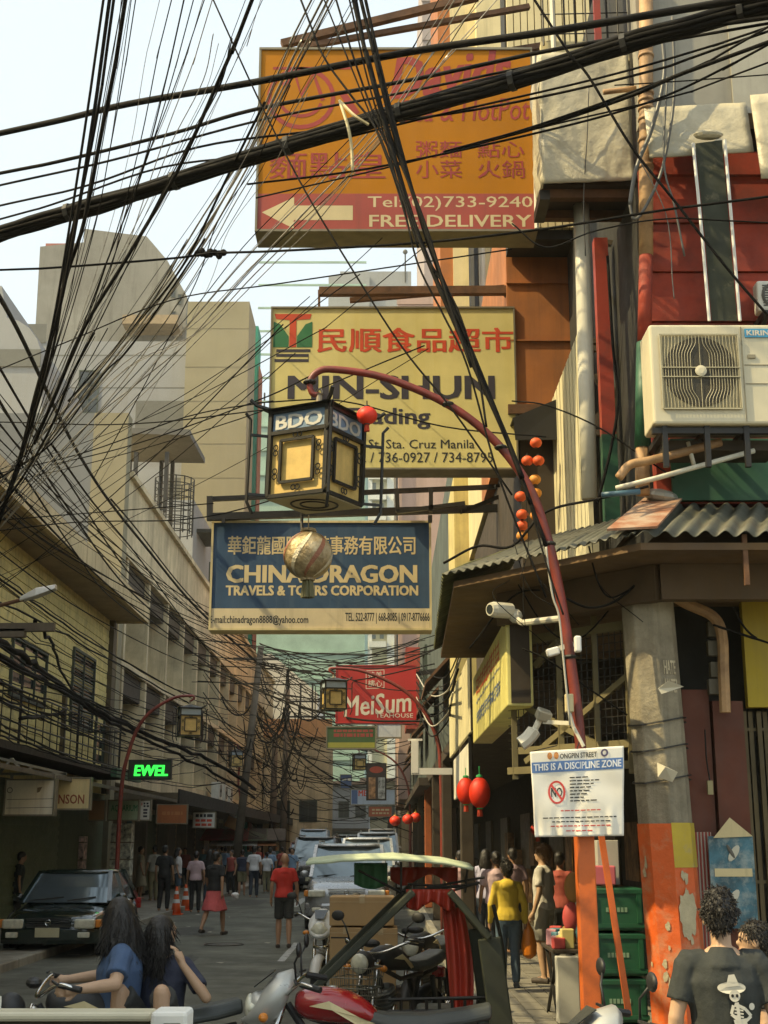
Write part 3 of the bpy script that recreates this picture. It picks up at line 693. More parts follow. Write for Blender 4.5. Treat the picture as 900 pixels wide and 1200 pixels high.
m.tube([(1.36, 17.0, 8.4), (1.36, 17.0, 12)], .05, 8); m.m(iron).tube([(1.24, 16.9, 8.6), (1.24, 16.9, 12)], .07, 8); m.tube([(1.5, 16.9, 8.6), (1.5, 16.9, 12)], .03, 6)
m.build('pipe', None, b)
b = empty('yellow_balcony_house', (2.4, 24, 0), 'pale yellow house with small brown framed balcony under a blank cream box', 'house')
m = MB(); m.m(mat('butter_wall', (.52, .42, .17), .8, streak=.4, dirt=(.3, .22, .1), damt=.3)).bx(1.12, 5, 20.5, 22.4, 3.62, 7.6)
m.build('wall', None, b)
m = MB(); m.m(mat('butter_pale', (.58, .48, .24), .8, streak=.3)).bx(1.62, 2.75, 17.2, 20.4, 6.2, 7.35); m.build('blank_box', None, b)
m = MB(); a = V(566, 645, 20); c = V(640, 603, 20); bm_ = mat('balcony_brown', (.20, .14, .06), .7)
m.m(near_black).bx(a.x + .1, c.x, 20.2, 20.49, a.z + .25, c.z)
m.m(bm_).bx(a.x - .1, c.x + .1, 19.7, 20.5, a.z - .1, a.z); m.bx(a.x - .1, c.x + .1, 19.9, 20.5, c.z, c.z + .08)
for k in range(5): x = a.x + (c.x - a.x) * k / 4; m.bar((x, 19.75, a.z), (x, 19.75, a.z + .32), .05); m.bar((x, 19.8, a.z + .3), (x + .2, 20.45, c.z), .05)
m.bar((a.x, 19.75, a.z + .32), (c.x, 19.75, a.z + .32), .05); m.bar((a.x, 19.75, a.z + .16), (c.x, 19.75, a.z + .16), .03)
m.build('balcony', None, b)
b = empty('dark_shophouse', (2, 45, 0), 'dark shophouse row draped in cables behind the red teahouse sign', 'building')
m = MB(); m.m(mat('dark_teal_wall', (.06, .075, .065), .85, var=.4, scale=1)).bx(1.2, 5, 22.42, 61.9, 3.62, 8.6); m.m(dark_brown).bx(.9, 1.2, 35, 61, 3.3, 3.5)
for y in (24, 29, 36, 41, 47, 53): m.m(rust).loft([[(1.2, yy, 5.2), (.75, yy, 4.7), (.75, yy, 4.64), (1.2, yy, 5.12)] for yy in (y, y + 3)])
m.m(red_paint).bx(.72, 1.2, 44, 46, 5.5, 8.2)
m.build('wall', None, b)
for y in (36.5, 42, 48, 54): window(b, lambda u, v, w: Vector((1.2 - w, u, v)), y, y + 2.2, 5.5, 7.2, bars=2)
# street beyond
for i, (y0, y1, h, mm, lab) in enumerate(((86, 104, 9, beige_wall, 'beige terrace past the pink block'), (106, 128, 7, dark_brown, 'dark brown low house near the far end of the arcades'))):
    b = empty('terrace_house', (3, y0, 0), lab, 'house'); m = MB(); m.bx(1.1, 9, y0, y1, 0, h); m.build('wall', mm, b)
    m = MB(); m.bx(.3, 1.1, y0, y1, 3.2, 3.4); m.build('awning', dark_brown, b)
    for k in range(4): window(b, lambda u, v, w: Vector((1.1 - w, u, v)), y0 + 1 + 4 * k, y0 + 3 + 4 * k, 4.4, 6, bars=2)
b = empty('terrace_house', (-8, 98, 0), 'grey terrace with shop canopy beyond the finned block', 'house'); m = MB(); m.bx(-16, -8.2, 96.5, 99.5, 0, 11); m.build('wall', band_grey, b)

# big objects that stand on their own
b = empty('concrete_post', (1.7, 8.75, 0), 'weathered concrete post with peeling orange and yellow paint at its foot', 'post')
def colp(z): t = z / 3.6; return Vector((1.88 - .115 * t, 8.78, z))
def oct_(z, r): c = colp(z); return [c + Vector((r * math.cos(R(45 * k)) * 1.02, r * math.sin(R(45 * k)), 0)) for k in range(8)]
post_m = mat('post_concrete', (.29, .25, .175), .9, var=.25, scale=5, bump=.5, dirt=(.15, .12, .08), damt=.5, dscale=4, streak=.6)
m = MB(); m.loft([oct_(z, .175) for z in (0.0, .6, 1.2, 1.8, 2.4, 3.0, 3.6)]); m.build('shaft', post_m, b, bevel=.012)
op = mat('peeling_orange', (.60, .10, .018), .6, var=.2, scale=3, dirt=(.42, .33, .20), damt=.36, dscale=5, bump=.3)
m = MB(); m.loft([oct_(z, .179) for z in (0, .5, 1.0, 1.5, 1.97)]); m.build('orange_paint', op, b)
m = MB()
yel = mat('peeling_yellow', (.50, .36, .04), .7, var=.2, dirt=(.3, .26, .18), damt=.3, dscale=9)
def octface(z0, z1, k0, k1, r):
    a0, a1 = oct_(z0, r), oct_(z1, r)
    for k in range(k0, k1): m.quad(a0[k % 8], a0[(k + 1) % 8], a1[(k + 1) % 8], a1[k % 8])
octface(1.70, 1.975, 6, 8, .183); m.build('yellow_patch', yel, b)
m = MB(); rr = random.Random(3); bare = mat('bare_plaster', (.45, .38, .24), .9, var=.2, scale=8, bump=.3)
c0 = colp(1.5)
pts = []
for k in range(26): a = 2 * math.pi * k / 26; s = .8 + .35 * rr.random(); pts.append((.045 * 1.45 * math.cos(a) * s, .15 * math.sin(a) * s))
a0 = oct_(1.42, .184); e = (a0[7] - a0[6]).normalized(); mid = (a0[6] + a0[7]) / 2; nn_ = Vector((0, -1, 0))
m.add([mid + e * u + Vector((0, 0, v)) + Vector((.0008, -.002, 0)) for u, v in pts], [tuple(range(26))]); m.build('bare_patch', bare, b)
e6 = (a0[7] - a0[6]).normalized(); ff = oct_(2.98, .180)
fk = random.Random(8)
for k in range(16):
    zc = fk.uniform(.9, 1.9); fa = fk.choice((5, 6, 6, 5, 4)); oo = oct_(zc, .1845); e_ = (oo[fa + 1] - oo[fa]); nrm = (oo[fa] + oo[fa + 1]) / 2 - colp(zc); nrm.normalize(); cu = fk.uniform(.15, .85); sz = fk.uniform(.008, .03)
    pp_ = [((.6 + .6 * fk.random()) * math.cos(2 * math.pi * a / 9) * sz, (.6 + .6 * fk.random()) * math.sin(2 * math.pi * a / 9) * sz * fk.uniform(1, 2.2)) for a in range(9)]
    m = MB(); m.add([oo[fa] + e_ * cu + e_.normalized() * u * .8 + Vector((-.032 * v, 0, v)) + nrm * .0012 for u, v in pp_], [tuple(range(9))]); m.build('bare_patch', bare, b)
m = MB()
fn = lambda u, v: ff[6] + (ff[7] - ff[6]) * u + Vector((.001, -.003, v))
m.text('HATE', (.30, -.06, .95, .03), fn, .03); m.text('HATE?', (.32, -.18, .98, -.09), fn, .03)
m.build('stencil', mat('stencil_cream', (.66, .56, .38), .8, dirt=(.25, .2, .12), damt=.5, dscale=14), b)
m = MB(); q = V(780, 905, 8.5)
m.add([q + Vector((-.05, 0, .06)), q + Vector((.07, -.03, .0)), q + Vector((.04, 0, -.06)), q + Vector((-.05, 0, -.03)), q + Vector((-.01, -.05, .03))], [(0, 1, 4), (1, 2, 4), (2, 3, 4), (3, 0, 4)])
m.build('torn_paper', mat('torn_paper', (.6, .55, .42), .8), b, solid=.004)
m = MB(); q = V(782, 805, 8.5); m.add([q + Vector((-.06, 0, -.01)), q + Vector((.0, -.04, .035)), q + Vector((.1, -.02, .0)), q + Vector((-.04, 0, -.045))], [(0, 1, 2, 3)])
m.build('torn_paper', mat('torn_paper', (.6, .55, .42), .8), b, solid=.004)
m = MB()
for z, w in ((2.45, .186), (2.25, .188), (2.62, .188)): m.tube([p + Vector((0, 0, .03 * math.sin(k))) for k, p in enumerate(oct_(z, w) + [oct_(z, w)[0]])], .006, 4)
m.build('wire_tie', iron, b)
# ================================================================ signs
ink_dark = mat('ink_navy', (.035, .03, .045), .6)
ink_black = mat('ink_black', (.02, .02, .02), .6)
ink_red = mat('ink_red', (.58, .06, .02), .6, var=.2)
ink_crimson = mat('ink_crimson', (.32, .03, .022), .6, var=.2)
ink_white = mat('ink_white', (.66, .60, .48), .6)
ink_cream = mat('ink_cream', (.62, .50, .28), .6)
ink_green = mat('ink_green', (.02, .16, .06), .6)
metal_edge = mat('sign_edge', (.22, .19, .13), .5, metal=.4, streak=.4)
class Sign:
    """flat box sign on the plane y = Y; u, v are photograph pixels"""
    def __init__(s, name, label, cat, rect, Y, th, base, yaw=0.0, edge=metal_edge, group=None, border=.035):
        x0, y0, x1, y1 = rect; s.Y = Y; s.c = V((x0 + x1) / 2, (y0 + y1) / 2, Y); s.d = s.c.y / ray((x0 + x1) / 2, (y0 + y1) / 2).y
        s.cx = (x0 + x1) / 2; s.rz = Matrix.Rotation(yaw, 3, 'Z'); s.rect = rect; s.parts = {}
        s.root = empty(name, s.P((x0 + x1) / 2, y1), label, cat, group)
        m = MB(); s.pr(m, x0, y0, x1, y1, -th, 0); m.build('panel', base, s.root)
        if border:
            b_ = border * F / s.d; m = MB()
            for r_ in ((x0 - b_ * .6, y0 - b_ * .6, x1 + b_ * .6, y0 + b_ * .3), (x0 - b_ * .6, y1 - b_ * .3, x1 + b_ * .6, y1 + b_ * .6)): s.pr(m, *r_, -th - .012, .015)
            for r_ in ((x0 - b_ * .6, y0 + b_ * .3, x0 + b_ * .3, y1 - b_ * .3), (x1 - b_ * .3, y0 + b_ * .3, x1 + b_ * .6, y1 - b_ * .3)): s.pr(m, *r_, -th - .01, .013)
            m.build('frame', edge, s.root)
    def P(s, u, v, w=0.0):
        q = Vector(((u - s.cx) / F * s.d, -w, 0)); q = s.rz @ q
        return Vector((s.c.x + q.x, s.c.y + q.y, V(s.cx, v, s.Y).z))
    def pr(s, m, x0, y0, x1, y1, a, b):
        m.prism([(x0, y1), (x1, y1), (x1, y0), (x0, y0)], b, a, lambda u, v, w: s.P(u, v, w))
    def part(s, key, m_): return s.parts.setdefault((key, m_.name), MB().m(m_))
    def band(s, rect, m_, w=.0015): s.pr(s.part('band', m_), *rect, 0.0003, w); return s
    def text(s, body, rect, m_, bold=.0, shear=0.0, w=.0022, rot=0.0):
        x0, y0, x1, y1 = rect
        if rot:
            cx, cy = (x0 + x1) / 2, (y0 + y1) / 2; c, n = math.cos(rot), math.sin(rot)
            fn = lambda u, v: s.P(cx + (u - cx) * c - (v - cy) * n, cy + (u - cx) * n + (v - cy) * c, w)
        else: fn = lambda u, v: s.P(u, v, w)
        s.part('lettering', m_).text(body, (x0, y1, x1, y0), fn, bold, shear); return s
    def poly(s, pts, m_, w=.0024, key='emblem'): s.part(key, m_).add([s.P(u, v, w) for u, v in reversed(pts)], [tuple(range(len(pts)))]); return s
    def stroke(s, pts, wd, m_, w=.002, key='emblem'):
        mb = s.part(key, m_); n = len(pts); cl = math.dist(pts[0], pts[-1]) < .5; rows = []
        for i in range(n):
            a = pts[i - 1] if i else (pts[-2] if cl else pts[0]); c = pts[i + 1] if i < n - 1 else (pts[1] if cl else pts[-1])
            dx, dy = c[0] - a[0], c[1] - a[1]; L_ = math.hypot(dx, dy) or 1; nx, ny = -dy / L_ * wd / 2, dx / L_ * wd / 2
            rows.append((s.P(pts[i][0] - nx, pts[i][1] - ny, w), s.P(pts[i][0] + nx, pts[i][1] + ny, w)))
        mb.add([q for r_ in rows for q in r_], [(2 * i, 2 * i + 2, 2 * i + 3, 2 * i + 1) for i in range(n - 1)])
        return s
    def dashes(s, x0, x1, y, h, m_, seed=1):
        r_ = random.Random(seed); u = x0
        while u < x1 - 1:
            L_ = r_.uniform(2, 7); s.poly([(u, y + h), (min(x1, u + L_), y + h), (min(x1, u + L_), y), (u, y)], m_, key='lettering'); u += L_ + 1.2
        return s
    def done(s):
        for (k, _), m in s.parts.items(): m.build(k, None, s.root)
        return s
def arc(cx, cy, rx, ry, a0, a1, n=14): return [(cx + rx * math.cos(R(a0 + (a1 - a0) * k / n)), cy + ry * math.sin(R(a0 + (a1 - a0) * k / n))) for k in range(n + 1)]

orange_panel = mat('orange_panel', (.44, .165, .010), .75, spec=.25, var=.10, scale=1.5, streak=.35, scol=(.35, .14, .02))
s = Sign('hotpot_sign', 'orange restaurant box sign with red lower band and white arrow, topmost over the street', 'sign', (303, 58, 625, 270), 11.0, .32, orange_panel, border=.022)
s.band((304, 227, 624, 269), mat('maroon_band', (.36, .055, .035), .5, streak=.3))
s.text('Davids', (455, 62, 602, 110), ink_crimson, .03, .35, rot=-.10); s.text('Tea & HotPot', (470, 116, 622, 142), ink_crimson, .01, .2, rot=-.02)
s.stroke(arc(352, 115, 38, 34, 0, 360, 28), 5, ink_crimson); s.stroke(arc(352, 118, 24, 18, 10, 170), 4, ink_crimson); s.stroke([(330, 100), (345, 88), (352, 112), (366, 86), (378, 118)], 5, ink_crimson); s.stroke([(318, 80), (410, 80)], 3, ink_crimson); s.stroke([(400, 108), (418, 134)], 8, ink_crimson)
s.text('麵點皇', (316, 178, 452, 210), ink_crimson, .012)
s.text('粥麵', (487, 165, 541, 185), ink_crimson, .008); s.text('點心', (559, 165, 614, 185), ink_crimson, .008); s.text('小菜', (487, 188, 541, 209), ink_crimson, .008); s.text('火鍋', (559, 188, 614, 209), ink_crimson, .008)
s.text('Tel:(02)733-9240', (431, 230, 622, 247), ink_cream, .012); s.text('FREE DELIVERY', (433, 252, 620, 266), ink_cream, .016)
s.poly([(309, 249), (346, 268), (346, 258), (414, 258), (414, 241), (346, 241), (346, 231)], ink_cream, key='arrow')
s.done()
m = MB(); m.bar(V(330, 52, 11.1), V(560, -4, 11.3), .07); m.bar(V(350, 56, 11.1), V(620, 8, 11.5), .05); m.bar(V(600, 60, 11.2), V(648, 52, 11.4), .06); m.build('bracket', rust, s.root)
m = MB(); m.tube([V(626, 62, 10.97), V(627, 160, 10.97), V(629, 268, 10.97)], .022, 6); m.build('edge_conduit', pipe_white, s.root)

yellow_panel = mat('pale_yellow_panel', (.66, .57, .25), .75, spec=.25, var=.16, scale=1.2, streak=.25, scol=(.55, .42, .06))
s = Sign('grocery_sign', 'pale yellow grocery box sign with red characters and dark lettering', 'sign', (317, 361, 604, 549), 13.0, .30, yellow_panel, border=.02)
s.text('民順食品超市', (371, 384, 603, 413), ink_red, .022)
s.text('MIN-SHUN', (337, 440, 580, 468), ink_dark, .03); s.text('Trading', (402, 478, 504, 503), ink_dark, .022)
s.text('Ongpin St. Sta. Cruz Manila', (381, 515, 555, 529), ink_black, .012); s.text('733-5332 / 736-0927 / 734-8795', (370, 530, 576, 542), ink_black, .012)
s.poly([(320, 368), (364, 368), (362, 374), (346, 375), (346, 407), (338, 407), (338, 375), (322, 374)], ink_red)
s.poly([(319, 377), (327, 380), (337, 394), (337, 407), (319, 407)], ink_green); s.poly([(365, 377), (357, 380), (347, 394), (347, 407), (365, 407)], ink_green)
s.stroke([(363, 411), (323, 411), (323, 416.5), (361, 416.5), (361, 422.5), (321, 422.5)], 3.4, ink_dark)
s.done()
m = MB(); m.bar(V(374, 342, 13.1), V(690, 340, 13.1), .085); m.bar(V(410, 352, 13.2), V(640, 333, 13.3), .05); m.bar(V(374, 340, 13.1), V(374, 362, 13.1), .025); m.bar(V(592, 344, 13.15), V(690, 440, 13.15), .05); m.bar(V(604, 388, 13.2), V(740, 392, 13.2), .03); m.build('bracket', rust, s.root)

blue_panel = mat('navy_panel', (.035, .075, .14), .75, spec=.25, var=.15, streak=.22, scol=(.16, .20, .22))
s = Sign('travel_agency_sign', 'navy blue travel agency box sign with cream capitals and cream foot band', 'sign', (248, 612, 504, 737), 15.5, .30, blue_panel, edge=cream_paint, border=.028)
s.band((249, 713, 503, 736), mat('cream_band', (.60, .50, .32), .5, streak=.3))
s.text('華鉅龍國際旅遊事務有限公司', (266, 628, 487, 650), ink_cream, .02)
s.text('CHINA DRAGON', (265, 662, 489, 683), ink_cream, .04); s.text('TRAVELS & TOURS CORPORATION', (265, 686, 490, 698), ink_cream, .04)
s.text('E-mail:chinadragon8888@yahoo.com', (247, 721, 362, 733), ink_black, .02); s.text('TEL. 522-8777 | 668-8085 | 0917-8776666', (405, 718, 503, 731), ink_black, .02)
s.done()
m = MB(); T = 15.4
for a, c, w in (((245, 585), (640, 568), .055), ((245, 606), (700, 592), .085), ((246, 582), (246, 610), .07), ((465, 575), (466, 600), .05), ((505, 572), (505, 600), .05), ((540, 600), (640, 560), .05), ((465, 600), (545, 590), .05), ((580, 570), (705, 545), .04), ((612, 555), (612, 600), .05), ((504, 604), (504, 612), .05), ((262, 605), (262, 613), .04), ((640, 568), (640, 600), .06)): m.bar(V(*a, T), V(*c, T + (.6 if c[0] > 600 else 0)), w)
m.build('bracket', iron, s.root)

red_panel = mat('tea_red_panel', (.42, .022, .02), .45, var=.08)
s = Sign('teahouse_sign', 'red teahouse box sign with white script and square seal, half behind a lantern', 'sign', (394, 780, 487, 847), 30.0, .35, red_panel, edge=red_panel, border=.02)
s.text('MeiSum', (402, 813, 482, 837), ink_white, .018, .15, rot=-.08); s.text('TEAHOUSE', (440, 836, 484, 841), ink_white, .01)
s.stroke([(429, 786), (450, 785), (450, 806), (429, 807), (429, 786)], 1, ink_white); s.text('茶美', (431, 787, 448, 795), ink_white, .01); s.text('樓心', (431, 797, 448, 805), ink_white, .01)
s.done(); m = MB(); m.bar(V(487, 790, 30.2), V(512, 786, 30.2), .1); m.bar(V(487, 840, 30.2), V(510, 838, 30.2), .08); m.build('bracket', iron, s.root)
s = Sign('green_shop_sign', 'long green shop sign with faded red characters below the red teahouse sign', 'sign', (383, 852, 440, 877), 36, .3, mat('green_sign', (.03, .075, .02), .6, streak=.3))
s.dashes(391, 437, 855, 3, mat('faded_red_ink', (.25, .04, .03), .7), 21).dashes(391, 437, 859.5, 4, mat('faded_red_ink', (.25, .04, .03), .7), 22); s.band((384, 870, 439, 876), mat('olive_yellow', (.25, .24, .04), .6)); s.done()
s = Sign('white_shop_sign', 'small white and grey sign beside the green shop sign', 'sign', (442, 848, 470, 864), 38, .2, mat('greyish_sign', (.45, .46, .47), .6, streak=.4)); s.done()
s = Sign('menu_sign', 'dark vertical menu sign with red heading and food pictures', 'sign', (430, 895, 452, 937), 44, .25, mat('menu_black', (.04, .025, .02), .5), border=.04, edge=iron)
s.poly(arc(441, 902, 8, 4, 0, 360, 18), mat('menu_red', (.4, .06, .03), .5), key='band'); s.band((432, 911, 440, 936), mat('menu_food', (.35, .18, .08), .6, var=.9, scale=6), .003); s.band((443, 911, 451, 936), mat('menu_grey', (.3, .3, .27), .6, var=.9, scale=8), .003); s.done()
s = Sign('pawnshop_sign', 'blue and white sign with red letters under the menu sign', 'sign', (411, 925, 463, 943), 47, .25, mat('skyblue_sign', (.42, .50, .58), .5, streak=.2))
s.band((412, 926, 419, 942), mat('midblue', (.08, .14, .28), .5)); s.text('ME', (420, 926, 430, 933), ink_red, .03); s.done()
s = Sign('orange_shop_sign', 'orange red sign with faint lettering low over the parked cars', 'sign', (432, 945, 459, 957), 50, .2, mat('orange_sign', (.45, .12, .06), .6)); s.dashes(436, 456, 948, 2, ink_cream, 3).dashes(436, 456, 952, 2, ink_cream, 4); s.done()
s = Sign('blue_shop_sign', 'small dark blue sign hanging among the cables mid street', 'sign', (399, 908, 412, 924), 60, .2, mat('deepblue', (.06, .10, .2), .5)); s.dashes(401, 411, 912, 3, ink_white, 5).done()
# street-side light boxes
def side_sign(name, label, X, y0, y1, z0, z1, th, base, parts=(), group=None):
    r_ = empty(name, (X, (y0 + y1) / 2, z0), label, 'sign', group)
    m = MB(); m.bx(X, X + th, y0, y1, z0, z1); m.build('panel', base, r_, bevel=.01)
    m = MB(); m.m(dark_brown).bx(X + .03, X + th - .02, y0 - .012, y0 - .001, z0 + .02, z1 - .02); m.build('end_cap', None, r_)
    for body, a, c, d, e, mm, bo in parts:                           # y from, y to (far to near reads left to right), z, z
        m = MB(); m.text(body, (a, c, d, e), lambda u, v: Vector((X - .006, u, v)), bo); m.build('lettering', mm, r_)
    return r_
sy = mat('light_yellow_panel', (.70, .62, .22), .5, streak=.3)
r_ = side_sign('shop_light_box', 'long yellow shop light box under the mossy awning with red and blue lettering', .88, 9.5, 13.2, 2.80, 3.43, .19, sy,
          ())
for seed, za, zb, h_, mm in ((1, 3.20, 3.38, .16, ink_red), (2, 3.12, 3.16, .03, mat('ink_blue', (.10, .16, .30), .6)), (3, 2.94, 3.07, .11, mat('ink_blue', (.10, .16, .30), .6))):
    m = MB(); lr = random.Random(seed); u = 12.6
    while u > 10.0:
        wd = lr.uniform(.05, .10) * (2 if h_ > .1 else 1); t = lr.uniform(.012, .022)
        for q in range(3 if h_ > .1 else 1):
            zz = za + h_ * q / 3 + lr.uniform(0, .02); m.quad((.876, u, zz), (.876, u - wd, zz + lr.uniform(0, .02)), (.876, u - wd, zz + t + .008), (.876, u, zz + t))
        if h_ > .1: uu = u - wd * lr.uniform(.2, .8); m.quad((.8755, uu, za), (.8755, uu - .03, za), (.8755, uu - .03, za + h_), (.8755, uu, za + h_))
        u -= wd + .05
    m.build('lettering', mm, r_)
m = MB(); m.bar((1.0, 9.6, 3.43), (1.0, 9.6, 3.56), .03); m.bar((1.0, 13, 3.43), (1.0, 13, 3.56), .03); m.build('hanger', iron, r_)
cb = mat('cream_banner', (.66, .58, .34), .6, streak=.25)
r_ = side_sign('banner_board', 'cream banner board hung beyond the yellow light box', .88, 13.7, 18.0, 2.95, 3.75, .03, cb)
r_ = side_sign('banner_board', 'lower white banner board hanging by the red lanterns', .89, 14.0, 17.2, 2.38, 2.88, .03, mat('white_banner', (.72, .68, .55), .6, streak=.2))
m = MB(); m.tube([(.90, 14, 2.25), (.90, 14, 3.75)], .02, 5); m.build('hanger', iron, r_)
# cream bracket
r_ = empty('bracket_arm', (.98, 19, 3), 'cream painted steel arm jutting over the kerb past the banners', 'bracket'); m = MB(); m.bar(V(486, 868, 19), V(486, 906, 19), .10); m.bar(V(482, 904, 19), V(530, 904, 19), .09); m.bar(V(478, 867, 19), V(495, 867, 19), .03); m.build('arm', white_paint, r_)
# west pavement signs
s = Sign('blank_sign', 'large faded white sign board, lettering worn off, beneath a steel truss', 'sign', (6, 914, 63, 955), 24, .22, mat('faded_white', (.74, .68, .54), .6, streak=.5, scol=(.25, .2, .13), var=.1), border=.03)
s.stroke(arc(11, 926, 3, 3, 0, 360, 12), 1, metal_edge); s.poly([(43, 923), (49, 922), (46, 928), (43, 929)], mat('peel_dark', (.2, .15, .09), .8)); s.stroke([(8, 937), (62, 936)], .7, metal_edge).stroke([(8, 947), (62, 946)], .7, metal_edge); s.done()
s = Sign('lettered_sign', 'yellowed sign with brown serif lettering next to the blank white board', 'sign', (65, 912, 105, 948), 25.5, .2, mat('aged_sign', (.64, .52, .27), .6, streak=.4), yaw=.06)
s.text('NSON', (69, 931, 99, 942), mat('ink_brown', (.25, .06, .02), .7), .02); s.done()
m = MB(); T = 24.2
for a, c in (((-20, 884), (78, 907)), ((-20, 907), (78, 907)), ((0, 905), (14, 889)), ((14, 889), (28, 906)), ((28, 906), (38, 899)), ((-14, 888), (0, 905)), ((14, 907), (14, 915)), ((64, 905), (64, 914))): m.bar(V(*a, T), V(*c, T), .045)
r_ = empty('sign_truss', V(30, 907, T), 'pale steel truss carrying the shop boards on the far pavement', 'truss'); m.build('truss', mat('truss_grey', (.32, .3, .24), .6), r_)
s = Sign('brown_shop_sign', 'narrow brown sign between the lettered sign and the green sign', 'sign', (104, 938, 123, 961), 31, .15, mat('brown_sign', (.28, .15, .06), .6)); s.done()
s = Sign('aquarium_sign', 'pale green shop sign with dark capitals above a glazed shopfront', 'sign', (127, 938, 162, 961), 33, .15, mat('palegreen_sign', (.30, .38, .24), .6, streak=.3)); s.text('AQUARIUM', (130, 943, 161, 952), ink_green, .02); s.done()
s = Sign('character_sign', 'narrow white sign with stacked characters beside the green shop sign', 'sign', (164, 938, 176, 961), 33.5, .15, mat('white_sign', (.60, .58, .52), .6)); s.dashes(168, 174.5, 940.5, 2.2, ink_black, 31).dashes(168, 174.5, 943.6, 2.2, ink_black, 32).dashes(168, 174.5, 948, 2.2, ink_dark, 33).dashes(168, 174.5, 951.5, 2.2, ink_dark, 34).dashes(168, 174.5, 955.5, 2.2, ink_dark, 35); s.stroke([(166, 941), (166, 944)], 1, ink_red); s.done()
s = Sign('orange_sign', 'plain orange brown sign above the dark shutter beside the lamp post', 'sign', (184, 943, 219, 965), 40, .15, mat('rust_orange_sign', (.42, .13, .04), .6, streak=.3)); s.dashes(190, 214, 951, 4, mat('faint_ink', (.5, .2, .07), .6), 9); s.done()
s = Sign('small_shop_sign', 'white sign with dark characters over two red lines of text', 'sign', (226, 952, 252, 970), 46, .15, mat('white_sign', (.60, .58, .52), .6)); s.dashes(229, 250, 954, 3.6, ink_black, 41); s.dashes(229, 250, 960, 3, ink_red, 5).dashes(229, 250, 965, 3, ink_red, 6); s.done()
for k, (rc, mm) in enumerate((((268, 946, 284, 958), mat('white_sign', (.6, .58, .52), .6)), ((262, 958, 280, 971), mat('brown_sign2', (.35, .18, .07), .6)))):
    s = Sign('tilted_sign', ('crooked white sign tilted under the cables', 'crooked brown sign tilted below the crooked white one')[k], 'sign', rc, 56 + k * .3, .12, mm, border=0)
    s.root.rotation_euler = (0, R(24), 0)
    if k == 0: s.text('NO', (275, 950, 281, 956), ink_black, .02)
    s.done()
# lit green sign
s = Sign('led_sign', 'lit green letter sign on a dark board by the lamp post', 'sign', (151, 891, 200, 913), 29, .14, mat('led_board', (.02, .05, .02), .5), border=.02, edge=iron)
led = mat('led_green', (.02, .8, .12), .4, emit=(.005, 1.0, .10), estr=.55); s.text('EWEL', (157, 896.5, 197, 909.5), led, .045, .1); s.done()

# tarpaulin notice on the near lamp post
PY = 8.2
r_ = empty('notice_tarpaulin', V(676, 980, PY - .12), 'white street notice tarpaulin tied to the orange lamp post, red NO symbol', 'sign')
c0, c1, c2, c3 = V(627, 981, PY - .14), V(731, 979.5, PY - .10), V(731, 874, PY - .10), V(621, 881, PY - .14)
def tp(u, v, w=0.0):
    a = c0.lerp(c1, u); c = c3.lerp(c2, u); q = a.lerp(c, v)
    g_ = max(0, .35 - v) * 3 * (.006 * math.sin(u * 34 + 2 * v) + .004 * math.sin(u * 57))
    d_ = .006 * math.sin((u + v * .8) * 11) + .005 * noise.noise((u * 4, v * 4, 3)) + g_ + .009 * math.exp(-((u - .42 - .2 * v) / .07) ** 2)
    return q + Vector((0, d_ - w, 0))
m = MB(); m.grid(lambda u, v: tp(u, v), 48, 40); m.build('sheet', mat('tarp_white', (.82, .77, .66), .45, var=.04), r_, smooth=True, solid=.002)
tq = lambda u, v: tp(u, v, .004)
m = MB(); m.grid(lambda u, v: tp(.01 + .98 * u, .745 + .125 * v, .0028), 40, 6); m.build('blue_band', mat('band_blue', (.10, .20, .42), .5), r_, smooth=True)
m = MB(); m.text('THIS IS A DISCIPLINE ZONE', (.03, .768, .97, .85), lambda u, v: tp(u, v, .0055), .025); m.build('lettering', mat('ink_purewhite', (.8, .8, .8), .5), r_)
m = MB(); m.text('ONGPIN STREET', (.315, .895, .71, .955), tq, .015); m.text('NO', (.205, .455, .325, .565), tq, .02)
rd = random.Random(5)
for k in range(8):
    u, v = .41, .665 - k * .038
    while u < .56 + .03 * ((k * 5) % 6): L_ = rd.uniform(.03, .07); m.add([tq(u, v), tq(u + L_, v), tq(u + L_, v + .013), tq(u, v + .013)], [(0, 1, 2, 3)]); u += L_ + .012
for v, a, c in ((.21, .1, .9), (.165, .2, .8)):
    u = a
    while u < c: L_ = rd.uniform(.03, .06); m.add([tq(u, v), tq(u + L_, v), tq(u + L_, v + .012), tq(u, v + .012)], [(0, 1, 2, 3)]); u += L_ + .012
m.build('lettering', ink_black, r_)
m = MB()
def ring(cu, cv, ru, rv, t, mb, n=26):
    for k in range(n):
        a, c = 2 * math.pi * k / n, 2 * math.pi * (k + 1) / n
        mb.add([tp(cu + ru * math.cos(a), cv + rv * math.sin(a), .005), tp(cu + ru * math.cos(c), cv + rv * math.sin(c), .005), tp(cu + (ru - t) * math.cos(c), cv + (rv - t) * math.sin(c), .005), tp(cu + (ru - t) * math.cos(a), cv + (rv - t) * math.sin(a), .005)], [(0, 1, 2, 3)])
ring(.265, .51, .095, .135, .022, m); m.add([tp(.195, .60, .006), tp(.21, .62, .006), tp(.335, .42, .006), tp(.32, .40, .006)], [(0, 1, 2, 3)])
for v, a, c in ((.29, .3, .75), (.115, .18, .82), (.06, .35, .65)):
    u = a
    while u < c: L_ = rd.uniform(.03, .06); m.add([tq(u, v), tq(u + L_, v), tq(u + L_, v + .012), tq(u, v + .012)], [(0, 1, 2, 3)]); u += L_ + .012
m.build('red_symbol', mat('ink_brightred', (.62, .06, .05), .5), r_)
m = MB()
for cu in (.205, .275): ring(cu, .935, .026, .042, .026, m, 14)
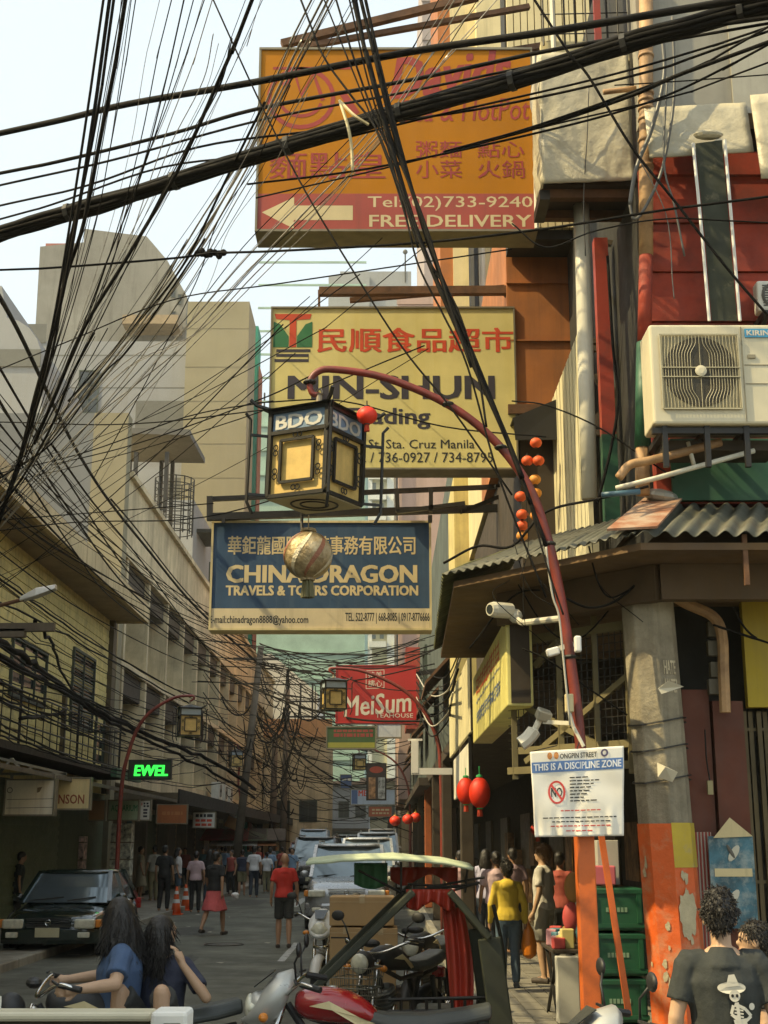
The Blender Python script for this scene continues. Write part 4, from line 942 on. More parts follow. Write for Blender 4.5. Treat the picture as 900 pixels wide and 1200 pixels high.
m.build('emblem', mat('emblem_gold', (.55, .22, .06), .5, var=.5, scale=60), r_)
m = MB(); ring(.79, .935, .04, .045, .02, m, 16); m.build('round_emblem', mat('emblem_blue', (.10, .08, .14), .5), r_)
m = MB(); m.tube([tp(.5, 1.0), tp(.55, 1.0) + Vector((0, .03, .06))], .004, 4); m.tube([tp(0, 1), tp(.3, 1.0) + Vector((.0, .05, .03))], .003, 4); m.build('tie', iron, r_)

# ================================================================ lanterns and lamp posts
lan_cream = mat('lantern_cream', (.62, .42, .14), .5, var=.2, scale=8, streak=.3)
lan_blue = mat('lantern_blue', (.16, .24, .33), .5, var=.1)
lan_grey = mat('lantern_silver_ink', (.55, .53, .47), .5)
def lantern(loc, label, text=None, top=None, group='street lanterns on curved arms'):
    r_ = empty('street_lantern', loc, label, 'lantern', group)        # origin at the hanging point
    w, h = .215, .56; T = -.16                                         # half width, height, top
    m = MB(); m.loft([[(x * (w - .012), y * (w - .012), z) for x, y in ((-1, -1), (1, -1), (1, 1), (-1, 1))] for z in (T - h, T)]); m.build('panel', lan_cream, r_, local=True)
    m = MB(); m.m(top or lan_blue)
    for s_ in range(4):
        rot = Matrix.Rotation(s_ * math.pi / 2, 3, 'Z')
        m.add([rot @ Vector(p) for p in ((-w + .01, -w + .004, T - .13), (w - .01, -w + .004, T - .13), (w - .01, -w + .004, T - .01), (-w + .01, -w + .004, T - .01))], [(0, 1, 2, 3)])
    m.build('top_panel', None, r_, local=True)
    m = MB()
    for s_ in range(4):
        rot = Matrix.Rotation(s_ * math.pi / 2, 3, 'Z'); q = lambda x, z, o=0.0: rot @ Vector((x, -w - .004 - o, z))
        m.bar(q(-w, T - h), q(-w, T + .01), .028)
        for z in (T, T - .145, T - h): m.bar(q(-w, z), q(w, z), .024)
        a, c, d, e = -.125, .125, T - h + .085, T - .20
        for p0_, p1_ in (((a, d), (c, d)), ((c, d), (c, e)), ((c, e), (a, e)), ((a, e), (a, d))): m.bar(q(*p0_, .004), q(*p1_, .004), .018)
        for cx, cz in ((-.165, d + .06), (-.165, e - .06), (.165, d + .06), (.165, e - .06), (0, d - .04), (0, e + .03)):
            for k in (-1, 1): m.torus(q(cx + (.016 * k if abs(cx) < .01 else 0), cz + (0 if abs(cx) < .01 else .018 * k), .004), .017, .0045, 10, 4, rot @ Matrix.Rotation(R(90), 3, 'X'))
        # stand-off rods at the corners
        k1, k2 = rot @ Vector((-w - .095, -w - .095, 0)), rot @ Vector((-w, -w, 0))
        m.tube([k1 + Vector((0, 0, T - .02)) * 1 + (k1 - k2) * .25, k1 + Vector((0, 0, T - .06)), k1 + Vector((0, 0, T - h - .04)), k1 + (k2 - k1) * .3 + Vector((0, 0, T - h - .12))], .011, 5)
        for z in (T - .16, T - h + .01): m.bar(k1 + Vector((0, 0, z)), k2 + Vector((0, 0, z)), .016)
    m.add([(-w - .05, -w - .05, T + .012), (w + .05, -w - .05, T + .012), (w + .05, w + .05, T + .012), (-w - .05, w + .05, T + .012), (0, 0, T + .10)], [(0, 3, 2, 1), (0, 1, 4), (1, 2, 4), (2, 3, 4), (3, 0, 4)])
    for s_ in range(4): rot = Matrix.Rotation(s_ * math.pi / 2, 3, 'Z'); m.tube([rot @ Vector((w, w, T + .02)), rot @ Vector((w + .07, w + .07, T + .04)), rot @ Vector((w + .10, w + .10, T + .075))], .013, 5)
    m.build('frame', iron, r_, local=True)
    m = MB(); m.bx(-w, w, -w, w, T - h - .02, T - h - .006); m.build('base_plate', mat('lantern_base', (.42, .36, .22), .7), r_, local=True)
    m = MB(); m.torus((0, 0, T - h - .022), .15, .007, 24, 5); m.torus((0, 0, T - h - .022), .09, .007, 20, 5); m.build('base_ring', iron, r_, local=True)
    m = MB(); m.lathe([(.03, T + .07), (.045, T + .09), (.02, T + .11), (.02, -.01), (.028, 0)], 10); m.torus((0, 0, .012), .022, .006, 12, 5, Euler((R(90), 0, 0))); m.build('hanger', mat('hanger_metal', (.3, .25, .18), .5, metal=.5), r_, local=True)
    if text:
        m = MB()
        for s_ in (0, 1):
            rot = Matrix.Rotation(s_ * math.pi / 2, 3, 'Z'); m.text(text, (-w + .035, T - .122, w - .035, T - .028), lambda u, v: rot @ Vector((u, -w - .001, v)), .03)
        m.build('lettering', lan_grey, r_, local=True)
    return r_
hk = V(374, 462, PY)
big = lantern(hk, 'large square street lantern with blue lettered top over the blue sign', 'BDO', group=None)
big.rotation_euler = (0, R(2), R(-31))
lamp_pts = [(702, 1330), (690, 1185), (684, 980), (680, 870), (668, 770), (655, 690), (640, 625), (618, 567), (578, 515), (525, 474), (452, 443), (392, 433), (372, 436), (363, 448), (366, 461), (374, 463)]
P3 = [V(x, y, PY) for x, y in lamp_pts]; P3[0] = Vector((P3[1].x + .02, PY, 0))
r_ = empty('lamp_post', P3[0], 'red curved lamp post with orange foot carrying the big lantern and notice', 'lamp post')
cc = catmull(P3[2:], 5)
m = MB(); m.tube(cc, [max(.016, .036 - .018 * k / len(cc)) for k in range(len(cc))], 10); m.build('arm', mat('lamp_red', (.20, .03, .02), .5, var=.3, dirt=(.08, .03, .02), damt=.4, dscale=6), r_, smooth=True)
m = MB(); q0 = P3[0]; q1 = V(684, 975, PY); s_ = .055
m.loft([[(q.x + a * s_, q.y + c * s_, q.z) for a, c in ((-1, -1), (1, -1), (1, 1), (-1, 1))] for q in (q0, q1)]); m.build('foot', orange_paint, r_, bevel=.008)
m = MB(); m.box((q0.x, PY, .07), (.3, .3, .14)); m.build('base', concrete, r_, bevel=.02)
m = MB()
for y in (448, 475, 520, 640, 770): q = min(cc, key=lambda p: abs(p.z - V(600, y, PY).z)); m.ell(q, (.045, .045, .02), 8, 6)
m.build('clamp', iron, r_)
def side_lamp(base, h, reach, label, group='curved lamp posts'):
    r_ = empty('lamp_post', base, label, 'lamp post', group); sg = 1 if reach > 0 else -1; a = abs(reach)
    m = MB(); pts = catmull([(0, 0, 0), (.0, 0, h * .55), (sg * .12, 0, h * .75), (sg * a * .3, 0, h * .9), (sg * a * .7, 0, h * .985), (sg * a, 0, h), (sg * (a + .08), 0, h - .05), (sg * a, 0, h - .12)], 5)
    m.tube(pts, [max(.018, .05 - .03 * k / len(pts)) for k in range(len(pts))], 7); m.build('arm', MATS['lamp_red'], r_, local=True, smooth=True)
    return r_
for (px, py, Y, X, lab1, lab2) in ((223, 822, 28, -5.45, 'hanging lantern on the thin arm before the finned block', 'thin red lamp post on the far pavement by the green lit sign'),
                                   (277, 876, 52, -5.5, 'small far lantern below the cables of the finned block', 'distant lamp post beside the far pavement'),
                                   (391, 790, 27, 1.15, 'lantern hanging in front of the red teahouse sign', 'lamp post in the arcade reaching out to the teahouse lantern'),
                                   (421, 880, 52, 1.0, 'small far lantern above the blue and white sign', 'distant lamp post on the arcade side')):
    q = V(px, py, Y); l = lantern(q, lab1, top=mat('lantern_paleblue', (.34, .40, .42), .5)); l.rotation_euler = (0, 0, R(random.uniform(5, 20)))
    side_lamp(Vector((X, Y, .12)), q.z - .12 + .12, q.x - X, lab2)

red_paper = mat('lantern_red', (.75, .035, .015), .55, var=.15, scale=6)
def paper_lantern(loc, r, label, shade=red_paper, cap=None, squash=.92, tassel=True, group=None, ribs=True, tm=None):
    r_ = empty('paper_lantern', loc, label, 'lantern', group); m = MB(); n = 32; prof = []
    for k in range(13):
        a = -math.pi / 2 + math.pi * k / 12; prof.append((max(.25 * r, r * math.cos(a)), r * squash * math.sin(a)))
    rings = []
    for rr_, z in prof: rings.append([Vector((rr_ * (1 + (.06 if ribs and j % 2 else 0)) * math.cos(2 * math.pi * j / n), rr_ * (1 + (.06 if ribs and j % 2 else 0)) * math.sin(2 * math.pi * j / n), z)) for j in range(n)])
    m.loft(rings); m.build('shade', shade, r_, local=True, smooth=True)
    m = MB(); m.lathe([(.27 * r, r * squash * .96), (.34 * r, r * squash), (.3 * r, r * squash * 1.12), (.1 * r, r * squash * 1.16)], 12); m.lathe([(.3 * r, -r * squash * 1.04), (.3 * r, -r * squash * .94)], 12); m.tube([(0, 0, r * squash), (0, 0, r * squash * 1.7)], .004, 4); m.build('cap', cap or mat('lantern_gold', (.5, .3, .06), .5), r_, local=True)
    if tassel:
        m = MB()
        for k in range(7): a = 2 * math.pi * k / 7; m.tube([(.12 * r * math.cos(a), .12 * r * math.sin(a), -r * squash), (.2 * r * math.cos(a), .2 * r * math.sin(a), -r * squash - r * .75)], .10 * r, 4)
        m.build('tassel', tm or mat('tassel_red', (.5, .05, .02), .7), r_, local=True)
    return r_
foil = mat('gold_foil', (.40, .29, .15), .4, metal=.35, var=.55, scale=9, bump=1.0, bscale=16, dirt=(.62, .54, .38), damt=.36, dscale=9)
gl = paper_lantern(V(361, 651, PY), .155, 'round gold foil lantern hanging under the big street lantern', foil, foil, 1.0, ribs=False, tm=mat('tassel_olive', (.12, .11, .05), .7))
for k in range(7):
    m = MB(); a0_ = 2 * math.pi * k / 7; rows = []
    for t in range(15):
        la = -1.15 + 2.3 * t / 14; lo = a0_ + 1.5 * t / 14; wd = .10 * math.cos(la) + .02
        rows.append([Vector((.157 * math.cos(la) * math.cos(lo + q), .157 * math.cos(la) * math.sin(lo + q), .157 * math.sin(la))) for q in (-wd, 0, wd)])
    m.add([q for r_ in rows for q in r_], [(3 * t + c, 3 * t + 3 + c, 3 * t + 4 + c, 3 * t + 1 + c) for t in range(14) for c in (0, 1)])
    m.build('foil_band', mat('foil_red', (.33, .13, .07), .45, metal=.2, var=.5, scale=14, bump=.6) if k % 2 else mat('foil_highlight', (.66, .58, .42), .35, metal=.3, var=.4, scale=14, bump=.6), gl, local=True, smooth=True)  # pale bands paint highlights on the foil
paper_lantern(V(430, 487, PY - .1), .064, 'small red ball lantern hung at the corner of the big street lantern', cap=iron)
for k, (px, py, rr_, lab) in enumerate(((546, 927, .088, 'red paper lantern in front of the banner, half hidden by its twin'), (562, 929, .094, 'red paper lantern with green top, the outer of the pair by the banner'))):
    l = paper_lantern(V(px, py, 12.6 - .25 * k), rr_ * (1 if k else .95), lab, cap=mat('leaf_green', (.03, .4, .12), .6), squash=1.5)
strings = [((628, 519), (631, 540), (618, 540), (627, 562), (628, 578)), ((610, 582), (612, 603), (612, 616), (612, 628), (628, 604))]
n_ = ['orange red ball lantern high on the first string beside the lamp arm', 'orange red ball lantern low on the string beside the lamp arm']
for i, st in enumerate(strings):
    for k, (px, py) in enumerate(st): paper_lantern(V(px, py, 12.5 + .05 * k), .056, 'orange ball lantern strung in a cluster before the yellow balcony', mat('lantern_orange', (.70, .10, .03), .55) if k < 3 else mat('lantern_amber', (.68, .28, .06), .55), tassel=False, group='orange ball lanterns before the yellow balcony', cap=iron)
r_ = paper_lantern(V(630, 972, 15.5), .08, 'dark red lantern hanging in the arcade behind the notice', mat('dark_red_paper', (.35, .02, .01), .6))
for k, (px, py) in enumerate(((463, 962), (478, 960), (487, 958))): paper_lantern(V(px, py, 40 + k), .16, 'far red lantern hanging under the dark arcade', red_paper, group='far red lanterns under the arcade', tassel=False)
# ================================================================ cables
rub = mat('cable_black', (.008, .007, .006), .75, var=.3, spec=.12)
rub_grey = mat('cable_grey', (.10, .095, .08), .4, var=.2)
rub_pale = mat('cable_pale', (.45, .42, .34), .45)
def cable(pts, Y0, Y1, r, label, group=None, m_=None, per=6, name='cable', n=5, cat='cable', wob=0.0):
    k = len(pts); Ys = [Y0 + (Y1 - Y0) * i / (k - 1) for i in range(k)]
    Q = [V(x, y, Y) for (x, y), Y in zip(pts, Ys)]
    out = lambda p: p[0] < 0 or p[0] > 900 or p[1] < 0
    if out(pts[0]): Q.insert(0, Q[0] + (Q[0] - Q[1]).normalized() * 6)
    if out(pts[-1]): Q.append(Q[-1] + (Q[-1] - Q[-2]).normalized() * 6)
    P = catmull(Q, per)
    if wob: P = [p + Vector((noise.noise(p * 1.7) * wob, 0, noise.noise(p * 1.3 + Vector((9, 2, 4))) * wob)) for p in P]
    m = MB(); m.tube(P, r, n)
    o = m.build(name, m_ or rub, smooth=True)
    off = P[0].copy(); o.data.transform(Matrix.Translation(-off)); o.location = off
    return tag(o, label, cat, group)
rc = random.Random(21)
# the heavy lashed bundle across the top: one bound thing
base_pts = [(-60, 297), (20, 267), (150, 229), (300, 182), (450, 137), (600, 95), (750, 46), (900, 4), (960, -14)]
P = catmull([V(x, y, 10.5 - 3.1 * i / 8) for i, (x, y) in enumerate(base_pts)], 8)
P = [P[0] + (P[0] - P[4]).normalized() * 8] + P + [P[-1] + (P[-1] - P[-5]).normalized() * (2.5 * q) for q in (1, 2, 3)]
root = empty('cable_bundle', P[0], 'thick lashed bundle of black power cables crossing the whole top of the street', 'cable bundle')
for k in range(9):
    a = 2 * math.pi * k / 8; rr_ = 0 if k == 8 else .046
    m = MB(); m.tube([p + Vector((.0, math.cos(a + i * .05) * rr_, math.sin(a + i * .05) * rr_ + .02 * noise.noise((i * .3, k, 0)))) for i, p in enumerate(P)], .022 if k % 3 else .029, 6); m.build('strand', rub, root, smooth=True)
m = MB()
for i in range(6, len(P) - 4, 7): t = (P[i + 1] - P[i - 1]).normalized(); m.tube([P[i] - t * .02, P[i] + t * .02], .076, 8)
m.build('lashing', mat('lash_dark', (.02, .019, .016), .7), root)
for pts, Y0, Y1, r, lab in (
    ([(-40, 165), (70, 141), (150, 122), (300, 96), (480, 61), (650, 36), (920, -9)], 11, 7.6, .028, 'heavy black cable highest across the sky and hotpot sign'),
    ([(-40, 211), (70, 189), (200, 157), (300, 128), (480, 94), (640, 60), (760, 40), (920, 18)], 11.5, 7.7, .017, 'black cable second from the top across the sky'),
    ([(-40, 226), (130, 188), (300, 142), (470, 109), (620, 78), (760, 52), (920, 24)], 11.2, 7.8, .011, 'thinner black cable riding just above the lashed bundle'),
    ([(-40, 250), (100, 218), (230, 173), (380, 152), (560, 128), (760, 84), (920, 30)], 10.8, 7.9, .010, 'black cable crossing over and under the lashed bundle'),
    ([(-40, 268), (60, 240), (190, 196), (330, 178), (500, 138), (700, 92), (840, 52), (930, 22)], 10.4, 7.8, .009, 'thin black cable clinging beneath the lashed bundle'),
    ([(560, 168), (640, 146), (740, 112), (800, 86), (920, 42)], 9, 7.6, .015, 'black cable curving up past the grey tarp wall'),
    ([(520, 178), (620, 150), (740, 108), (830, 72), (920, 20)], 9, 7.6, .009, 'thin black cable curving past the silver tarp'),
    ([(290, 216), (430, 198), (620, 158), (760, 120), (860, 74), (930, 36)], 9.5, 7.7, .009, 'thin cable crossing the red characters of the hotpot sign'),
    ([(300, 232), (480, 190), (640, 148), (800, 110), (920, 66)], 9.6, 7.8, .007, 'fine cable crossing low over the hotpot characters'),
    ([(-40, 318), (60, 314), (200, 303), (248, 297), (330, 294), (500, 284), (640, 268), (780, 246), (920, 228)], 10.5, 8.2, .010, 'black cable with taped joint crossing below the arrow of the hotpot sign'),
    ([(620, -10), (665, 60), (690, 90), (740, 172), (790, 235), (850, 312), (900, 370)], 8.3, 8.4, .010, 'black cable slanting down over the silver tarp'),
    ([(720, 100), (800, 95), (920, 86)], 8.4, 8.2, .005, 'fine level cable over the grey tarp wall'),
    ([(600, 262), (640, 290), (700, 270), (790, 256), (920, 262)], 8.5, 8.3, .006, 'fine sagging cable under the silver tarp')):
    cable(pts, Y0, Y1, r, lab)
m = MB(); q = V(246, 297, 9.9)
for k in range(7): m.ell(q + Vector((-.10 + .035 * k, 0, .012 * math.sin(k * 2.2))), (.03, .03, .028 + .012 * (k % 2)), 8, 6)
tag(m.build('cable_joint', rub, smooth=True), 'lumpy taped cable joint dark against the sky above the concrete tower', 'cable joint')
m = MB(); m.tube(catmull([V(398, 118, 8.7), V(408, 150, 8.6), V(412, 175, 8.6), V(413, 200, 8.6)]), .012, 5); m.tube(catmull([V(400, 120, 8.7), V(415, 135, 8.6), V(432, 146, 8.6)]), .012, 5)
tag(m.build('loose_ribbon', cream_paint), 'pale loose ribbon hanging from the cables before the hotpot sign', 'ribbon')

fan = [  # dark fan, top to the tangle
    ([(124, -20), (104, 120), (84, 250), (62, 380), (40, 470), (24, 540), (-10, 640)], .014), ([(131, -20), (112, 120), (92, 245), (70, 360), (42, 460), (22, 540), (-5, 620)], .019),
    ([(136, -20), (118, 110), (98, 215), (80, 292), (64, 400), (36, 500), (10, 580)], .016), ([(150, -20), (136, 70), (118, 160), (98, 262), (76, 330), (50, 440), (25, 530)], .022),
    ([(162, -20), (148, 70), (128, 180), (112, 262), (76, 390), (30, 530)], .006), ([(206, -20), (186, 60), (166, 160), (140, 260), (100, 380), (40, 520)], .006),
    ([(220, -20), (200, 70), (178, 160), (160, 220), (128, 300), (90, 400), (30, 540)], .008), ([(232, -20), (208, 70), (186, 145), (164, 210), (130, 310), (80, 430), (24, 545)], .006),
    ([(246, -20), (216, 70), (186, 150), (150, 240), (128, 320), (84, 430)], .006), ([(303, -20), (280, 40), (256, 95), (225, 165), (200, 215), (150, 300), (98, 385), (66, 460), (40, 520)], .022),
    ([(272, 45), (258, 100), (220, 170), (186, 235), (140, 330), (100, 410), (50, 505)], .007), ([(110, 390), (84, 440), (60, 500), (26, 560), (-10, 610)], .014)]
for pts, r in fan: cable(pts, 8.4, 10.5, r * .72, 'dark cable of the fan sweeping down past the concrete tower', 'dark fan of cables before the concrete tower', n=6)
fan2 = [([(375, -20), (345, 40), (318, 105), (285, 180), (240, 250), (190, 330), (110, 440), (18, 545), (-30, 600)], .010), ([(388, -20), (352, 50), (322, 112), (280, 200), (222, 300), (150, 400), (60, 510), (-20, 610)], .012),
    ([(394, -20), (356, 55), (318, 130), (270, 220), (200, 325), (120, 430), (30, 530), (-20, 590)], .009), ([(400, -20), (362, 52), (330, 116), (290, 196), (230, 300), (150, 410), (60, 515), (-20, 620)], .010),
    ([(430, -20), (380, 70), (332, 150), (280, 230), (230, 320), (150, 440), (40, 570), (-20, 630)], .006), ([(545, -20), (498, 56), (440, 145), (380, 210), (300, 290), (230, 370), (150, 460), (40, 575), (-20, 640)], .007),
    ([(556, -20), (508, 60), (450, 150), (370, 235), (280, 330), (220, 400), (160, 450), (100, 500), (-20, 620)], .007), ([(600, -20), (520, 70), (450, 160), (370, 250), (300, 320), (230, 390), (150, 430), (60, 520)], .005),
    ([(560, 30), (470, 130), (380, 250), (320, 310), (240, 390), (180, 450), (60, 560)], .005), ([(340, 100), (300, 190), (255, 260), (230, 330), (170, 450), (110, 560)], .006),
    ([(310, 120), (270, 200), (215, 310), (160, 380), (80, 470)], .013), ([(240, 280), (200, 340), (150, 410), (120, 440), (60, 520), (0, 560)], .010)]
for i, (pts, r) in enumerate(fan2): cable(pts, 8.6, 12, r * .8, 'cable of the pale painted-glint fan sweeping over the sky below the hotpot sign', 'painted-glint fan of cables over the sky', m_=mat('cable_painted_glint', (.34, .31, .26), .3, metal=.4) if i < 9 else rub, n=6)  # sun glint put into a pale cable colour
for i in range(34):                                                    # many more fine wires in the same fans
    src, r = (fan + fan2 * 2)[rc.randrange(len(fan) + 2 * len(fan2))]; jx, jy, f_ = rc.uniform(-22, 22), rc.uniform(-10, 10), rc.uniform(-.5, .5)
    pts = [(x + jx * (1 - .8 * k / len(src)) + rc.uniform(-3, 3), y + jy + f_ * k) for k, (x, y) in enumerate(src)]
    cable(pts, 8.3 + rc.random() * .4, 10.5 + rc.random() * 2, rc.choice((.0025, .003, .004)), 'fine wire among the fan of cables over the sky', 'fine wires in the fan over the sky', m_=rc.choice((rub, rub, MATS['cable_painted_glint'])), n=5)
steep = [([(410, -20), (428, 60), (452, 150), (482, 252), (512, 330), (545, 405), (588, 500), (612, 560)], .017), ([(418, -20), (440, 70), (464, 165), (496, 262), (522, 340), (556, 420), (596, 520), (622, 590)], .015),
    ([(424, -20), (446, 80), (470, 175), (500, 280), (526, 345), (560, 430), (600, 530), (640, 640)], .013), ([(414, -20), (432, 75), (458, 165), (480, 240), (500, 300), (535, 360), (560, 440), (570, 500)], .008),
    ([(405, -20), (430, 90), (455, 175), (475, 250), (490, 310), (520, 370), (548, 430), (585, 560), (640, 700)], .007), ([(388, -20), (412, 60), (440, 140), (462, 190), (486, 268), (510, 320)], .008),
    ([(345, -20), (376, 60), (410, 110), (440, 150), (468, 220), (490, 290)], .008), ([(372, -20), (400, 50), (436, 140), (462, 210), (484, 285)], .006), ([(250, 0), (300, 110), (350, 210), (400, 295), (470, 405), (530, 480), (600, 580)], .0065),
    ([(430, 60), (458, 160), (498, 262), (528, 360), (552, 430)], .010), ([(560, 440), (590, 500), (612, 560), (640, 660), (660, 720)], .006)]
for pts, r in steep: cable(pts, 8.6, 7.9, r, 'black cable of the steep bunch dropping across both yellow signs', 'steep bunch of cables across the signs', n=6)
# cables running down along the yellow house and the finned block
down = [([(-30, 300), (20, 385), (70, 490), (100, 545), (130, 590), (170, 640), (230, 712), (300, 775)], .032, 12, 40), ([(-30, 380), (40, 500), (90, 580), (150, 670), (220, 740), (290, 790)], .018, 12, 42),
    ([(-30, 420), (30, 520), (90, 610), (150, 690), (230, 760)], .020, 12, 38), ([(-30, 460), (50, 560), (120, 650), (200, 720), (290, 770)], .012, 12, 42),
    ([(-30, 520), (60, 620), (120, 680), (180, 730), (260, 790)], .016, 12, 38), ([(20, 540), (80, 600), (150, 660), (220, 715), (300, 760)], .010, 13, 42),
    ([(60, 520), (110, 590), (160, 650), (210, 720), (250, 770)], .014, 13, 36), ([(30, 560), (90, 650), (130, 700), (200, 750), (290, 800)], .012, 13, 40),
    ([(-30, 560), (60, 640), (150, 690), (230, 740), (300, 780)], .010, 12, 44), ([(130, 585), (160, 620), (215, 690), (260, 735), (300, 762)], .016, 20, 44)]
for pts, r, a, c in down: cable(pts, a, c, r, 'black cable slanting down over the finned block towards the leaning pole', 'cables slanting down over the finned block', n=6)
mid = []
for k in range(30):
    y0 = rc.uniform(650, 870); y1 = 815 + (y0 - 650) * .42 + rc.uniform(-25, 35); sag = rc.uniform(5, 34); x1 = rc.uniform(200, 300)
    mid.append(([(-30, y0), (x1 * .25 - 10, y0 + (y1 - y0) * .25 + sag * .7), (x1 * .5, y0 + (y1 - y0) * .5 + sag), (x1 * .78, y0 + (y1 - y0) * .78 + sag * .8), (x1, y1)], rc.choice((.008, .010, .012, .018))))
for pts, r in mid: cable(pts, 17, rc.uniform(38, 50), r, 'sagging black cable crossing the front of the yellow house', 'sagging cables before the yellow house', wob=.05)
for pts, r, lab in (([(-30, 735), (30, 770), (60, 795), (110, 830), (150, 850), (200, 872), (250, 893), (300, 925)], .055, 'thick sagging cable clump running from the yellow house past the green lit sign'),
                    ([(-30, 750), (40, 790), (80, 815), (130, 846), (180, 870), (240, 900), (300, 935)], .04, 'second thick cable clump running just below the first one'),
                    ([(40, 725), (60, 755), (80, 800), (110, 838), (150, 862)], .03, 'thick cable drooping before the shuttered window'),
                    ([(25, 842), (60, 838), (85, 828), (110, 810)], .03, 'short drooping cable end before the balcony rail')):
    cable(pts, 18, 45, r, lab, wob=.08, n=6)
# level wires over the left facades
for k, (pts, a, c) in enumerate((([(-30, 445), (80, 400), (200, 352), (330, 332), (600, 292)], 12, 9), ([(-30, 494), (150, 497), (330, 478)], 12, 10), ([(-30, 562), (100, 530), (220, 488), (320, 470)], 13, 10), ([(-30, 612), (120, 600), (250, 590)], 13, 12),
    ([(60, 545), (160, 520), (300, 470), (365, 440)], 13, 9), ([(-30, 625), (90, 612), (240, 606), (400, 560)], 13, 10), ([(300, 472), (400, 470), (520, 500), (640, 512)], 9.5, 9))):
    cable(pts, a, c, .006, 'fine wire strung level across the grey wall and pale signs', 'fine level wires before the grey wall')
for k in range(22):                                                    # thin criss-cross over the grey wall
    if rc.random() < .55: x0, y0, x1, y1 = -40, rc.uniform(330, 640), rc.uniform(255, 320), rc.uniform(730, 800)
    else: x0, y0, x1, y1 = rc.uniform(330, 520), rc.uniform(250, 420), -40, rc.uniform(560, 720)
    cable([(x0, y0), (x0 * .6 + x1 * .4, y0 * .6 + y1 * .4 + 18), (x0 * .25 + x1 * .75, y0 * .25 + y1 * .75 + 14), (x1, y1)], 11, 22, rc.choice((.004, .005, .007)), 'thin crossing wire before the plain grey wall', 'thin crossing wires before the grey wall')
# wires around the right-hand signs, posts and awning
rw = [([(640, 640), (643, 670), (648, 700), (655, 722), (660, 770), (668, 850)], 8.1, 8.1, .007, 'white cable hanging down the red lamp post', rub_pale),
      ([(550, 760), (600, 700), (640, 692), (700, 700), (740, 690)], 9.4, 9.0, .007, 'black cable looping below the corrugated awning', None), ([(600, 672), (640, 735), (680, 748), (735, 690)], 9.2, 8.9, .006, 'black cable drooping below the awning beam', None),
      ([(690, 640), (700, 680), (715, 700), (740, 690)], 8.4, 8.6, .006, 'short black cable at the head of the concrete post', None), ([(660, 700), (690, 712), (720, 705), (745, 685)], 8.4, 8.6, .009, 'thick black cable bunch end at the concrete post head', None),
      ([(860, 712), (872, 735), (890, 750), (920, 760)], 8.7, 8.7, .008, 'black cable drooping before the yellow board', None), ([(520, 660), (560, 640), (600, 640), (640, 600), (700, 585), (760, 570)], 9.2, 8.6, .010, 'black cable along the top of the corrugated awning', None),
      ([(612, 760), (640, 772), (680, 800), (735, 838)], 8.9, 8.7, .006, 'thin cable behind the lamp post above the notice', None), ([(700, 590), (715, 530), (724, 470), (718, 400), (712, 300)], 9.4, 9.4, .012, 'black riser cable beside the white downpipe', None),
      ([(776, 40), (778, 90), (764, 150), (748, 190), (742, 214), (738, 240)], 8.7, 8.7, .016, 'grey hose bending down the pipe by the tarp', rub_grey), ([(788, 20), (790, 110), (780, 180), (770, 215), (752, 250), (742, 256), (738, 240)], 8.7, 8.7, .012, 'grey hose looping below the tarp balcony', rub_grey),
      ([(782, 90), (778, 190), (790, 240), (802, 300)], 8.6, 8.6, .008, 'thin grey hose hanging before the red boards', rub_grey), ([(690, 100), (688, 160), (684, 230), (686, 300)], 9.1, 9.3, .005, 'thin wire hanging down the silver tarp', rub_grey),
      ([(600, 470), (640, 475), (700, 500), (760, 540), (790, 560)], 9.5, 8.7, .006, 'thin wire crossing the white downpipe', None), ([(740, 170), (780, 250), (788, 330), (790, 350)], 8.5, 8.5, .004, 'fine wire before the red boards', rub_grey)]
for pts, a, c, r, lab, mm in rw: cable(pts, a, c, r, lab, m_=mm)
for k in range(6):
    x = rc.uniform(590, 720); y = rc.uniform(560, 680); cable([(x, y), (x + rc.uniform(-30, 30), y + rc.uniform(20, 60)), (x + rc.uniform(-20, 60), y + rc.uniform(50, 100))], 8.9, 8.6, .003, 'thin loose wire dangling at the edge of the awning', 'loose wires at the awning edge')
for k in range(7):
    q0 = (488, 772 + 9 * k); q1 = (546 - 3 * k, 742 + 14 * k); cable([q0, (q0[0] + 16, q0[1] + 18 + 3 * k), (q0[0] + 36, q0[1] + 20), q1], 30, 15, rc.choice((.008, .010, .014)), 'sagging cable between the teahouse sign and the banners', 'sagging cables beside the teahouse sign', m_=rub_pale if k in (2, 5) else rub)

# utility poles
wood = mat('pole_wood', (.11, .085, .06), .85, var=.3, streak=.4)
def pole(label, p0, p1, r, arms=()):
    o = empty('utility_pole', p0, label, 'pole'); m = MB(); m.tube([p0, p0.lerp(p1, .5), p1], [r * 1.2, r, r * .8], 10); m.build('shaft', wood, o, smooth=True)
    for a, c in arms: m = MB(); m.bar(a, c, .10); m.build('cross_arm', wood, o)
    return o
b0 = G(272, 1047); t0 = V(306, 757, b0.y)
pole('leaning timber utility pole wrapped in cables by the finned block', b0, t0, .15, ((V(300, 775, b0.y) - Vector((.9, 0, -.1)), V(300, 775, b0.y) + Vector((.9, 0, .1))),))
b1 = G(330, 1030); pole('upright concrete utility pole amid the densest cable tangle', b1, V(337, 808, b1.y), .17, ((V(326, 862, b1.y), V(350, 860, b1.y)),))
b2 = Vector((b1.x - .9, b1.y + 4, 0)); pole('dark teal painted pole beside the tangled concrete pole', b2, b2 + Vector((.1, 0, 8)), .2)
b3 = Vector((-5.7, 16, .12)); pl = pole('timber pole at the kerb edge carrying a street light and cross arm', b3, b3 + Vector((0, 0, 8.5)), .15, ((V(-50, 736, 16), V(64, 735, 16)), (V(-50, 743, 16), V(30, 742, 16))))
r_ = empty('street_light', V(-40, 700, 16), 'grey street light head on a rusty arm before the yellow house', 'street light')
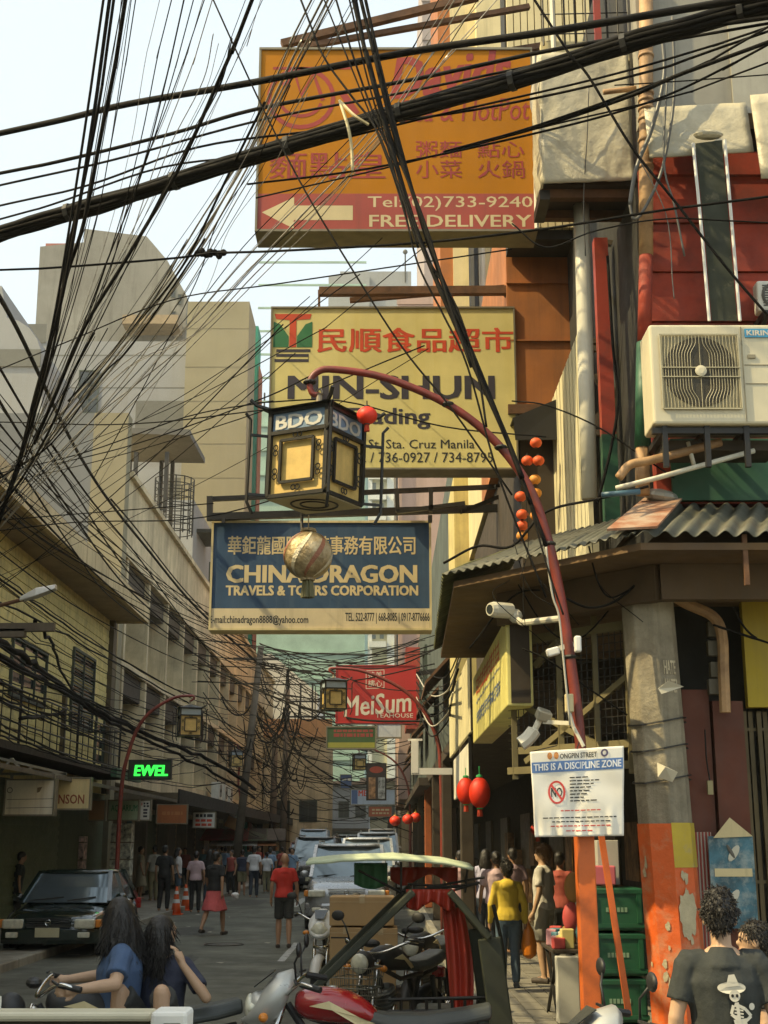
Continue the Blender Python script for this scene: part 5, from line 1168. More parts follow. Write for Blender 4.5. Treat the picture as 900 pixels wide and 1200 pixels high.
m = MB(); a, c = V(24, 703, 16), V(66, 688, 16); m.loft([[a + Vector((0, -.05, -.02)), a + Vector((0, .05, -.02)), a + Vector((0, .05, .03)), a + Vector((0, -.05, .03))], [a.lerp(c, .45) + Vector((0, -.09, -.04)), a.lerp(c, .45) + Vector((0, .09, -.04)), a.lerp(c, .45) + Vector((0, .06, .07)), a.lerp(c, .45) + Vector((0, -.06, .07))], [c + Vector((0, -.07, -.03)), c + Vector((0, .07, -.03)), c + Vector((0, .04, .03)), c + Vector((0, -.04, .03))]])
m.build('head', mat('light_head', (.50, .49, .45), .4, metal=.3), r_, bevel=.01); m = MB(); m.tube([V(-60, 724, 16), V(-10, 712, 16), V(28, 702, 16)], .025, 7); m.build('arm', rust, r_)

# the far tangle: too many wires to count
m = MB()
for k in range(85):
    Y = rc.uniform(42, 85); x0 = rc.choice((rc.uniform(270, 320), rc.uniform(320, 350), rc.uniform(250, 300))); y0 = rc.uniform(765, 920)
    x1 = x0 + rc.uniform(-70, 190); y1 = y0 + rc.uniform(-10, 110); sg = rc.uniform(4, 45)
    x1 = min(x1, 480); x0 = rc.choice((238, 302, 338)); x1 = rc.choice((x1, 300, 340, 500, 505)) if abs(x1 - x0) > 30 else 505
    m.tube(catmull([V(x0, y0, Y), V((2 * x0 + x1) / 3, (2 * y0 + y1) / 3 + sg, Y + 1), V((x0 + 2 * x1) / 3, (y0 + 2 * y1) / 3 + sg, Y + 2), V(x1, y1, Y + 3)], 4), rc.uniform(.010, .024), 4)
for k in range(40):
    Y = rc.uniform(50, 66); cx, cy = rc.choice(((335, 850), (302, 800), (340, 880), (296, 850), (345, 840))); x, y = cx + rc.gauss(0, 6), cy + rc.gauss(0, 24); dx = rc.choice((-1, 1)) * rc.uniform(10, 46); dy = rc.uniform(-8, 40); sg = rc.uniform(10, 42)
    m.tube(catmull([V(x, y, Y), V(x + dx * .2, y + dy * .2 + sg * .7, Y), V(x + dx * .5, y + dy * .5 + sg, Y), V(x + dx * .8, y + dy * .8 + sg * .7, Y), V(x + dx, y + dy, Y)], 4), rc.uniform(.014, .032), 4)
tag(m.build('cable_tangle', rub, smooth=True), 'dense tangle of black wires filling the far street between the poles', 'cable tangle', kind='stuff')
for k in range(26):
    Y = rc.uniform(30, 60); x0 = rc.choice((225, 232, 304, 305)); y0 = rc.uniform(745, 800); x1 = rc.uniform(500, 530); y1 = rc.uniform(740, 850)
    cable([(x0, y0), ((2 * x0 + x1) / 3, (2 * y0 + y1) / 3 + rc.uniform(5, 25)), ((x0 + 2 * x1) / 3, (y0 + 2 * y1) / 3 + rc.uniform(5, 25)), (x1, y1)], Y, Y - 6, rc.choice((.012, .016, .024)), 'black wire spanning the street beneath the blue sign', 'wires spanning the street beneath the blue sign')
# ================================================================ people
skin_m = mat('skin_tan', (.38, .21, .125), .55, var=.08, scale=6)
skin_l = mat('skin_light', (.48, .30, .19), .55, var=.08, scale=6)
hair_m = mat('hair_black', (.014, .011, .009), .45, var=.4, scale=30, bump=.5, bscale=60)
def cloth(n, c, **k): return mat('cloth_' + n, c, .85, var=.13, scale=5, bump=.55, bscale=9, **k)
def remeshed(mb, voxel, it=4):
    me = bpy.data.meshes.new('r'); me.from_pydata([tuple(v) for v in mb.v], [], mb.f); me.update()
    o = bpy.data.objects.new('r', me); COL.objects.link(o)
    r_ = o.modifiers.new('r', 'REMESH'); r_.mode = 'VOXEL'; r_.voxel_size = voxel; r_.use_smooth_shade = True
    s_ = o.modifiers.new('s', 'SMOOTH'); s_.iterations = it; s_.factor = .5
    dg = bpy.context.evaluated_depsgraph_get(); dg.update()
    out = bpy.data.meshes.new_from_object(o.evaluated_get(dg)); bpy.data.objects.remove(o); bpy.data.meshes.remove(me)
    out.polygons.foreach_set('use_smooth', [True] * len(out.polygons)); return out
def put(me, name, m_, parent):
    me.name = name; me.materials.clear(); me.materials.append(m_); o = bpy.data.objects.new(name, me); COL.objects.link(o)
    if parent: o.parent = parent
    return o
def wrinkle(me, amp):
    for v in me.vertices:
        c = v.co; v.co = c + v.normal * amp * (noise.noise((c.x * 7, c.y * 7, c.z * 5 + c.x * 4)) + .5 * noise.noise((c.x * 18 + c.z * 6, c.y * 18, c.z * 9)))
    me.update(); return me
def strands(me, style, k, seed):
    r_ = random.Random(seed); mb = MB(); mb.add([v.co.copy() for v in me.vertices], [tuple(p.vertices) for p in me.polygons]); vs_ = [(v.co.copy(), v.normal.copy()) for v in me.vertices]
    for i in range(800 if style == 'long' else 900):
        p, n = vs_[r_.randrange(len(vs_))]; j = Vector((r_.uniform(-1, 1), r_.uniform(-1, 1), r_.uniform(-1, 1)))
        if style == 'long': d1 = (n * .25 + Vector((0, 0, -1)) + j * .25).normalized(); L_ = r_.uniform(.05, .13) * k; d2 = (d1 + j * .35 + n * .1).normalized()
        else: d1 = (n * .9 + Vector((0, -.3, -.7)) + j * .7).normalized(); L_ = r_.uniform(.02, .036) * k; d2 = (d1 + Vector((0, 0, -.35)) + j * .12).normalized()
        p = p - n * .003; mb.tube([p, p + d1 * L_ * .5 + n * .004, p + d1 * L_ * .5 + d2 * L_ * .5], [.0034 * k, .0027 * k, .0008], 3, caps=False)
    out = bpy.data.meshes.new('hair'); out.from_pydata(mb.v, [], mb.f); out.update(); out.polygons.foreach_set('use_smooth', [True] * len(out.polygons)); return out
def person(label, loc, yaw=0.0, h=1.68, shirt=None, sleeve='short', lower=('trousers', None), hair='short', hair_mat=None, skin=None, lean=0.0, hip=(0, 0, 0), stride=0.0,
           joints=None, head=(0, 0), shoes=None, vox=.021, hands=False, face=False, group=None, fat=1.0, hood=False, shirt_low=.86, twist=0.0, extra=None):
    k = h / 1.70; J = joints or {}; skin = skin or skin_m; hp = Vector(hip)
    root = empty('person', loc, label, 'person', group, yaw)
    RL = Matrix.Rotation(-lean, 3, 'X'); RT = Matrix.Rotation(twist, 3, 'Z'); piv = Vector((0, 0, .93))
    def U(p): return (piv + RT @ (RL @ (Vector(p) - piv)) + hp) * k
    RH = Matrix.Rotation(head[0], 3, 'Z') @ Matrix.Rotation(head[1], 3, 'X'); np_ = Vector((0, .01, 1.47))
    def HD(p): return U(np_ + RH @ (Vector(p) - np_))
    def j(n, d, up=False): return (Vector(J[n]) + Vector((0, 0, 0))) * k if n in J else (U(d) if up else (Vector(d) + hp) * k)
    sh = {s: j('sh' + c, (.166 * s * (1 + (fat - 1) * .6), -.005, 1.372), True) for s, c in ((-1, 'L'), (1, 'R'))}
    st = stride
    el = {s: j('el' + c, (.235 * s * (1 + (fat - 1) * .5), -.03 + .12 * st * -s, 1.115), True) for s, c in ((-1, 'L'), (1, 'R'))}
    wr = {s: j('wr' + c, (.245 * s * (1 + (fat - 1) * .5), .05 + .22 * st * -s, .875), True) for s, c in ((-1, 'L'), (1, 'R'))}
    hi = {s: (Vector((.088 * s, 0, .90)) + hp) * k for s in (-1, 1)}
    kn = {s: j('kn' + c, (.095 * s, .03 + .20 * st * s, .49 + .02 * abs(st))) for s, c in ((-1, 'L'), (1, 'R'))}
    an = {s: j('an' + c, (.10 * s, -.02 + (.30 * st * s if st * s > 0 else .42 * st * s), .085 + (.09 * abs(st) if st * s < 0 else 0))) for s, c in ((-1, 'L'), (1, 'R'))}
    ft = {s: Vector(J['ft' + c]) * k if 'ft' + c in J else an[s] + Vector((0.015 * s, .15, -.05 - (.03 * abs(st) if st * s < 0 else 0))) * k for s, c in ((-1, 'L'), (1, 'R'))}
    tor = [(.84, .12, .10, 0), (.90, .162, .115, -.005), (.98, .158, .115, 0), (1.08, .14, .10, .01), (1.18, .150, .108, .01), (1.28, .166, .112, .005), (1.36, .158, .095, 0), (1.41, .11, .075, 0), (1.45, .062, .062, .005)]
    def torso(mb, add=0.0, z0=0, z1=9, flare=0.0):
        rg = []
        for z, a, c, y in tor:
            if z < z0 - .001 or z > z1 + .001: continue
            f_ = 1 + (fat - 1) * (1.0 if z < 1.3 else .6); q = flare * max(0, (1.15 - z))
            rg.append([U(((a * f_ + add + q) * math.cos(2 * math.pi * t / 16), y + (c * f_ + add + q) * math.sin(2 * math.pi * t / 16), z)) for t in range(16)])
        mb.loft(rg)
    def limb(mb, a, c, r0, r1, bulge=0.0, n=10):
        d = c - a; pts = [a + d * t for t in (0, .3, .65, 1)]; rr_ = [r0 * k, (r0 * .7 + r1 * .3 + bulge) * k, (r0 * .35 + r1 * .65 + bulge * .6) * k, r1 * k]
        mb.tube(pts, rr_, n); mb.ell(a, (r0 * k,) * 3, 10, 6); mb.ell(c, (r1 * k,) * 3, 10, 6)
    f2 = 1 + (fat - 1) * .7
    m = MB(); torso(m)
    m.tube([U((0, -.005, 1.40)), U((0, .0, 1.46)), HD((0, .012, 1.53))], [.06 * k, .052 * k, .052 * k], 10)
    R3 = RT @ RL @ RH
    m.ell(HD((0, .008, 1.605)), (.074 * k, .093 * k, .105 * k), 14, 10, R3); m.ell(HD((0, .04, 1.54)), (.054 * k, .058 * k, .058 * k), 12, 8, R3)
    m.ell(HD((0, .102, 1.578)), (.013 * k, .02 * k, .022 * k), 8, 6, R3); m.ell(HD((0, .085, 1.625)), (.05 * k, .02 * k, .014 * k), 8, 6, R3); m.ell(HD((0, .09, 1.535)), (.026 * k, .014 * k, .012 * k), 8, 6, R3)
    for s in (-1, 1): m.ell(HD((.077 * s, -.003, 1.58)), (.012 * k, .022 * k, .032 * k), 8, 6, R3)
    for s in (-1, 1):
        limb(m, sh[s], el[s], .052 * f2, .036 * f2); limb(m, el[s], wr[s], .038 * f2, .026 * f2, .003)
        d = (wr[s] - el[s]).normalized(); c_ = 'L' if s < 0 else 'R'
        tip = Vector(J['hd' + c_]).normalized() if 'hd' + c_ in J else (d + Vector((0, .25, 0))).normalized()
        side = tip.cross(Vector((1, 0, 0)))
        side = side.normalized() if side.length > .2 else Vector((0, 1, 0)); nor = tip.cross(side).normalized()
        pc = wr[s] + tip * .045 * k
        m.tube([wr[s], pc, wr[s] + tip * .085 * k], [.026 * k, .032 * k, .03 * k], 8)
        for q in range(4):
            o_ = side * ((q - 1.5) * .0185 * k); L_ = (.062, .074, .078, .066)[q] * k; b_ = wr[s] + tip * .08 * k + o_; c1 = b_ + tip * L_ * .55 + nor * .006 * s * k; c2 = c1 + tip * L_ * .35 + nor * .026 * s * k
            m.tube([b_ - tip * .02 * k, c1, c2], [.0095 * k, .009 * k, .0075 * k] if hands else [.011 * k] * 3, 6)
        t0 = wr[s] + tip * .03 * k + side * .026 * k; m.tube([t0, t0 + tip * .03 * k + side * .026 * k, t0 + tip * .062 * k + side * .03 * k], [.0125 * k, .011 * k, .009 * k], 6)
        limb(m, hi[s], kn[s], .085 * f2, .055 * f2); limb(m, kn[s], an[s], .055 * f2, .036, .010)
        m.tube([an[s] + Vector((0, -.04, -.045)) * k, an[s] + (ft[s] - an[s]) * .45 + Vector((0, 0, -.012)) * k, ft[s]], [.036 * k, .038 * k, .026 * k], 8)
    put(remeshed(m, vox * (.5 if hands else .85), 3), 'body', skin, root)
    if shirt is not None:
        m = MB(); torso(m, .016, shirt_low, 1.42, .03); m.tube([U((0, -.005, 1.36)), U((0, -.004, 1.41)), U((0, -.002, 1.45))], [.13 * k, .10 * k, .066 * k], 12)
        for s in (-1, 1):
            if sleeve == 'none': m.ell(sh[s], (.06 * k,) * 3); continue
            m.tube([U((.09 * s, -.005, 1.385)), sh[s].lerp(U((.09 * s, -.005, 1.385)), .15), sh[s].lerp(el[s], .16)], [.062 * k, .068 * f2 * k, .066 * f2 * k], 10)
            if sleeve == 'short': m.tube([sh[s], sh[s].lerp(el[s], .4), sh[s].lerp(el[s], .72)], [.064 * f2 * k, .062 * f2 * k, .066 * f2 * k], 10)
            else:
                limb(m, sh[s], el[s], .058 * f2, .052); limb(m, el[s], el[s].lerp(wr[s], .93), .054, .042)
        if hood: m.ell(U((0, -.10, 1.38)), (.11 * k, .06 * k, .08 * k), 12, 8); m.ell(U((0, -.05, 1.44)), (.10 * k, .07 * k, .035 * k), 12, 8)
        put(wrinkle(remeshed(m, vox * .75, 3), .009 * k) if vox < .02 else remeshed(m, vox * .75, 3), 'shirt', shirt, root)
    kind, lm = lower
    if lm is not None:
        m = MB()
        if kind in ('trousers', 'shorts'):
            torso(m, .014, .84, .99)
            for s in (-1, 1):
                m.ell(hi[s], (.105 * f2 * k,) * 3, 10, 6)
                if kind == 'shorts': m.tube([hi[s], hi[s].lerp(kn[s], .5), hi[s].lerp(kn[s], .92)], [.104 * f2 * k, .094 * f2 * k, .090 * f2 * k], 12)
                else: limb(m, hi[s], kn[s], .102 * f2, .072); limb(m, kn[s], kn[s].lerp(an[s], .95), .072, .058, .004)
        else:
            torso(m, .016, .84, .99); mid_ = (kn[-1] + kn[1]) / 2; rg = []; low = {'skirt': 1.0, 'dress': 1.15}[kind]
            for t in (0, .35, .7, 1.0):
                c_ = (hi[-1] + hi[1]) / 2; q = c_ + (mid_ - c_) * t * low; rx = (.175 + .05 * t + abs(st) * .04 * t) * k; ry = (.13 + .06 * t + abs(st) * .17 * t) * k
                rg.append([q + Vector((rx * math.cos(2 * math.pi * a / 20) * (1 + .05 * t * math.sin(a * 2.7)), ry * math.sin(2 * math.pi * a / 20), .02 * t * math.sin(a * 1.7))) for a in range(20)])
            m.loft(rg)
        put(wrinkle(remeshed(m, vox * .75, 3), .008 * k) if vox < .02 else remeshed(m, vox * .75, 3), {'trousers': 'trousers', 'shorts': 'shorts', 'skirt': 'skirt', 'dress': 'skirt'}[kind], lm, root)
    hm = hair_mat or hair_m
    if hair != 'bald':
        m = MB()
        m.ell(HD((0, -.012, 1.637)), (.080 * k, .100 * k, .086 * k), 14, 10, R3); m.ell(HD((0, -.055, 1.585)), (.072 * k, .052 * k, .078 * k), 12, 8, R3)
        for s in (-1, 1): m.ell(HD((.066 * s, -.008, 1.625)), (.018 * k, .05 * k, .05 * k), 8, 6, R3)
        if hair == 'long':
            m.ell(HD((0, -.075, 1.51)), (.098 * k, .048 * k, .17 * k), 12, 10, R3); m.ell(HD((.02, -.085, 1.41)), (.075 * k, .036 * k, .13 * k), 12, 8, R3)
            hr_ = random.Random(int(abs(loc[0]) * 1000))
            for q in range(26):
                a = math.pi * (1.05 + .9 * hr_.random()); x0, y0 = .082 * math.cos(a), -.02 + .088 * math.sin(a); e_ = hr_.uniform(1.28, 1.46); sp = hr_.uniform(1.0, 1.55)
                m.tube([HD((x0 * .8, y0 * .8, 1.66)), HD((x0, y0, 1.58)), HD((x0 * sp, y0 * 1.1, (1.58 + e_) / 2)), HD((x0 * sp * hr_.uniform(.9, 1.2), y0 * hr_.uniform(.9, 1.25), e_))], [.02 * k, .02 * k, .016 * k, .007 * k], 6)
            for s in (-1, 1): m.ell(HD((.074 * s, -.01, 1.545)), (.02 * k, .05 * k, .10 * k), 8, 6, R3)
        if hair == 'bun': m.ell(HD((0, -.118, 1.61)), (.04 * k, .04 * k, .04 * k), 10, 8)
        if hair == 'tail': m.tube([HD((0, -.10, 1.63)), HD((0, -.15, 1.60)), HD((0, -.15, 1.50)), HD((0, -.13, 1.42))], [.03 * k, .036 * k, .03 * k, .012 * k], 8)
        if hair == 'fluffy':
            for q in range(46):
                a = q * 2.4; t = q / 46; m.ell(HD((.074 * math.cos(a) * (1 - t * .6), -.02 + .092 * math.sin(a) * (1 - t * .6), 1.61 + .115 * t)), (.026 * k, .026 * k, .024 * k), 6, 4)
        hme = remeshed(m, vox * .6, 2); put(strands(hme, hair, k, len(label)) if vox < .0165 else hme, 'hair', hm, root)
    if hair == 'cap':
        m = MB(); m.ell(HD((0, 0, 1.655)), (.086 * k, .104 * k, .07 * k), 14, 8, R3); m.ell(HD((0, .10, 1.64)), (.065 * k, .065 * k, .012 * k), 12, 6, R3); put(remeshed(m, vox * .5, 1), 'cap', shoes or hm, root)
    if face:
        m = MB()
        for s in (-1, 1): m.ell(HD((.031 * s, .092, 1.598)), (.013 * k, .007 * k, .006 * k), 8, 5, R3); m.ell(HD((.031 * s, .093, 1.618)), (.02 * k, .008 * k, .004 * k), 8, 5, R3)
        m.build('eye', mat('eye_dark', (.012, .01, .01), .4), root, local=True)
        m = MB(); m.ell(HD((0, .103, 1.536)), (.023 * k, .006 * k, .006 * k), 8, 5, R3); m.build('mouth', mat('lip', (.25, .08, .06), .5), root, local=True)
    if shoes is not None:
        for s in (-1, 1):
            m = MB(); a = an[s] + Vector((0, -.055, -.055)) * k; m.tube([a, a + (ft[s] - a) * .5 + Vector((0, 0, .005)), ft[s] + Vector((0, .02, .0))], [.042 * k, .047 * k, .034 * k], 10); put(remeshed(m, vox * .5, 1), 'shoe', shoes, root)
    return root
def at_foot(px, py, z=0.0): return G(px, py, z)
blk = cloth('black', (.018, .018, .018)); dk = cloth('charcoal', (.035, .035, .032)); red_c = cloth('red', (.50, .03, .022)); pinkred = cloth('coral', (.55, .10, .10))
whitec = cloth('white', (.60, .60, .60)); jean = cloth('denim', (.07, .11, .15)); jdark = cloth('dark_denim', (.03, .04, .055)); lav = cloth('lavender', (.42, .40, .52)); pinkc = cloth('pale_pink', (.50, .36, .38))
yelc = cloth('yellow', (.56, .40, .055)); greyc = cloth('grey', (.56, .53, .47)); gshort = cloth('greyshort', (.34, .33, .28)); purple = cloth('purple', (.13, .12, .22)); maroon = cloth('maroon', (.10, .025, .03)); navyc = cloth('navy', (.03, .035, .06))
blue_t = cloth('blue', (.055, .10, .19)); beigec = cloth('beige', (.36, .32, .22)); redp = cloth('brick', (.30, .06, .045)); khaki = cloth('khaki', (.2, .18, .1)); sand = mat('sandal', (.06, .045, .035), .7); sneak = mat('sneaker', (.05, .06, .07), .6)
p = at_foot(332, 1111); person('bald man in red t-shirt and dark shorts walking away down the road', p, 0.05, 1.66, red_c, 'short', ('shorts', dk), 'bald', stride=-.22, shoes=sand, vox=.018)
p = at_foot(250, 1096); p1_ = person('person in black t-shirt and coral knee skirt striding across the road', p, -.35, 1.66, blk, 'short', ('skirt', pinkred), 'short', stride=.85, shoes=sand, vox=.018, lean=.05)
q = p1_.location + Vector((.42, .1, .80)); m = MB(); m.ell(q, (.09, .07, .05), 10, 6); m.ell(q + Vector((.03, 0, -.05)), (.05, .05, .04), 8, 6); tag(put(remeshed(m, .012, 2), 'plastic_bag', mat('plastic_white', (.7, .7, .68), .4), None), 'crumpled white plastic bag held by the person in the coral skirt', 'bag')
for px, py, h, yw, sh_, lo, hr, st, lab, kw in (
    (297, 1052, 1.72, .05, whitec, ('trousers', jdark), 'short', .3, 'man in white t-shirt and dark jeans walking away mid street', {}),
    (270, 1050, 1.60, 2.6, redp, ('trousers', blk), 'short', .15, 'person in brick red sleeveless top by the far kerb', dict(sleeve='none')),
    (228, 1070, 1.62, .1, pinkc, ('trousers', blk), 'bun', .2, 'woman in pale pink shirt with brown shoulder bag by the cones', {}),
    (191, 1068, 1.66, -.1, blk, ('trousers', blk), 'short', .1, 'person all in black with yellow bundle by the traffic cones', {}),
    (207, 1058, 1.58, -1.4, whitec, ('shorts', jean), 'long', .1, 'woman in white top and tiny denim shorts on the pavement', {}),
    (179, 1056, 1.64, .6, cloth('check', (.34, .34, .30)), ('trousers', khaki), 'short', .1, 'man in pale checked shirt and khaki trousers on the pavement', {}),
    (163, 1054, 1.62, -1.2, beigec, ('dress', beigec), 'short', .1, 'woman in beige dress at the glazed shopfront', {}),
    (244, 1062, 1.64, .0, blk, ('trousers', jdark), 'long', .2, 'long haired woman in black just beyond the coral skirt', {}),
    (283, 1050, 1.6, .2, navyc, ('shorts', khaki), 'short', .2, 'man in navy shirt and khaki shorts beside the white t-shirt man', {}),
    (312, 1046, 1.5, .2, whitec, ('trousers', khaki), 'short', .3, 'small person in white top beyond the red t-shirt man', {}),
    (369, 1040, 1.62, .1, purple, ('trousers', blk), 'short', .2, 'person in purple shirt walking beside the grey car', {}),
    (15, 1092, 1.66, -1.0, cloth('darkgreen', (.025, .035, .03)), ('trousers', blk), 'short', .1, 'man in dark shirt standing behind the black car bonnet', dict(lean=.15)),
    (44, 1085, 1.60, 1.2, maroon, ('trousers', blk), 'short', .0, 'person in maroon top stooping by the black car', dict(lean=.5)),
    (120, 1060, 1.58, 2.8, cloth('salmon', (.5, .2, .16)), ('trousers', jdark), 'short', .0, 'person in salmon shirt behind the black car roof', {}),
    (103, 1058, 1.62, 2.2, beigec, ('trousers', khaki), 'short', .0, 'person in beige shirt behind the black car', {}),
    (112, 1056, 1.70, -.6, redp, ('trousers', blk), 'long', .0, 'long haired person in dull red at the shop display', {}),
    (92, 1057, 1.66, .3, cloth('olive', (.16, .16, .09)), ('trousers', blk), 'short', .0, 'person in olive shirt at the shop display', {}),
    (302, 1032, 1.66, .1, redp, ('trousers', blk), 'short', .2, 'distant person in dull red crossing the street end', {}),
    (290, 1030, 1.66, .0, cloth('teal', (.06, .16, .18)), ('trousers', blk), 'short', .2, 'distant person in teal shirt near the poles', {}),
    (318, 1028, 1.66, .2, cloth('sky', (.2, .3, .42)), ('trousers', jdark), 'short', .1, 'distant person in sky blue shirt near the poles', {}),
    (276, 1030, 1.62, .1, beigec, ('trousers', blk), 'short', .1, 'distant person in beige near the tilted signs', {}),
    (259, 1034, 1.66, .3, blk, ('trousers', blk), 'short', .2, 'distant person in black near the small white shop sign', {})):
    person(lab, at_foot(px, py, .12 if (px < 215 and py < 1075) else 0), yw, h, sh_, kw.pop('sleeve', 'short'), lo, hr, stride=st, vox=.026, **kw)
far = [o for o in COL.objects if o.name.startswith('person') and o.get('label', '').startswith('distant')]
cr = random.Random(11)
for k in range(26):
    px = cr.choice((cr.uniform(150, 250), cr.uniform(250, 345), cr.uniform(255, 335))); py = cr.uniform(1022, 1046); c = copy_tree(far[k % len(far)]); c.location = G(px, py); c.rotation_euler = (0, 0, cr.uniform(-.5, .5) + (math.pi if cr.random() < .35 else 0))
    tag(c, 'small distant pedestrian in the crowd filling the far left of the street', 'person', 'distant crowd down the street')
# arcade side
p = at_foot(597, 1158, .12); yw_ = person('woman in yellow hooded jacket and blue jeans walking into the arcade', p, .05, 1.50, yelc, 'long', ('trousers', jean), 'bun', stride=.12, shoes=sneak, vox=.016, hood=True)
q = p + Vector((.26, .06, .50)); m = MB(); m.lathe([(.02, .26), (.07, .16), (.10, 0), (.09, -.12), (.03, -.16)], 12, q); m.tube([q + Vector((0, 0, .24)), q + Vector((-.01, 0, .36))], .012, 6)
tag(put(remeshed(m, .014, 2), 'carrier_bag', mat('plastic_orange', (.70, .20, .02), .4, var=.2, bump=.5, bscale=12), None), 'orange plastic carrier bag held by the woman in yellow', 'bag')
p = at_foot(640, 1152, .12); person('man in grey t-shirt and grey shorts facing the street in the arcade', p, 1.1, 1.70, greyc, 'short', ('shorts', gshort), 'short', hair_mat=mat('hair_dyed', (.22, .11, .045), .6, bump=.4), skin=skin_l, vox=.016, face=True, shoes=sand)
for px, py, z, h, yw, sh_, lo, hr, lab in (
    (583, 1131, .12, 1.60, .1, pinkc, ('trousers', jdark), 'bun', 'woman in pale pink blouse just ahead of the yellow jacket'),
    (571, 1118, .12, 1.62, -.1, lav, ('trousers', jdark), 'long', 'woman in lavender blouse ahead in the arcade'),
    (603, 1118, .12, 1.64, .2, cloth('mauve', (.3, .2, .22)), ('trousers', blk), 'short', 'person in dusky mauve deep in the arcade'),
    (541, 1118, .12, 1.60, .0, cloth('rose', (.42, .26, .26)), ('skirt', cloth('rose', (.42, .26, .26))), 'short', 'woman in dusty rose dress beyond the tricycle canopy'),
    (660, 1140, .12, 1.60, -.4, redp, ('trousers', blk), 'short', 'person in dark red shirt at the goods table'),
    (493, 1050, .12, 1.70, 3.1, blk, ('trousers', blk), 'short', 'man in black facing us by the orange arcade column'),
    (516, 1050, .12, 1.55, 2.9, cloth('brown', (.12, .07, .05)), ('trousers', blk), 'short', 'person in brown facing us under the dark arcade'),
    (552, 1082, .12, 1.66, .2, dk, ('trousers', blk), 'short', 'person in charcoal deep in the arcade shade')):
    person(lab, at_foot(px, py, z), yw, h, sh_, 'short', lo, hr, vox=.022, stride=.12, face=(yw > 2))
# near man at the post
p = V(838, 1066, 6.7); hh = 1.60
nm = person('young man in black t-shirt with white skeleton print seen from behind', Vector((p.x + .02, 6.7, p.z - 1.60 * 1.0 - .02)), -.10, hh, cloth('washed_black', (.030, .034, .032)), 'short', ('trousers', jdark), 'fluffy', vox=.013, hands=True, head=(-.15, -.12), fat=1.12, skin=skin_l)
nm.location.z = 0.0
m = MB(); sk = mat('print_white', (.62, .58, .48), .8)
kk = hh / 1.70
def prn(u, v):                       # on the back of the shirt, u to the viewer's right
    z = 1.32 - v * .34; x = -.05 + u * .16
    yb = -(.112 * 1.12 + .024) * math.sqrt(max(.02, 1 - (x / .21) ** 2)) - .006
    return Vector((x * kk, yb * kk, z * kk))
def blob(pts, m=m): m.add([prn(u, v) for u, v in pts], [tuple(range(len(pts)))])
blob(arc(.42, .16, .44, .085, 0, 360, 22)); blob([(.24, .15), (.34, -.02), (.52, -.03), (.66, .13)])
blob(arc(.50, .27, .17, .085, 0, 360, 16))
def sk_stroke(pts, w):
    for a, c in zip(pts[:-1], pts[1:]):
        dx, dy = c[0] - a[0], (c[1] - a[1]) * 2; L_ = math.hypot(dx, dy) or 1; nx, ny = -dy / L_ * w / 2, dx / L_ * w / 4
        m.add([prn(a[0] - nx, a[1] - ny), prn(c[0] - nx, c[1] - ny), prn(c[0] + nx, c[1] + ny), prn(a[0] + nx, a[1] + ny)], [(0, 1, 2, 3)])
sk_stroke([(.56, .36), (.62, .72)], .10); sk_stroke([(.48, .38), (.80, .45), (.98, .55), (.80, .62)], .09); sk_stroke([(.44, .40), (.36, .52), (.56, .60)], .09); blob(arc(1.02, .42, .09, .05, 0, 360, 12))
for k in range(4): sk_stroke([(.46, .41 + .045 * k), (.74, .43 + .045 * k)], .045)
blob([(.42, .60), (.82, .58), (.88, .80), (.54, .84)]); sk_stroke([(.58, .82), (.52, 1.0), (.40, 1.10)], .11); sk_stroke([(.78, .80), (.98, .95), (1.06, 1.12)], .11)
m.build('shirt_print', sk, nm, local=True)
m = MB(); m.add([prn(u, v) + Vector((0, -.002, 0)) for u, v in arc(.43, .27, .045, .025, 0, 360, 10)], [tuple(range(11))]); m.add([prn(u, v) + Vector((0, -.002, 0)) for u, v in arc(.57, .27, .045, .025, 0, 360, 10)], [tuple(range(11))]); m.build('shirt_print', blk, nm, local=True)
q = V(884, 1100, 7.6); w_ = person('woman with dark hair half hidden behind the skeleton shirt man, hand near her face', Vector((q.x, 7.6, 0)), 1.35, 1.42, dk, 'short', ('trousers', jdark), 'bun', vox=.015, hands=True, face=True, skin=skin_l,
    joints={'elR': (.20, .22, 1.10), 'wrR': (.06, .24, 1.36), 'hdR': (-.3, -.3, .8)})
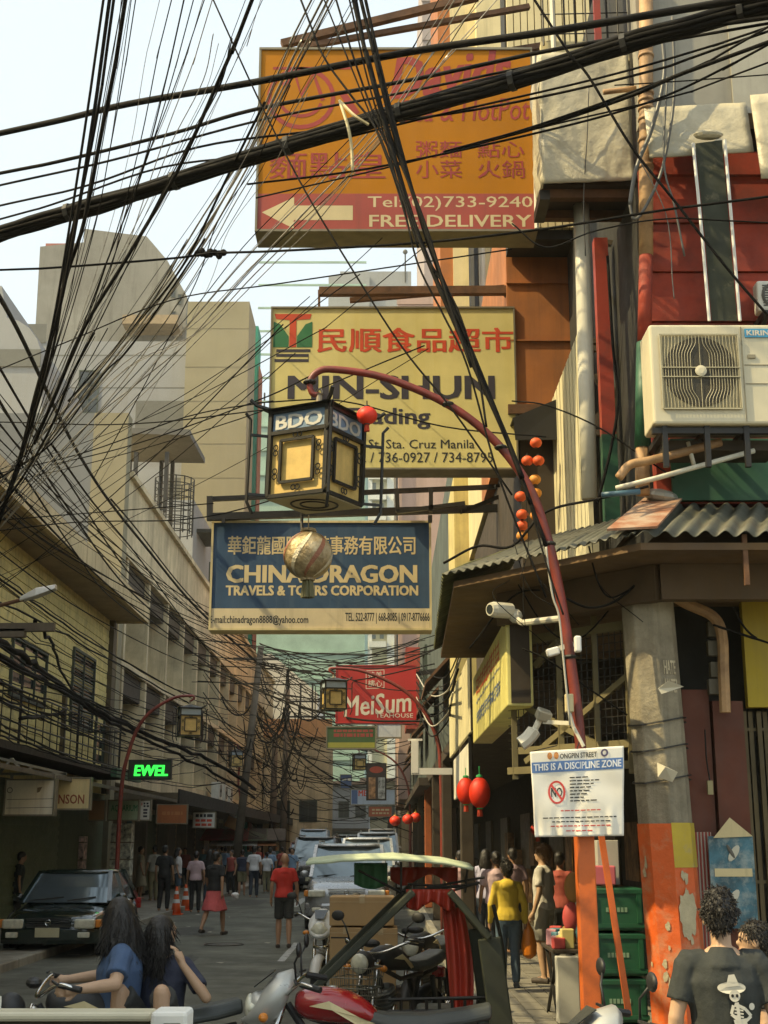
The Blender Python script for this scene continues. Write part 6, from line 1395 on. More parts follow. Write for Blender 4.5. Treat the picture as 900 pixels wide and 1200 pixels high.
# ================================================================ vehicles
tyre_m = mat('tyre', (.018, .018, .018), .8, var=.3); rim_m = mat('rim', (.42, .42, .40), .3, metal=.8); chrome = mat('chrome', (.62, .61, .58), .18, metal=1.0, var=.05)
head_glass = mat('headlight_glass', (.62, .60, .48), .15, var=.2, scale=14, spec=.8); amber = mat('amber_lens', (.65, .22, .03), .3); plate_m = mat('plate', (.50, .46, .30), .5)
glass_car = mat('car_glass', (.14, .18, .20), .08, metal=.55, spec=.8); rubber_trim = mat('black_trim', (.02, .02, .02), .55)
def wheel(parent, c, r, w, axis='x', name='wheel', spokes=10, rimr=.66):
    rot = Euler((0, R(90), 0)) if axis == 'x' else Euler((R(90), 0, 0)); wr_ = MB()
    wr_.lathe([(r * .60, -w / 2), (r * .9, -w / 2), (r, -w * .36), (r, w * .36), (r * .9, w / 2), (r * .60, w / 2)], 24, c, rot); o = wr_.build(name, tyre_m, parent, local=True, smooth=False)
    m = MB(); m.lathe([(r * .1, -w * .40), (r * rimr, -w * .34), (r * rimr, w * .34), (r * .1, w * .40)], 20, c, rot); m.build('rim', rim_m, o, local=True)
    m = MB(); M3 = rot.to_matrix()
    for k in range(spokes):
        a = 2 * math.pi * k / spokes
        for s in (-1, 1): m.bar(Vector(c) + M3 @ Vector((.1 * r * math.cos(a), .1 * r * math.sin(a), s * w * .43)), Vector(c) + M3 @ Vector((.6 * r * math.cos(a), .6 * r * math.sin(a), s * w * .40)), .05 * r + .008)
    m.build('spokes', rubber_trim, o, local=True)
    return o
def car(label, loc, rz, L_, Wd, H, paint, style='sedan', group=None, bpaint=None, plate=True, cat='car'):
    """front towards -y"""
    r_ = empty('parked_car', loc, label, cat, group, rz); hw = Wd / 2
    suv = style != 'sedan'; belt = H * (.62 if not suv else .60); hood = H * (.56 if not suv else .60); clr = .17 if not suv else .24
    yf, yr = -L_ / 2, L_ / 2
    st = [(yf, .74, clr + .16, hood * .70), (yf + .07, .88, clr + .03, hood * .80), (yf + .40, .97, clr, hood * .93), (yf + L_ * .26, 1.0, clr, hood), (yf + L_ * .33, 1.0, clr, belt), (0, 1.0, clr, belt * 1.01), (yr - L_ * .2, 1.0, clr, belt * 1.04), (yr - .45, .98, clr, belt * 1.03 if suv else belt * 1.0), (yr - .08, .93, clr, belt * .98), (yr, .84, clr + .15, belt * .85)]
    rg = []
    for y, w, z0, z1 in st:
        a = hw * w; t = z1 - z0
        rg.append([Vector(q) for q in ((-a * .86, y, z0), (-a * .98, y, z0 + .10), (-a, y, z0 + t * .45), (-a * .985, y, z0 + t * .72), (-a * .93, y, z1 - .03), (-a * .80, y, z1), (-a * .35, y, z1 + .025), (a * .35, y, z1 + .025), (a * .80, y, z1), (a * .93, y, z1 - .03), (a * .985, y, z0 + t * .72), (a, y, z0 + t * .45), (a * .98, y, z0 + .10), (a * .86, y, z0))])
    m = MB(); m.loft(rg); m.build('body', paint, r_, smooth=True, local=True, sub=2)
    # cabin
    c0 = yf + L_ * (.27 if not suv else .24); c1 = yf + L_ * (.45 if not suv else .38); c2 = yr - L_ * (.27 if not suv else .06); c3 = yr - L_ * (.13 if not suv else .02)
    zb, zt = belt - .02, H - .05; wb, wt = hw * .93, hw * (.74 if not suv else .80)
    B_ = [Vector(q) for q in ((-wb * .96, c0, zb), (wb * .96, c0, zb), (wb, c3, zb), (-wb, c3, zb))]; T_ = [Vector(q) for q in ((-wt, c1, zt), (wt, c1, zt), (wt, c2, zt), (-wt, c2, zt))]
    m = MB(); m.loft([B_, [b_.lerp(t, .5) + (b_.lerp(t, .5) - Vector((0, (c0 + c3) / 2, b_.lerp(t, .5).z))).normalized() * .025 for b_, t in zip(B_, T_)], T_]); g_ = m.build('windows', glass_car, r_, local=True)
    m = MB(); m.loft([[Vector((x * wt * s, (c1 + c2) / 2 + y * (c2 - c1) / 2 * s2, zz)) for x, y in ((-1, -1), (-.6, -1.06), (.6, -1.06), (1, -1), (1, 1), (.6, 1.05), (-.6, 1.05), (-1, 1))] for s, s2, zz in ((1.03, 1.03, zt - .02), (1.0, 1.0, zt + .03), (.82, .9, H))]); m.build('roof', paint, r_, smooth=True, local=True)
    m = MB()
    for s in (-1, 1):
        m.bar((wb * .97 * s, c0 + .02, zb), (wt * 1.0 * s, c1, zt), .075); m.bar((wb * s, c3, zb), (wt * s, c2, zt), .10)
        ym = (c1 + c2) / 2; m.bar((wb * 1.01 * s, ym, zb), (wt * 1.01 * s, ym, zt), .07, .06)
        if suv: m.bar((wb * 1.01 * s, ym + (c2 - ym) * .65, zb), (wt * 1.01 * s, ym + (c2 - ym) * .62, zt), .08, .06)
    m.build('pillar', paint, r_, local=True)
    # front
    zh = clr + (hood - clr) * .62
    for s in (-1, 1):
        m = MB(); m.box((hw * .70 * s, yf + .035, zh), (hw * .40, .16, .15)); o = m.build('headlight', head_glass, r_, local=True, bevel=.03)
        m = MB(); m.box((hw * .95 * s, yf + .14, zh), (.09, .18, .13)); m.build('indicator', amber, o, local=True, bevel=.02)
        m = MB(); m.box((hw * .70 * s, yf - .03, clr + .20), (.20, .08, .09)); m.build('fog_light', head_glass, r_, local=True, bevel=.02)
        m = MB(); m.ell((hw * 1.08 * s, c0 + .35, belt + .06), (.11, .06, .075), 10, 6); m.bar((hw * .94 * s, c0 + .36, belt), (hw * 1.04 * s, c0 + .35, belt + .04), .03); m.build('mirror', paint, r_, local=True, smooth=True)
        m = MB(); m.box((hw * .82 * s, yr - .03, belt * .82), (.26, .10, .2)); m.build('tail_light', mat('tail_red', (.3, .01, .01), .3), r_, local=True, bevel=.02)
        m = MB(); m.bar((hw * 1.005 * s, c0 + .95, belt - .1), (hw * 1.005 * s, c0 + 1.12, belt - .1), .03); m.build('door_handle', rubber_trim, r_, local=True)
    m = MB()
    for k in range(4): m.bar((-hw * .42, yf - .035, zh - .05 + k * .036), (hw * .42, yf - .035, zh - .05 + k * .036), .02)
    m.bar((-hw * .44, yf - .02, zh + .085), (hw * .44, yf - .02, zh + .085), .025); m.build('grille', chrome if suv else rubber_trim, r_, local=True)
    m = MB(); m.torus((0, yf - .05, zh + .02), .045, .009, 14, 5, Euler((R(90), 0, 0))); m.bar((-.03, yf - .05, zh + .02), (.03, yf - .05, zh + .02), .012); m.build('emblem', chrome, r_, local=True)
    m = MB(); m.loft([[Vector((x * hw * .97, yf - .06 + abs(x) ** 3 * .22 + dy, z)) for x in (-1, -.6, 0, .6, 1)] + [Vector((x * hw * .97, yf + .1 + abs(x) ** 3 * .2, z)) for x in (1, .6, 0, -.6, -1)] for dy, z in ((.02, clr + .05), (0, clr + .12), (0, clr + .28), (.02, clr + .33))]); m.build('bumper', bpaint or paint, r_, local=True, smooth=False, bevel=.015)
    if plate: m = MB(); m.box((0, yf - .075, clr + .24), (.40, .02, .15)); m.build('number_plate', plate_m, r_, local=True)
    if suv:
        m = MB()
        for s in (-1, 1): m.bar((wt * .92 * s, c1 + .15, H + .05), (wt * .92 * s, c2 - .1, H + .05), .04); m.bar((wt * .92 * s, c1 + .2, H - .01), (wt * .92 * s, c1 + .2, H + .05), .03); m.bar((wt * .92 * s, c2 - .15, H - .01), (wt * .92 * s, c2 - .15, H + .05), .03)
        m.build('roof_rail', rim_m, r_, local=True)
    wr_ = .30 if not suv else .36
    for s in (-1, 1):
        for y in (yf + L_ * .19, yr - L_ * .2):
            wheel(r_, (s * (hw - .12), y, wr_), wr_, .2)
            m = MB(); m.torus((s * (hw - .04), y, wr_), wr_ + .045, .05, 24, 6, Euler((0, R(90), 0))); m.build('wheel_arch', rubber_trim, r_, local=True)
    m = MB(); m.bar((-hw * .75, c0 - .02, zb + .03), (-.05, c0 + .12, zb + .09), .02); m.bar((hw * .05, c0 - .02, zb + .03), (hw * .6, c0 + .12, zb + .09), .02); m.build('wiper', rubber_trim, r_, local=True)
    return r_
car_green = mat('car_green_black', (.012, .022, .018), .12, coat=1.0, var=.1); car_grey = mat('car_silver_grey', (.34, .35, .36), .3, metal=.5, coat=.6, var=.05); car_dark = mat('car_dark', (.03, .03, .035), .2, coat=.8, var=.05)
car_white = mat('car_white', (.62, .63, .62), .3, coat=.5, var=.04); car_blue = mat('car_paleblue', (.28, .38, .46), .35, coat=.5, var=.05); car_silver = mat('car_silver', (.50, .50, .48), .3, metal=.5, coat=.5, var=.05)
f0 = G(66, 1123); car('dark green saloon with lit-looking headlights parked at the far kerb', Vector((f0.x - .2, f0.y + 2.2, 0)), R(1), 4.4, 1.70, 1.38, car_green)
car('silver grey SUV with roof rails parked facing us mid street', Vector((-.82, 32.5, 0)), 0, 4.7, 1.88, 1.84, car_grey, 'suv')
car('dark SUV with white bonnet edge behind the grey SUV', Vector((-2.75, 56, 0)), R(-3), 4.6, 1.9, 2.1, car_dark, 'suv')
car('pale blue van far down the street', Vector((-3.9, 76, 0)), 0, 4.8, 1.8, 2.6, car_blue, 'suv', cat='van')
car('silver car roof just beyond the grey SUV', Vector((-.50, 42, 0)), 0, 4.5, 1.75, 2.02, car_silver, 'suv')
car('white car third in the parked line', Vector((-.25, 52, 0)), 0, 4.5, 1.75, 2.25, car_white, 'suv')
car('second dark car farther down the street', Vector((-1.7, 68, 0)), 0, 4.5, 1.8, 2.25, car_dark, 'suv')
car('cream van last in the queue of cars', Vector((-.1, 74, 0)), 0, 4.6, 1.75, 2.6, mat('car_cream', (.5, .46, .36), .35, coat=.4), 'suv', cat='van')
car('maroon car half behind the dark SUV', Vector((-3.6, 64, 0)), 0, 4.4, 1.75, 1.9, mat('car_maroon', (.12, .02, .02), .3, coat=.5), 'suv')
# cargo bed in the very foreground
a, c = V(-60, 1193, 4.4), V(180, 1188, 4.4); d = V(215, 1188, 4.4); zt = c.z; r_ = empty('pickup_truck', ((a.x + c.x) / 2, 5, 0), 'cream railed cargo bed of a truck cut off by the picture edge', 'truck')
m = MB(); m.bx(a.x - 2.2, d.x, 4.40, 4.46, .75, zt - .02); m.bx(a.x - 2.2, d.x, 2.9, 2.96, .75, zt - .02); m.bx(d.x - .05, d.x, 2.97, 4.39, .75, zt - .02); m.bx(a.x - 2.2, d.x, 2.9, 4.46, .68, .75); m.build('bed', mat('bed_brown', (.09, .075, .045), .6), r_)
m = MB(); m.bx(a.x - 2.2, c.x, 4.36, 4.48, zt - .02, zt + .008); m.bx(a.x - 2.2, c.x, 2.88, 3.0, zt - .02, zt + .008); m.build('rail', mat('rail_cream', (.55, .50, .36), .4), r_, bevel=.01)
m = MB(); m.bx(c.x, d.x + .02, 4.34, 4.49, zt - .4, zt + .012); m.bx(c.x, d.x + .02, 2.86, 3.0, zt - .4, zt + .012); m.build('corner_post', white_paint, r_, bevel=.012)
for x in (a.x - 1.4, c.x - .35):
    for y in (3.05, 4.28): wheel(r_, Vector((x, y, .35)) - r_.location, .35, .2, 'y')

def motorbike(label, loc, rz, tank=red_paint, cowl=None, basket=False, seat=True, mirrors=True, group=None, scoot=False, name='motorcycle', root=None, letters=None, crate=None):
    """front towards -x"""
    r_ = root or empty(name, loc, label, 'motorcycle', group, rz)
    for x, nm_ in ((-.64, 'front_wheel'), (.62, 'rear_wheel')):
        m = MB(); m.torus((x, 0, .30), .245, .05, 26, 8, Euler((R(90), 0, 0))); o = m.build(nm_, tyre_m, r_, local=True, smooth=True)
        m = MB(); m.torus((x, 0, .30), .20, .014, 24, 6, Euler((R(90), 0, 0))); m.lathe([(.04, -.06), (.05, -.05), (.05, .05), (.04, .06)], 12, (x, 0, .30), Euler((R(90), 0, 0)))
        for k in range(12): a = 2 * math.pi * k / 12; m.tube([(x, .03 * (-1) ** k, .30), (x + .2 * math.cos(a), 0, .30 + .2 * math.sin(a))], .004, 4)
        m.build('rim', chrome, o, local=True)
        m = MB(); pts = [(x + .31 * math.cos(R(t)), 0, .30 + .31 * math.sin(R(t))) for t in (range(20, 166, 12))]
        m.grid(lambda u, v: Vector((x + (.315 - .05 * (2 * v - 1) ** 2) * math.cos(R(15 + 150 * u)), (v - .5) * .13, .30 + (.315 - .05 * (2 * v - 1) ** 2) * math.sin(R(15 + 150 * u)))), 14, 6); m.build('mudguard', cowl or tank, r_, local=True, smooth=True, solid=.006)
    m = MB()
    for s in (-1, 1): m.tube([(-.64, .075 * s, .30), (-.56, .075 * s, .55), (-.44, .075 * s, .90)], [.022, .020, .018], 8)
    m.bar((-.46, -.09, .86), (-.46, .09, .86), .04); m.bar((-.52, -.09, .68), (-.52, .09, .68), .04); m.build('fork', chrome, r_, local=True, smooth=True)
    m = MB(); m.tube(catmull([(-.22, -.36, 1.02), (-.33, -.30, 1.04), (-.42, -.10, .96), (-.42, .10, .96), (-.33, .30, 1.04), (-.22, .36, 1.02)], 5), .012, 7); hb = m.build('handlebar', chrome, r_, local=True, smooth=True)
    m = MB()
    for s in (-1, 1): m.tube([(-.32, .30 * s, 1.04), (-.20, .37 * s, 1.015)], .019, 8); m.bar((-.36, .27 * s, 1.06), (-.34, .45 * s, 1.055), .012)
    m.build('grip', rubber_trim, hb, local=True)
    if mirrors:
        for s in (-1, 1): m = MB(); m.tube([(-.35, .26 * s, 1.04), (-.36, .30 * s, 1.16), (-.33, .36 * s, 1.22)], .007, 5); m.ell((-.33, .39 * s, 1.24), (.018, .065, .045), 10, 6); m.build('mirror', rubber_trim, hb, local=True, smooth=True)
    m = MB(); m.ell((-.58, 0, .88), (.09, .10, .10), 14, 10); m.build('headlight_shell', cowl or rubber_trim, r_, local=True, smooth=True); m = MB(); m.ell((-.645, 0, .88), (.035, .082, .082), 14, 8); m.build('headlight', head_glass, r_, local=True, smooth=True)
    for s in (-1, 1): m = MB(); m.ell((-.55, .17 * s, .84), (.03, .04, .028), 10, 6); m.bar((-.53, .08 * s, .84), (-.54, .15 * s, .84), .015); m.build('indicator', amber, r_, local=True)
    m = MB(); m.ell((-.45, 0, 1.03), (.05, .09, .035), 12, 6); m.ell((-.45, .10, 1.02), (.04, .04, .03), 10, 6); m.build('instrument', rubber_trim, r_, local=True)
    if cowl:
        m = MB(); m.loft([[Vector((x + (.05 * math.sin(2 * math.pi * t / 14)), w * math.cos(2 * math.pi * t / 14), z + hh * math.sin(2 * math.pi * t / 14))) for t in range(14)] for x, w, hh, z in ((-.655, .03, .03, .84), (-.645, .085, .07, .86), (-.60, .13, .12, .89), (-.53, .15, .16, .92), (-.44, .145, .155, .95), (-.41, .12, .12, .95))]); m.build('cowling', cowl, r_, local=True, smooth=True)
        m = MB(); m.ell((-.63, 0, .885), (.04, .10, .05), 12, 8, Euler((0, R(35), 0))); m.build('headlight', head_glass, r_, local=True, smooth=True)
        m = MB(); m.add([(-.50, -.08, 1.09), (-.50, .08, 1.09), (-.62, .05, 1.00), (-.62, -.05, 1.00)], [(0, 1, 2, 3)]); m.build('screen', glass_dark, r_, local=True, solid=.006)
    if not scoot:
        rg = []
        for x, w, z0, z1 in ((-.38, .07, .86, .96), (-.32, .125, .80, 1.0), (-.14, .15, .78, 1.02), (.05, .125, .77, .95), (.15, .08, .76, .85)):
            rg.append([Vector((x, w * math.cos(2 * math.pi * t / 12), (z0 + z1) / 2 + (z1 - z0) / 2 * math.sin(2 * math.pi * t / 12))) for t in range(12)])
        m = MB(); m.loft(rg); tk = m.build('tank', tank, r_, local=True, smooth=True, sub=1)
        m = MB()
        for s in (-1, 1): m.add([(-.28, .137 * s, .90), (-.16, .152 * s, .93), (.02, .149 * s, .84), (.12, .118 * s, .80), (.0, .152 * s, .80), (-.14, .162 * s, .88)], [(0, 1, 2, 3, 4, 5)])
        m.build('tank_stripe', cream_paint, tk, local=True, solid=.004)
        if letters: m = MB(); m.text(letters, (-.12, .745, .06, .80), lambda u, v: Vector((u, -.160 + abs(u + .05) * .03, v)), .03, .3); m.build('lettering', ink_white, tk, local=True)
        m = MB(); m.lathe([(.03, .975), (.035, 1.0), (.02, 1.005)], 12, (-.14, 0, 0)); m.build('tank_cap', chrome, tk, local=True)
    else:
        m = MB(); m.loft([[Vector((x, s * w, z)) for s, z in ((-1, z0), (-1.2, (z0 + z1) / 2), (-.8, z1), (.8, z1), (1.2, (z0 + z1) / 2), (1, z0))] for x, w, z0, z1 in ((-.46, .13, .55, .92), (-.34, .10, .40, .74), (-.1, .09, .36, .52), (.1, .10, .40, .66), (.45, .11, .55, .72), (.75, .06, .66, .76))]); m.build('leg_shield', tank, r_, local=True, smooth=True)
    if seat:
        m = MB(); m.loft([[Vector((x, s * w, z)) for s, z in ((-1, z0), (-1.05, z0 + .03), (-.75, z0 + .085), (.75, z0 + .085), (1.05, z0 + .03), (1, z0))] for x, w, z0 in ((.08, .09, .78), (.2, .13, .76), (.42, .14, .76), (.66, .13, .79), (.82, .10, .82))]); m.build('seat', mat('seat_vinyl', (.035, .04, .036), .5), r_, local=True, bevel=.015)
    m = MB(); m.box((-.08, 0, .42), (.26, .22, .24)); m.lathe([(.075, 0), (.085, .04), (.085, .18), (.07, .2)], 12, (-.16, 0, .48), Euler((0, R(-25), 0)))
    for k in range(5): m.lathe([(.11, .03 + .035 * k), (.11, .045 + .035 * k)], 12, (-.16, 0, .48), Euler((0, R(-25), 0)))
    m.build('engine', mat('engine_alloy', (.26, .25, .22), .45, metal=.7), r_, local=True, bevel=.01)
    m = MB(); m.tube(catmull([(-.22, -.10, .52), (-.30, -.13, .35), (-.1, -.15, .24), (.25, -.16, .26)]), .022, 8); m.tube([(.25, -.16, .26), (.85, -.17, .36)], [.04, .045], 10); m.build('exhaust', chrome, r_, local=True, smooth=True)
    m = MB(); m.tube([(-.42, 0, .90), (-.25, 0, .66), (-.1, 0, .32), (.25, 0, .32), (.45, 0, .68), (.80, 0, .74)], .024, 7); m.tube([(-.4, 0, .86), (.1, 0, .70), (.5, 0, .72)], .02, 7)
    for s in (-1, 1): m.tube([(.25, .07 * s, .32), (.62, .09 * s, .30)], .02, 6); m.tube([(.62, .1 * s, .30), (.48, .12 * s, .70)], .025, 7)
    m.build('frame', rubber_trim, r_, local=True)
    m = MB(); m.box((.86, 0, .70), (.05, .12, .09)); m.build('tail_light', mat('tail_red', (.3, .01, .01), .3), r_, local=True, bevel=.01)
    if basket:
        m = MB()
        for z in (.62, .70, .78, .86): f_ = .9 + (z - .62) * .5; m.tube([(-.68 - .14 * f_, -.17 * f_, z), (-.68 + .14 * f_, -.17 * f_, z), (-.68 + .14 * f_, .17 * f_, z), (-.68 - .14 * f_, .17 * f_, z), (-.68 - .14 * f_, -.17 * f_, z)], .005, 4)
        for t in range(9):
            for s in (-1, 1): u = -1 + 2 * t / 8; m.tube([(-.68 + .125 * u, .15 * s, .62), (-.68 + .145 * u, .175 * s, .87)], .0035, 4); m.tube([(-.68 + .125 * s, .15 * u, .62), (-.68 + .145 * s, .175 * u, .87)], .0035, 4)
        m.build('basket', mat('basket_wire', (.20, .19, .15), .5, metal=.5), r_, local=True)
    return r_
silver_plastic = mat('silver_plastic', (.45, .45, .42), .35, metal=.3); red_gloss = mat('tank_red', (.30, .012, .015), .2, coat=.8, var=.15)
# tricycle: motorcycle with canopied sidecar on its far side
TY = 8.55
r_ = motorbike('red tanked motorcycle tricycle with canopied sidecar and red curtain', Vector((-.17, TY, 0)), 0, red_gloss, silver_plastic, name='tricycle', letters='MX'); r_['category'] = 'tricycle'
L0 = r_.location
TC = 9.75
def sv(px, py, y=TC): return V(px, py, y) - L0
frm = mat('sidecar_green', (.026, .03, .016), .65, var=.3, streak=.3)
m = MB(); z0 = .42
cx0, cx1 = sv(398, 1060).x, sv(582, 1060).x; ya, yb = TC - .10 - TY, TC + 1.0 - TY
m.bx(cx0, cx1, ya, yb, z0 - .03, z0); m.build('floor', frm, r_, local=True)
for yy in (ya, yb):
    m = MB(); o = Vector((0, yy - (TC - TY), 0))
    for a, c, w in (((484, 1044), (368, 1158), .15), ((526, 1044), (572, 1098), .16), ((572, 1098), (588, 1215), .16)): m.bar(sv(*a) + o, sv(*c) + o, w, .05)
    m.build('side_frame', frm, r_, local=True, bevel=.01)
m = MB()
for px in (470, 484, 500, 515, 530, 545, 560, 575): m.tube([sv(px, 1172) + Vector((0, .02, 0)), sv(px, 1225) + Vector((0, .02, 0))], .012, 5)
for py in (1172, 1186, 1204): m.tube([sv(455, py) + Vector((0, .02, 0)), sv(585, py - 3) + Vector((0, .02, 0))], .013, 5)
m.tube(catmull([sv(578, 1060), sv(590, 1120), sv(592, 1200)]), .014, 5)
for px, py, qx, qy in ((470, 1044, 560, 1036), (500, 1040, 568, 1028), (478, 1036, 540, 1040), (530, 1044, 562, 1034), (470, 1010, 470, 1048), (548, 1016, 545, 1046), (420, 1020, 470, 1046)): m.tube([sv(px, py), sv(qx, qy)], .009, 5)
m.build('rail', iron, r_, local=True)
m = MB()
e = [(360, 1012), (400, 1008), (460, 1006), (520, 1011), (553, 1018)]
for s, yy in ((0, -.2), (1, 1.2)): pass
m.grid(lambda u, v: (lambda i, t: sv(e[i][0] * (1 - t) + e[i + 1][0] * t, e[i][1] * (1 - t) + e[i + 1][1] * t) + Vector((0, -.15 + 1.35 * v, .025 * math.sin(math.pi * v) + .006 * noise.noise((u * 9, v * 5, 0)))))(min(3, int(u * 4)), u * 4 - min(3, int(u * 4))), 16, 10)
m.build('canopy', mat('canopy_cloth', (.50, .56, .38), .6, var=.1, streak=.1, dirt=(.3, .36, .22), damt=.2, dscale=8), r_, local=True, smooth=True, solid=.022)
m = MB(); m.grid(lambda u, v: sv(476 + u * 57, 1042 + v * (20 + 5 * math.sin(u * 9))) + Vector((0, -.03 - .028 * math.sin(u * 30 + v) * (.3 + v), 0)), 30, 5); m.build('valance', mat('curtain_red', (.36, .03, .015), .5, var=.15, bump=.3), r_, local=True, smooth=True, solid=.006)
m = MB(); m.grid(lambda u, v: sv(519 + u * (24 - 4 * v + 8 * math.sin(v * 3)) + v * 12, 1064 + v * 140) + Vector((0, .05 + .03 * math.sin(u * 14 + v * 2), 0)), 18, 14); m.build('curtain', MATS['curtain_red'], r_, local=True, smooth=True, solid=.006)
m = MB(); m.grid(lambda u, v: sv(414 + u * 40, 1012 + v * (26 + 6 * math.sin(u * 3))) + Vector((0, .35 + .02 * math.sin(u * 17), 0)), 12, 6); m.build('green_flap', mat('flap_green', (.02, .13, .05), .6), r_, local=True, smooth=True, solid=.006)
m = MB(); m.grid(lambda u, v: sv(458 + u * 84, 1018 + v * (16 + 7 * math.sin(u * 8))) + Vector((0, .6 + .05 * math.sin(u * 20 + v), 0)), 16, 4); m.build('red_flap', MATS['curtain_red'], r_, local=True, smooth=True, solid=.006)
m = MB(); m.box(((cx0 + cx1) / 2 + .25, (ya + yb) / 2, .62), (.5, .8, .12)); m.build('bench', mat('bench_vinyl', (.07, .085, .07), .5), r_, local=True, bevel=.03)
m = MB(); m.torus(((cx0 + cx1) / 2 + .1, yb + .1, .27), .22, .05, 24, 8, Euler((R(90), 0, 0))); m.build('side_wheel', tyre_m, r_, local=True, smooth=True)
# other bikes
q = V(450, 1110, 11.6); motorbike('dark motorcycle with wire front basket seen through the sidecar', Vector((q.x + .10, 12.1, 0)), R(62), rubber_trim, None, basket=True)
q = G(378, 1135); motorbike('white fronted motorcycle parked beside the cardboard boxes', Vector((-.66, 16.6, 0)), R(82), rubber_trim, mat('white_plastic', (.6, .6, .58), .35), mirrors=True)
q = V(500, 1090, 13.5); motorbike('dark motorcycle with chrome bars behind the sidecar', Vector((.42, 13.9, 0)), R(75), rubber_trim, None)
q = V(715, 1180, 6.6); motorbike('chrome and silver motorcycle handlebars before the concrete post', Vector((q.x + .42, 6.75, -.0)), R(8), silver_plastic, silver_plastic)
HB = R(17); bc = Vector((-1.69, 8.6, 0))
def bl(x, y=0.0): return bc + Vector((x * math.cos(HB) - y * math.sin(HB), x * math.sin(HB) + y * math.cos(HB), 0))
rb = motorbike('dark motorcycle with front basket under the two riders', bc, HB, rubber_trim, None, basket=True, mirrors=False)
# riders on it
r1 = person('rider in blue t-shirt with long dark hair gripping the motorcycle bars', bl(.06, .0), HB + R(90), 1.66, blue_t, 'short', ('trousers', cloth('olive_jean', (.05, .06, .045))), 'long', vox=.014, hands=True, fat=1.15, hip=(0, -.02, -.16), lean=.04, shirt_low=.86, head=(-1.2, -.10), skin=skin_l, twist=-.12,
    joints={'knL': (-.19, .40, .72), 'anL': (-.20, .28, .36), 'ftL': (-.2, .43, .31), 'knR': (.19, .40, .72), 'anR': (.20, .28, .36), 'ftR': (.2, .43, .31),
            'elL': (-.33, .06, 1.06), 'wrL': (-.325, .27, 1.04), 'hdL': (.1, 1, -.1), 'elR': (.33, .04, 1.06), 'wrR': (.325, .27, 1.04), 'hdR': (-.1, 1, -.1)})
r2 = person('pillion passenger in navy shirt, arm raised to the face, behind the rider', bl(.34, .06), R(168), 1.52, navyc, 'short', ('shorts', dk), 'long', vox=.014, hands=True, hip=(0, 0, -.14), lean=.04, skin=skin_l, head=(2.5, 0),
    joints={'knL': (-.15, .42, 1.10), 'anL': (-.16, .38, .66), 'ftL': (-.16, .52, .60), 'knR': (.15, .42, 1.10), 'anR': (.16, .38, .66), 'ftR': (.16, .52, .60),
            'elL': (-.36, .12, 1.04), 'wrL': (-.21, .20, 1.26), 'hdL': (.5, -.1, 1)})
# ================================================================ street clutter
def cone(loc, label):
    r_ = empty('traffic_cone', loc, label, 'traffic cone', 'orange traffic cones at the far kerb'); oc = mat('cone_orange', (.70, .10, .02), .5)
    m = MB(); m.lathe([(.14, .03), (.105, .25), (.09, .33), (.065, .48), (.035, .70), (.02, .72)], 16); m.build('body', oc, r_, local=True, smooth=True)
    m = MB(); m.box((0, 0, .015), (.36, .36, .03)); m.build('base', oc, r_, local=True, bevel=.01)
    m = MB(); m.lathe([(.099, .30), (.082, .40)], 16); m.lathe([(.063, .53), (.050, .61)], 16); m.build('reflective_band', mat('reflective', (.72, .72, .70), .4), r_, local=True)
cone(G(206, 1072), 'orange cone, the nearer and bulkier of the pair'); cone(G(217, 1067), 'orange cone standing just behind the nearer cone')
# split-type air conditioner over the awning
q0, q1 = V(766, 497, 8.3), V(912, 380, 8.3); w_ = q1.x - q0.x; h_ = q1.z - q0.z; r_ = empty('air_conditioner', ((q0.x + q1.x) / 2, 8.45, q0.z), 'large cream air conditioner with round fan grille above the corrugated awning', 'air conditioner')
ac_c = mat('ac_cream', (.60, .54, .38), .45, var=.05, streak=.22)
m = MB(); m.bx(q0.x, q1.x, 8.3, 8.62, q0.z, q1.z); m.build('casing', ac_c, r_, bevel=.02, seg=3)
m = MB(); xs = V(872, 440, 8.29).x; m.bx(xs - .003, xs + .003, 8.294, 8.3, q0.z + .02, q1.z - .02)
for py in (428, 450): z = V(880, py, 8.3).z; m.bx(xs + .01, q1.x - .02, 8.295, 8.3, z, z + .004)
m.bx(xs + .035, xs + .085, 8.29, 8.3, V(880, 420, 8.3).z, V(880, 416, 8.3).z); m.build('seam', mat('seam_dark', (.25, .22, .15), .6), r_)
fc = V(821, 435, 8.28); fr = (V(867, 435, 8.28).x - V(775, 435, 8.28).x) / 2
m = MB(); m.bx(fc.x - fr, fc.x + fr, 8.289, 8.3, fc.z - fr, fc.z + fr); m.build('fan_panel', mat('ac_inner', (.22, .19, .11), .6), r_, bevel=.01)
m = MB(); m.lathe([(fr * .93, 0), (fr * .93, .004)], 32, (fc.x, 8.2885, fc.z), Euler((R(90), 0, 0))); m.build('fan', mat('fan_dark', (.045, .038, .022), .7), r_)
m = MB()
for k in range(-11, 12):
    x = k / 11.5 * fr; pts = []
    for j in range(25):
        z = -fr * .97 + 2 * fr * .97 * j / 24; f_ = max(0, min(1, (1 - abs(z) / (fr * .8)) / .45)); f_ = f_ * f_ * (3 - 2 * f_); xx = x + (math.copysign(1, x) if x else 0) * .17 * fr * f_ * (1 - abs(x) / fr)
        pts.append((fc.x + xx, 8.278, fc.z + z))
    m.tube(pts, .0017, 4)
for zz in (-.15, .1): m.bar((fc.x - fr, 8.276, fc.z + zz * fr), (fc.x + fr, 8.276, fc.z + zz * fr), .006)
for s in (-1, 1): m.bar((fc.x + s * fr, 8.279, fc.z - fr), (fc.x + s * fr, 8.279, fc.z + fr), .008); m.bar((fc.x - fr, 8.279, fc.z + s * fr), (fc.x + fr, 8.279, fc.z + s * fr), .008)
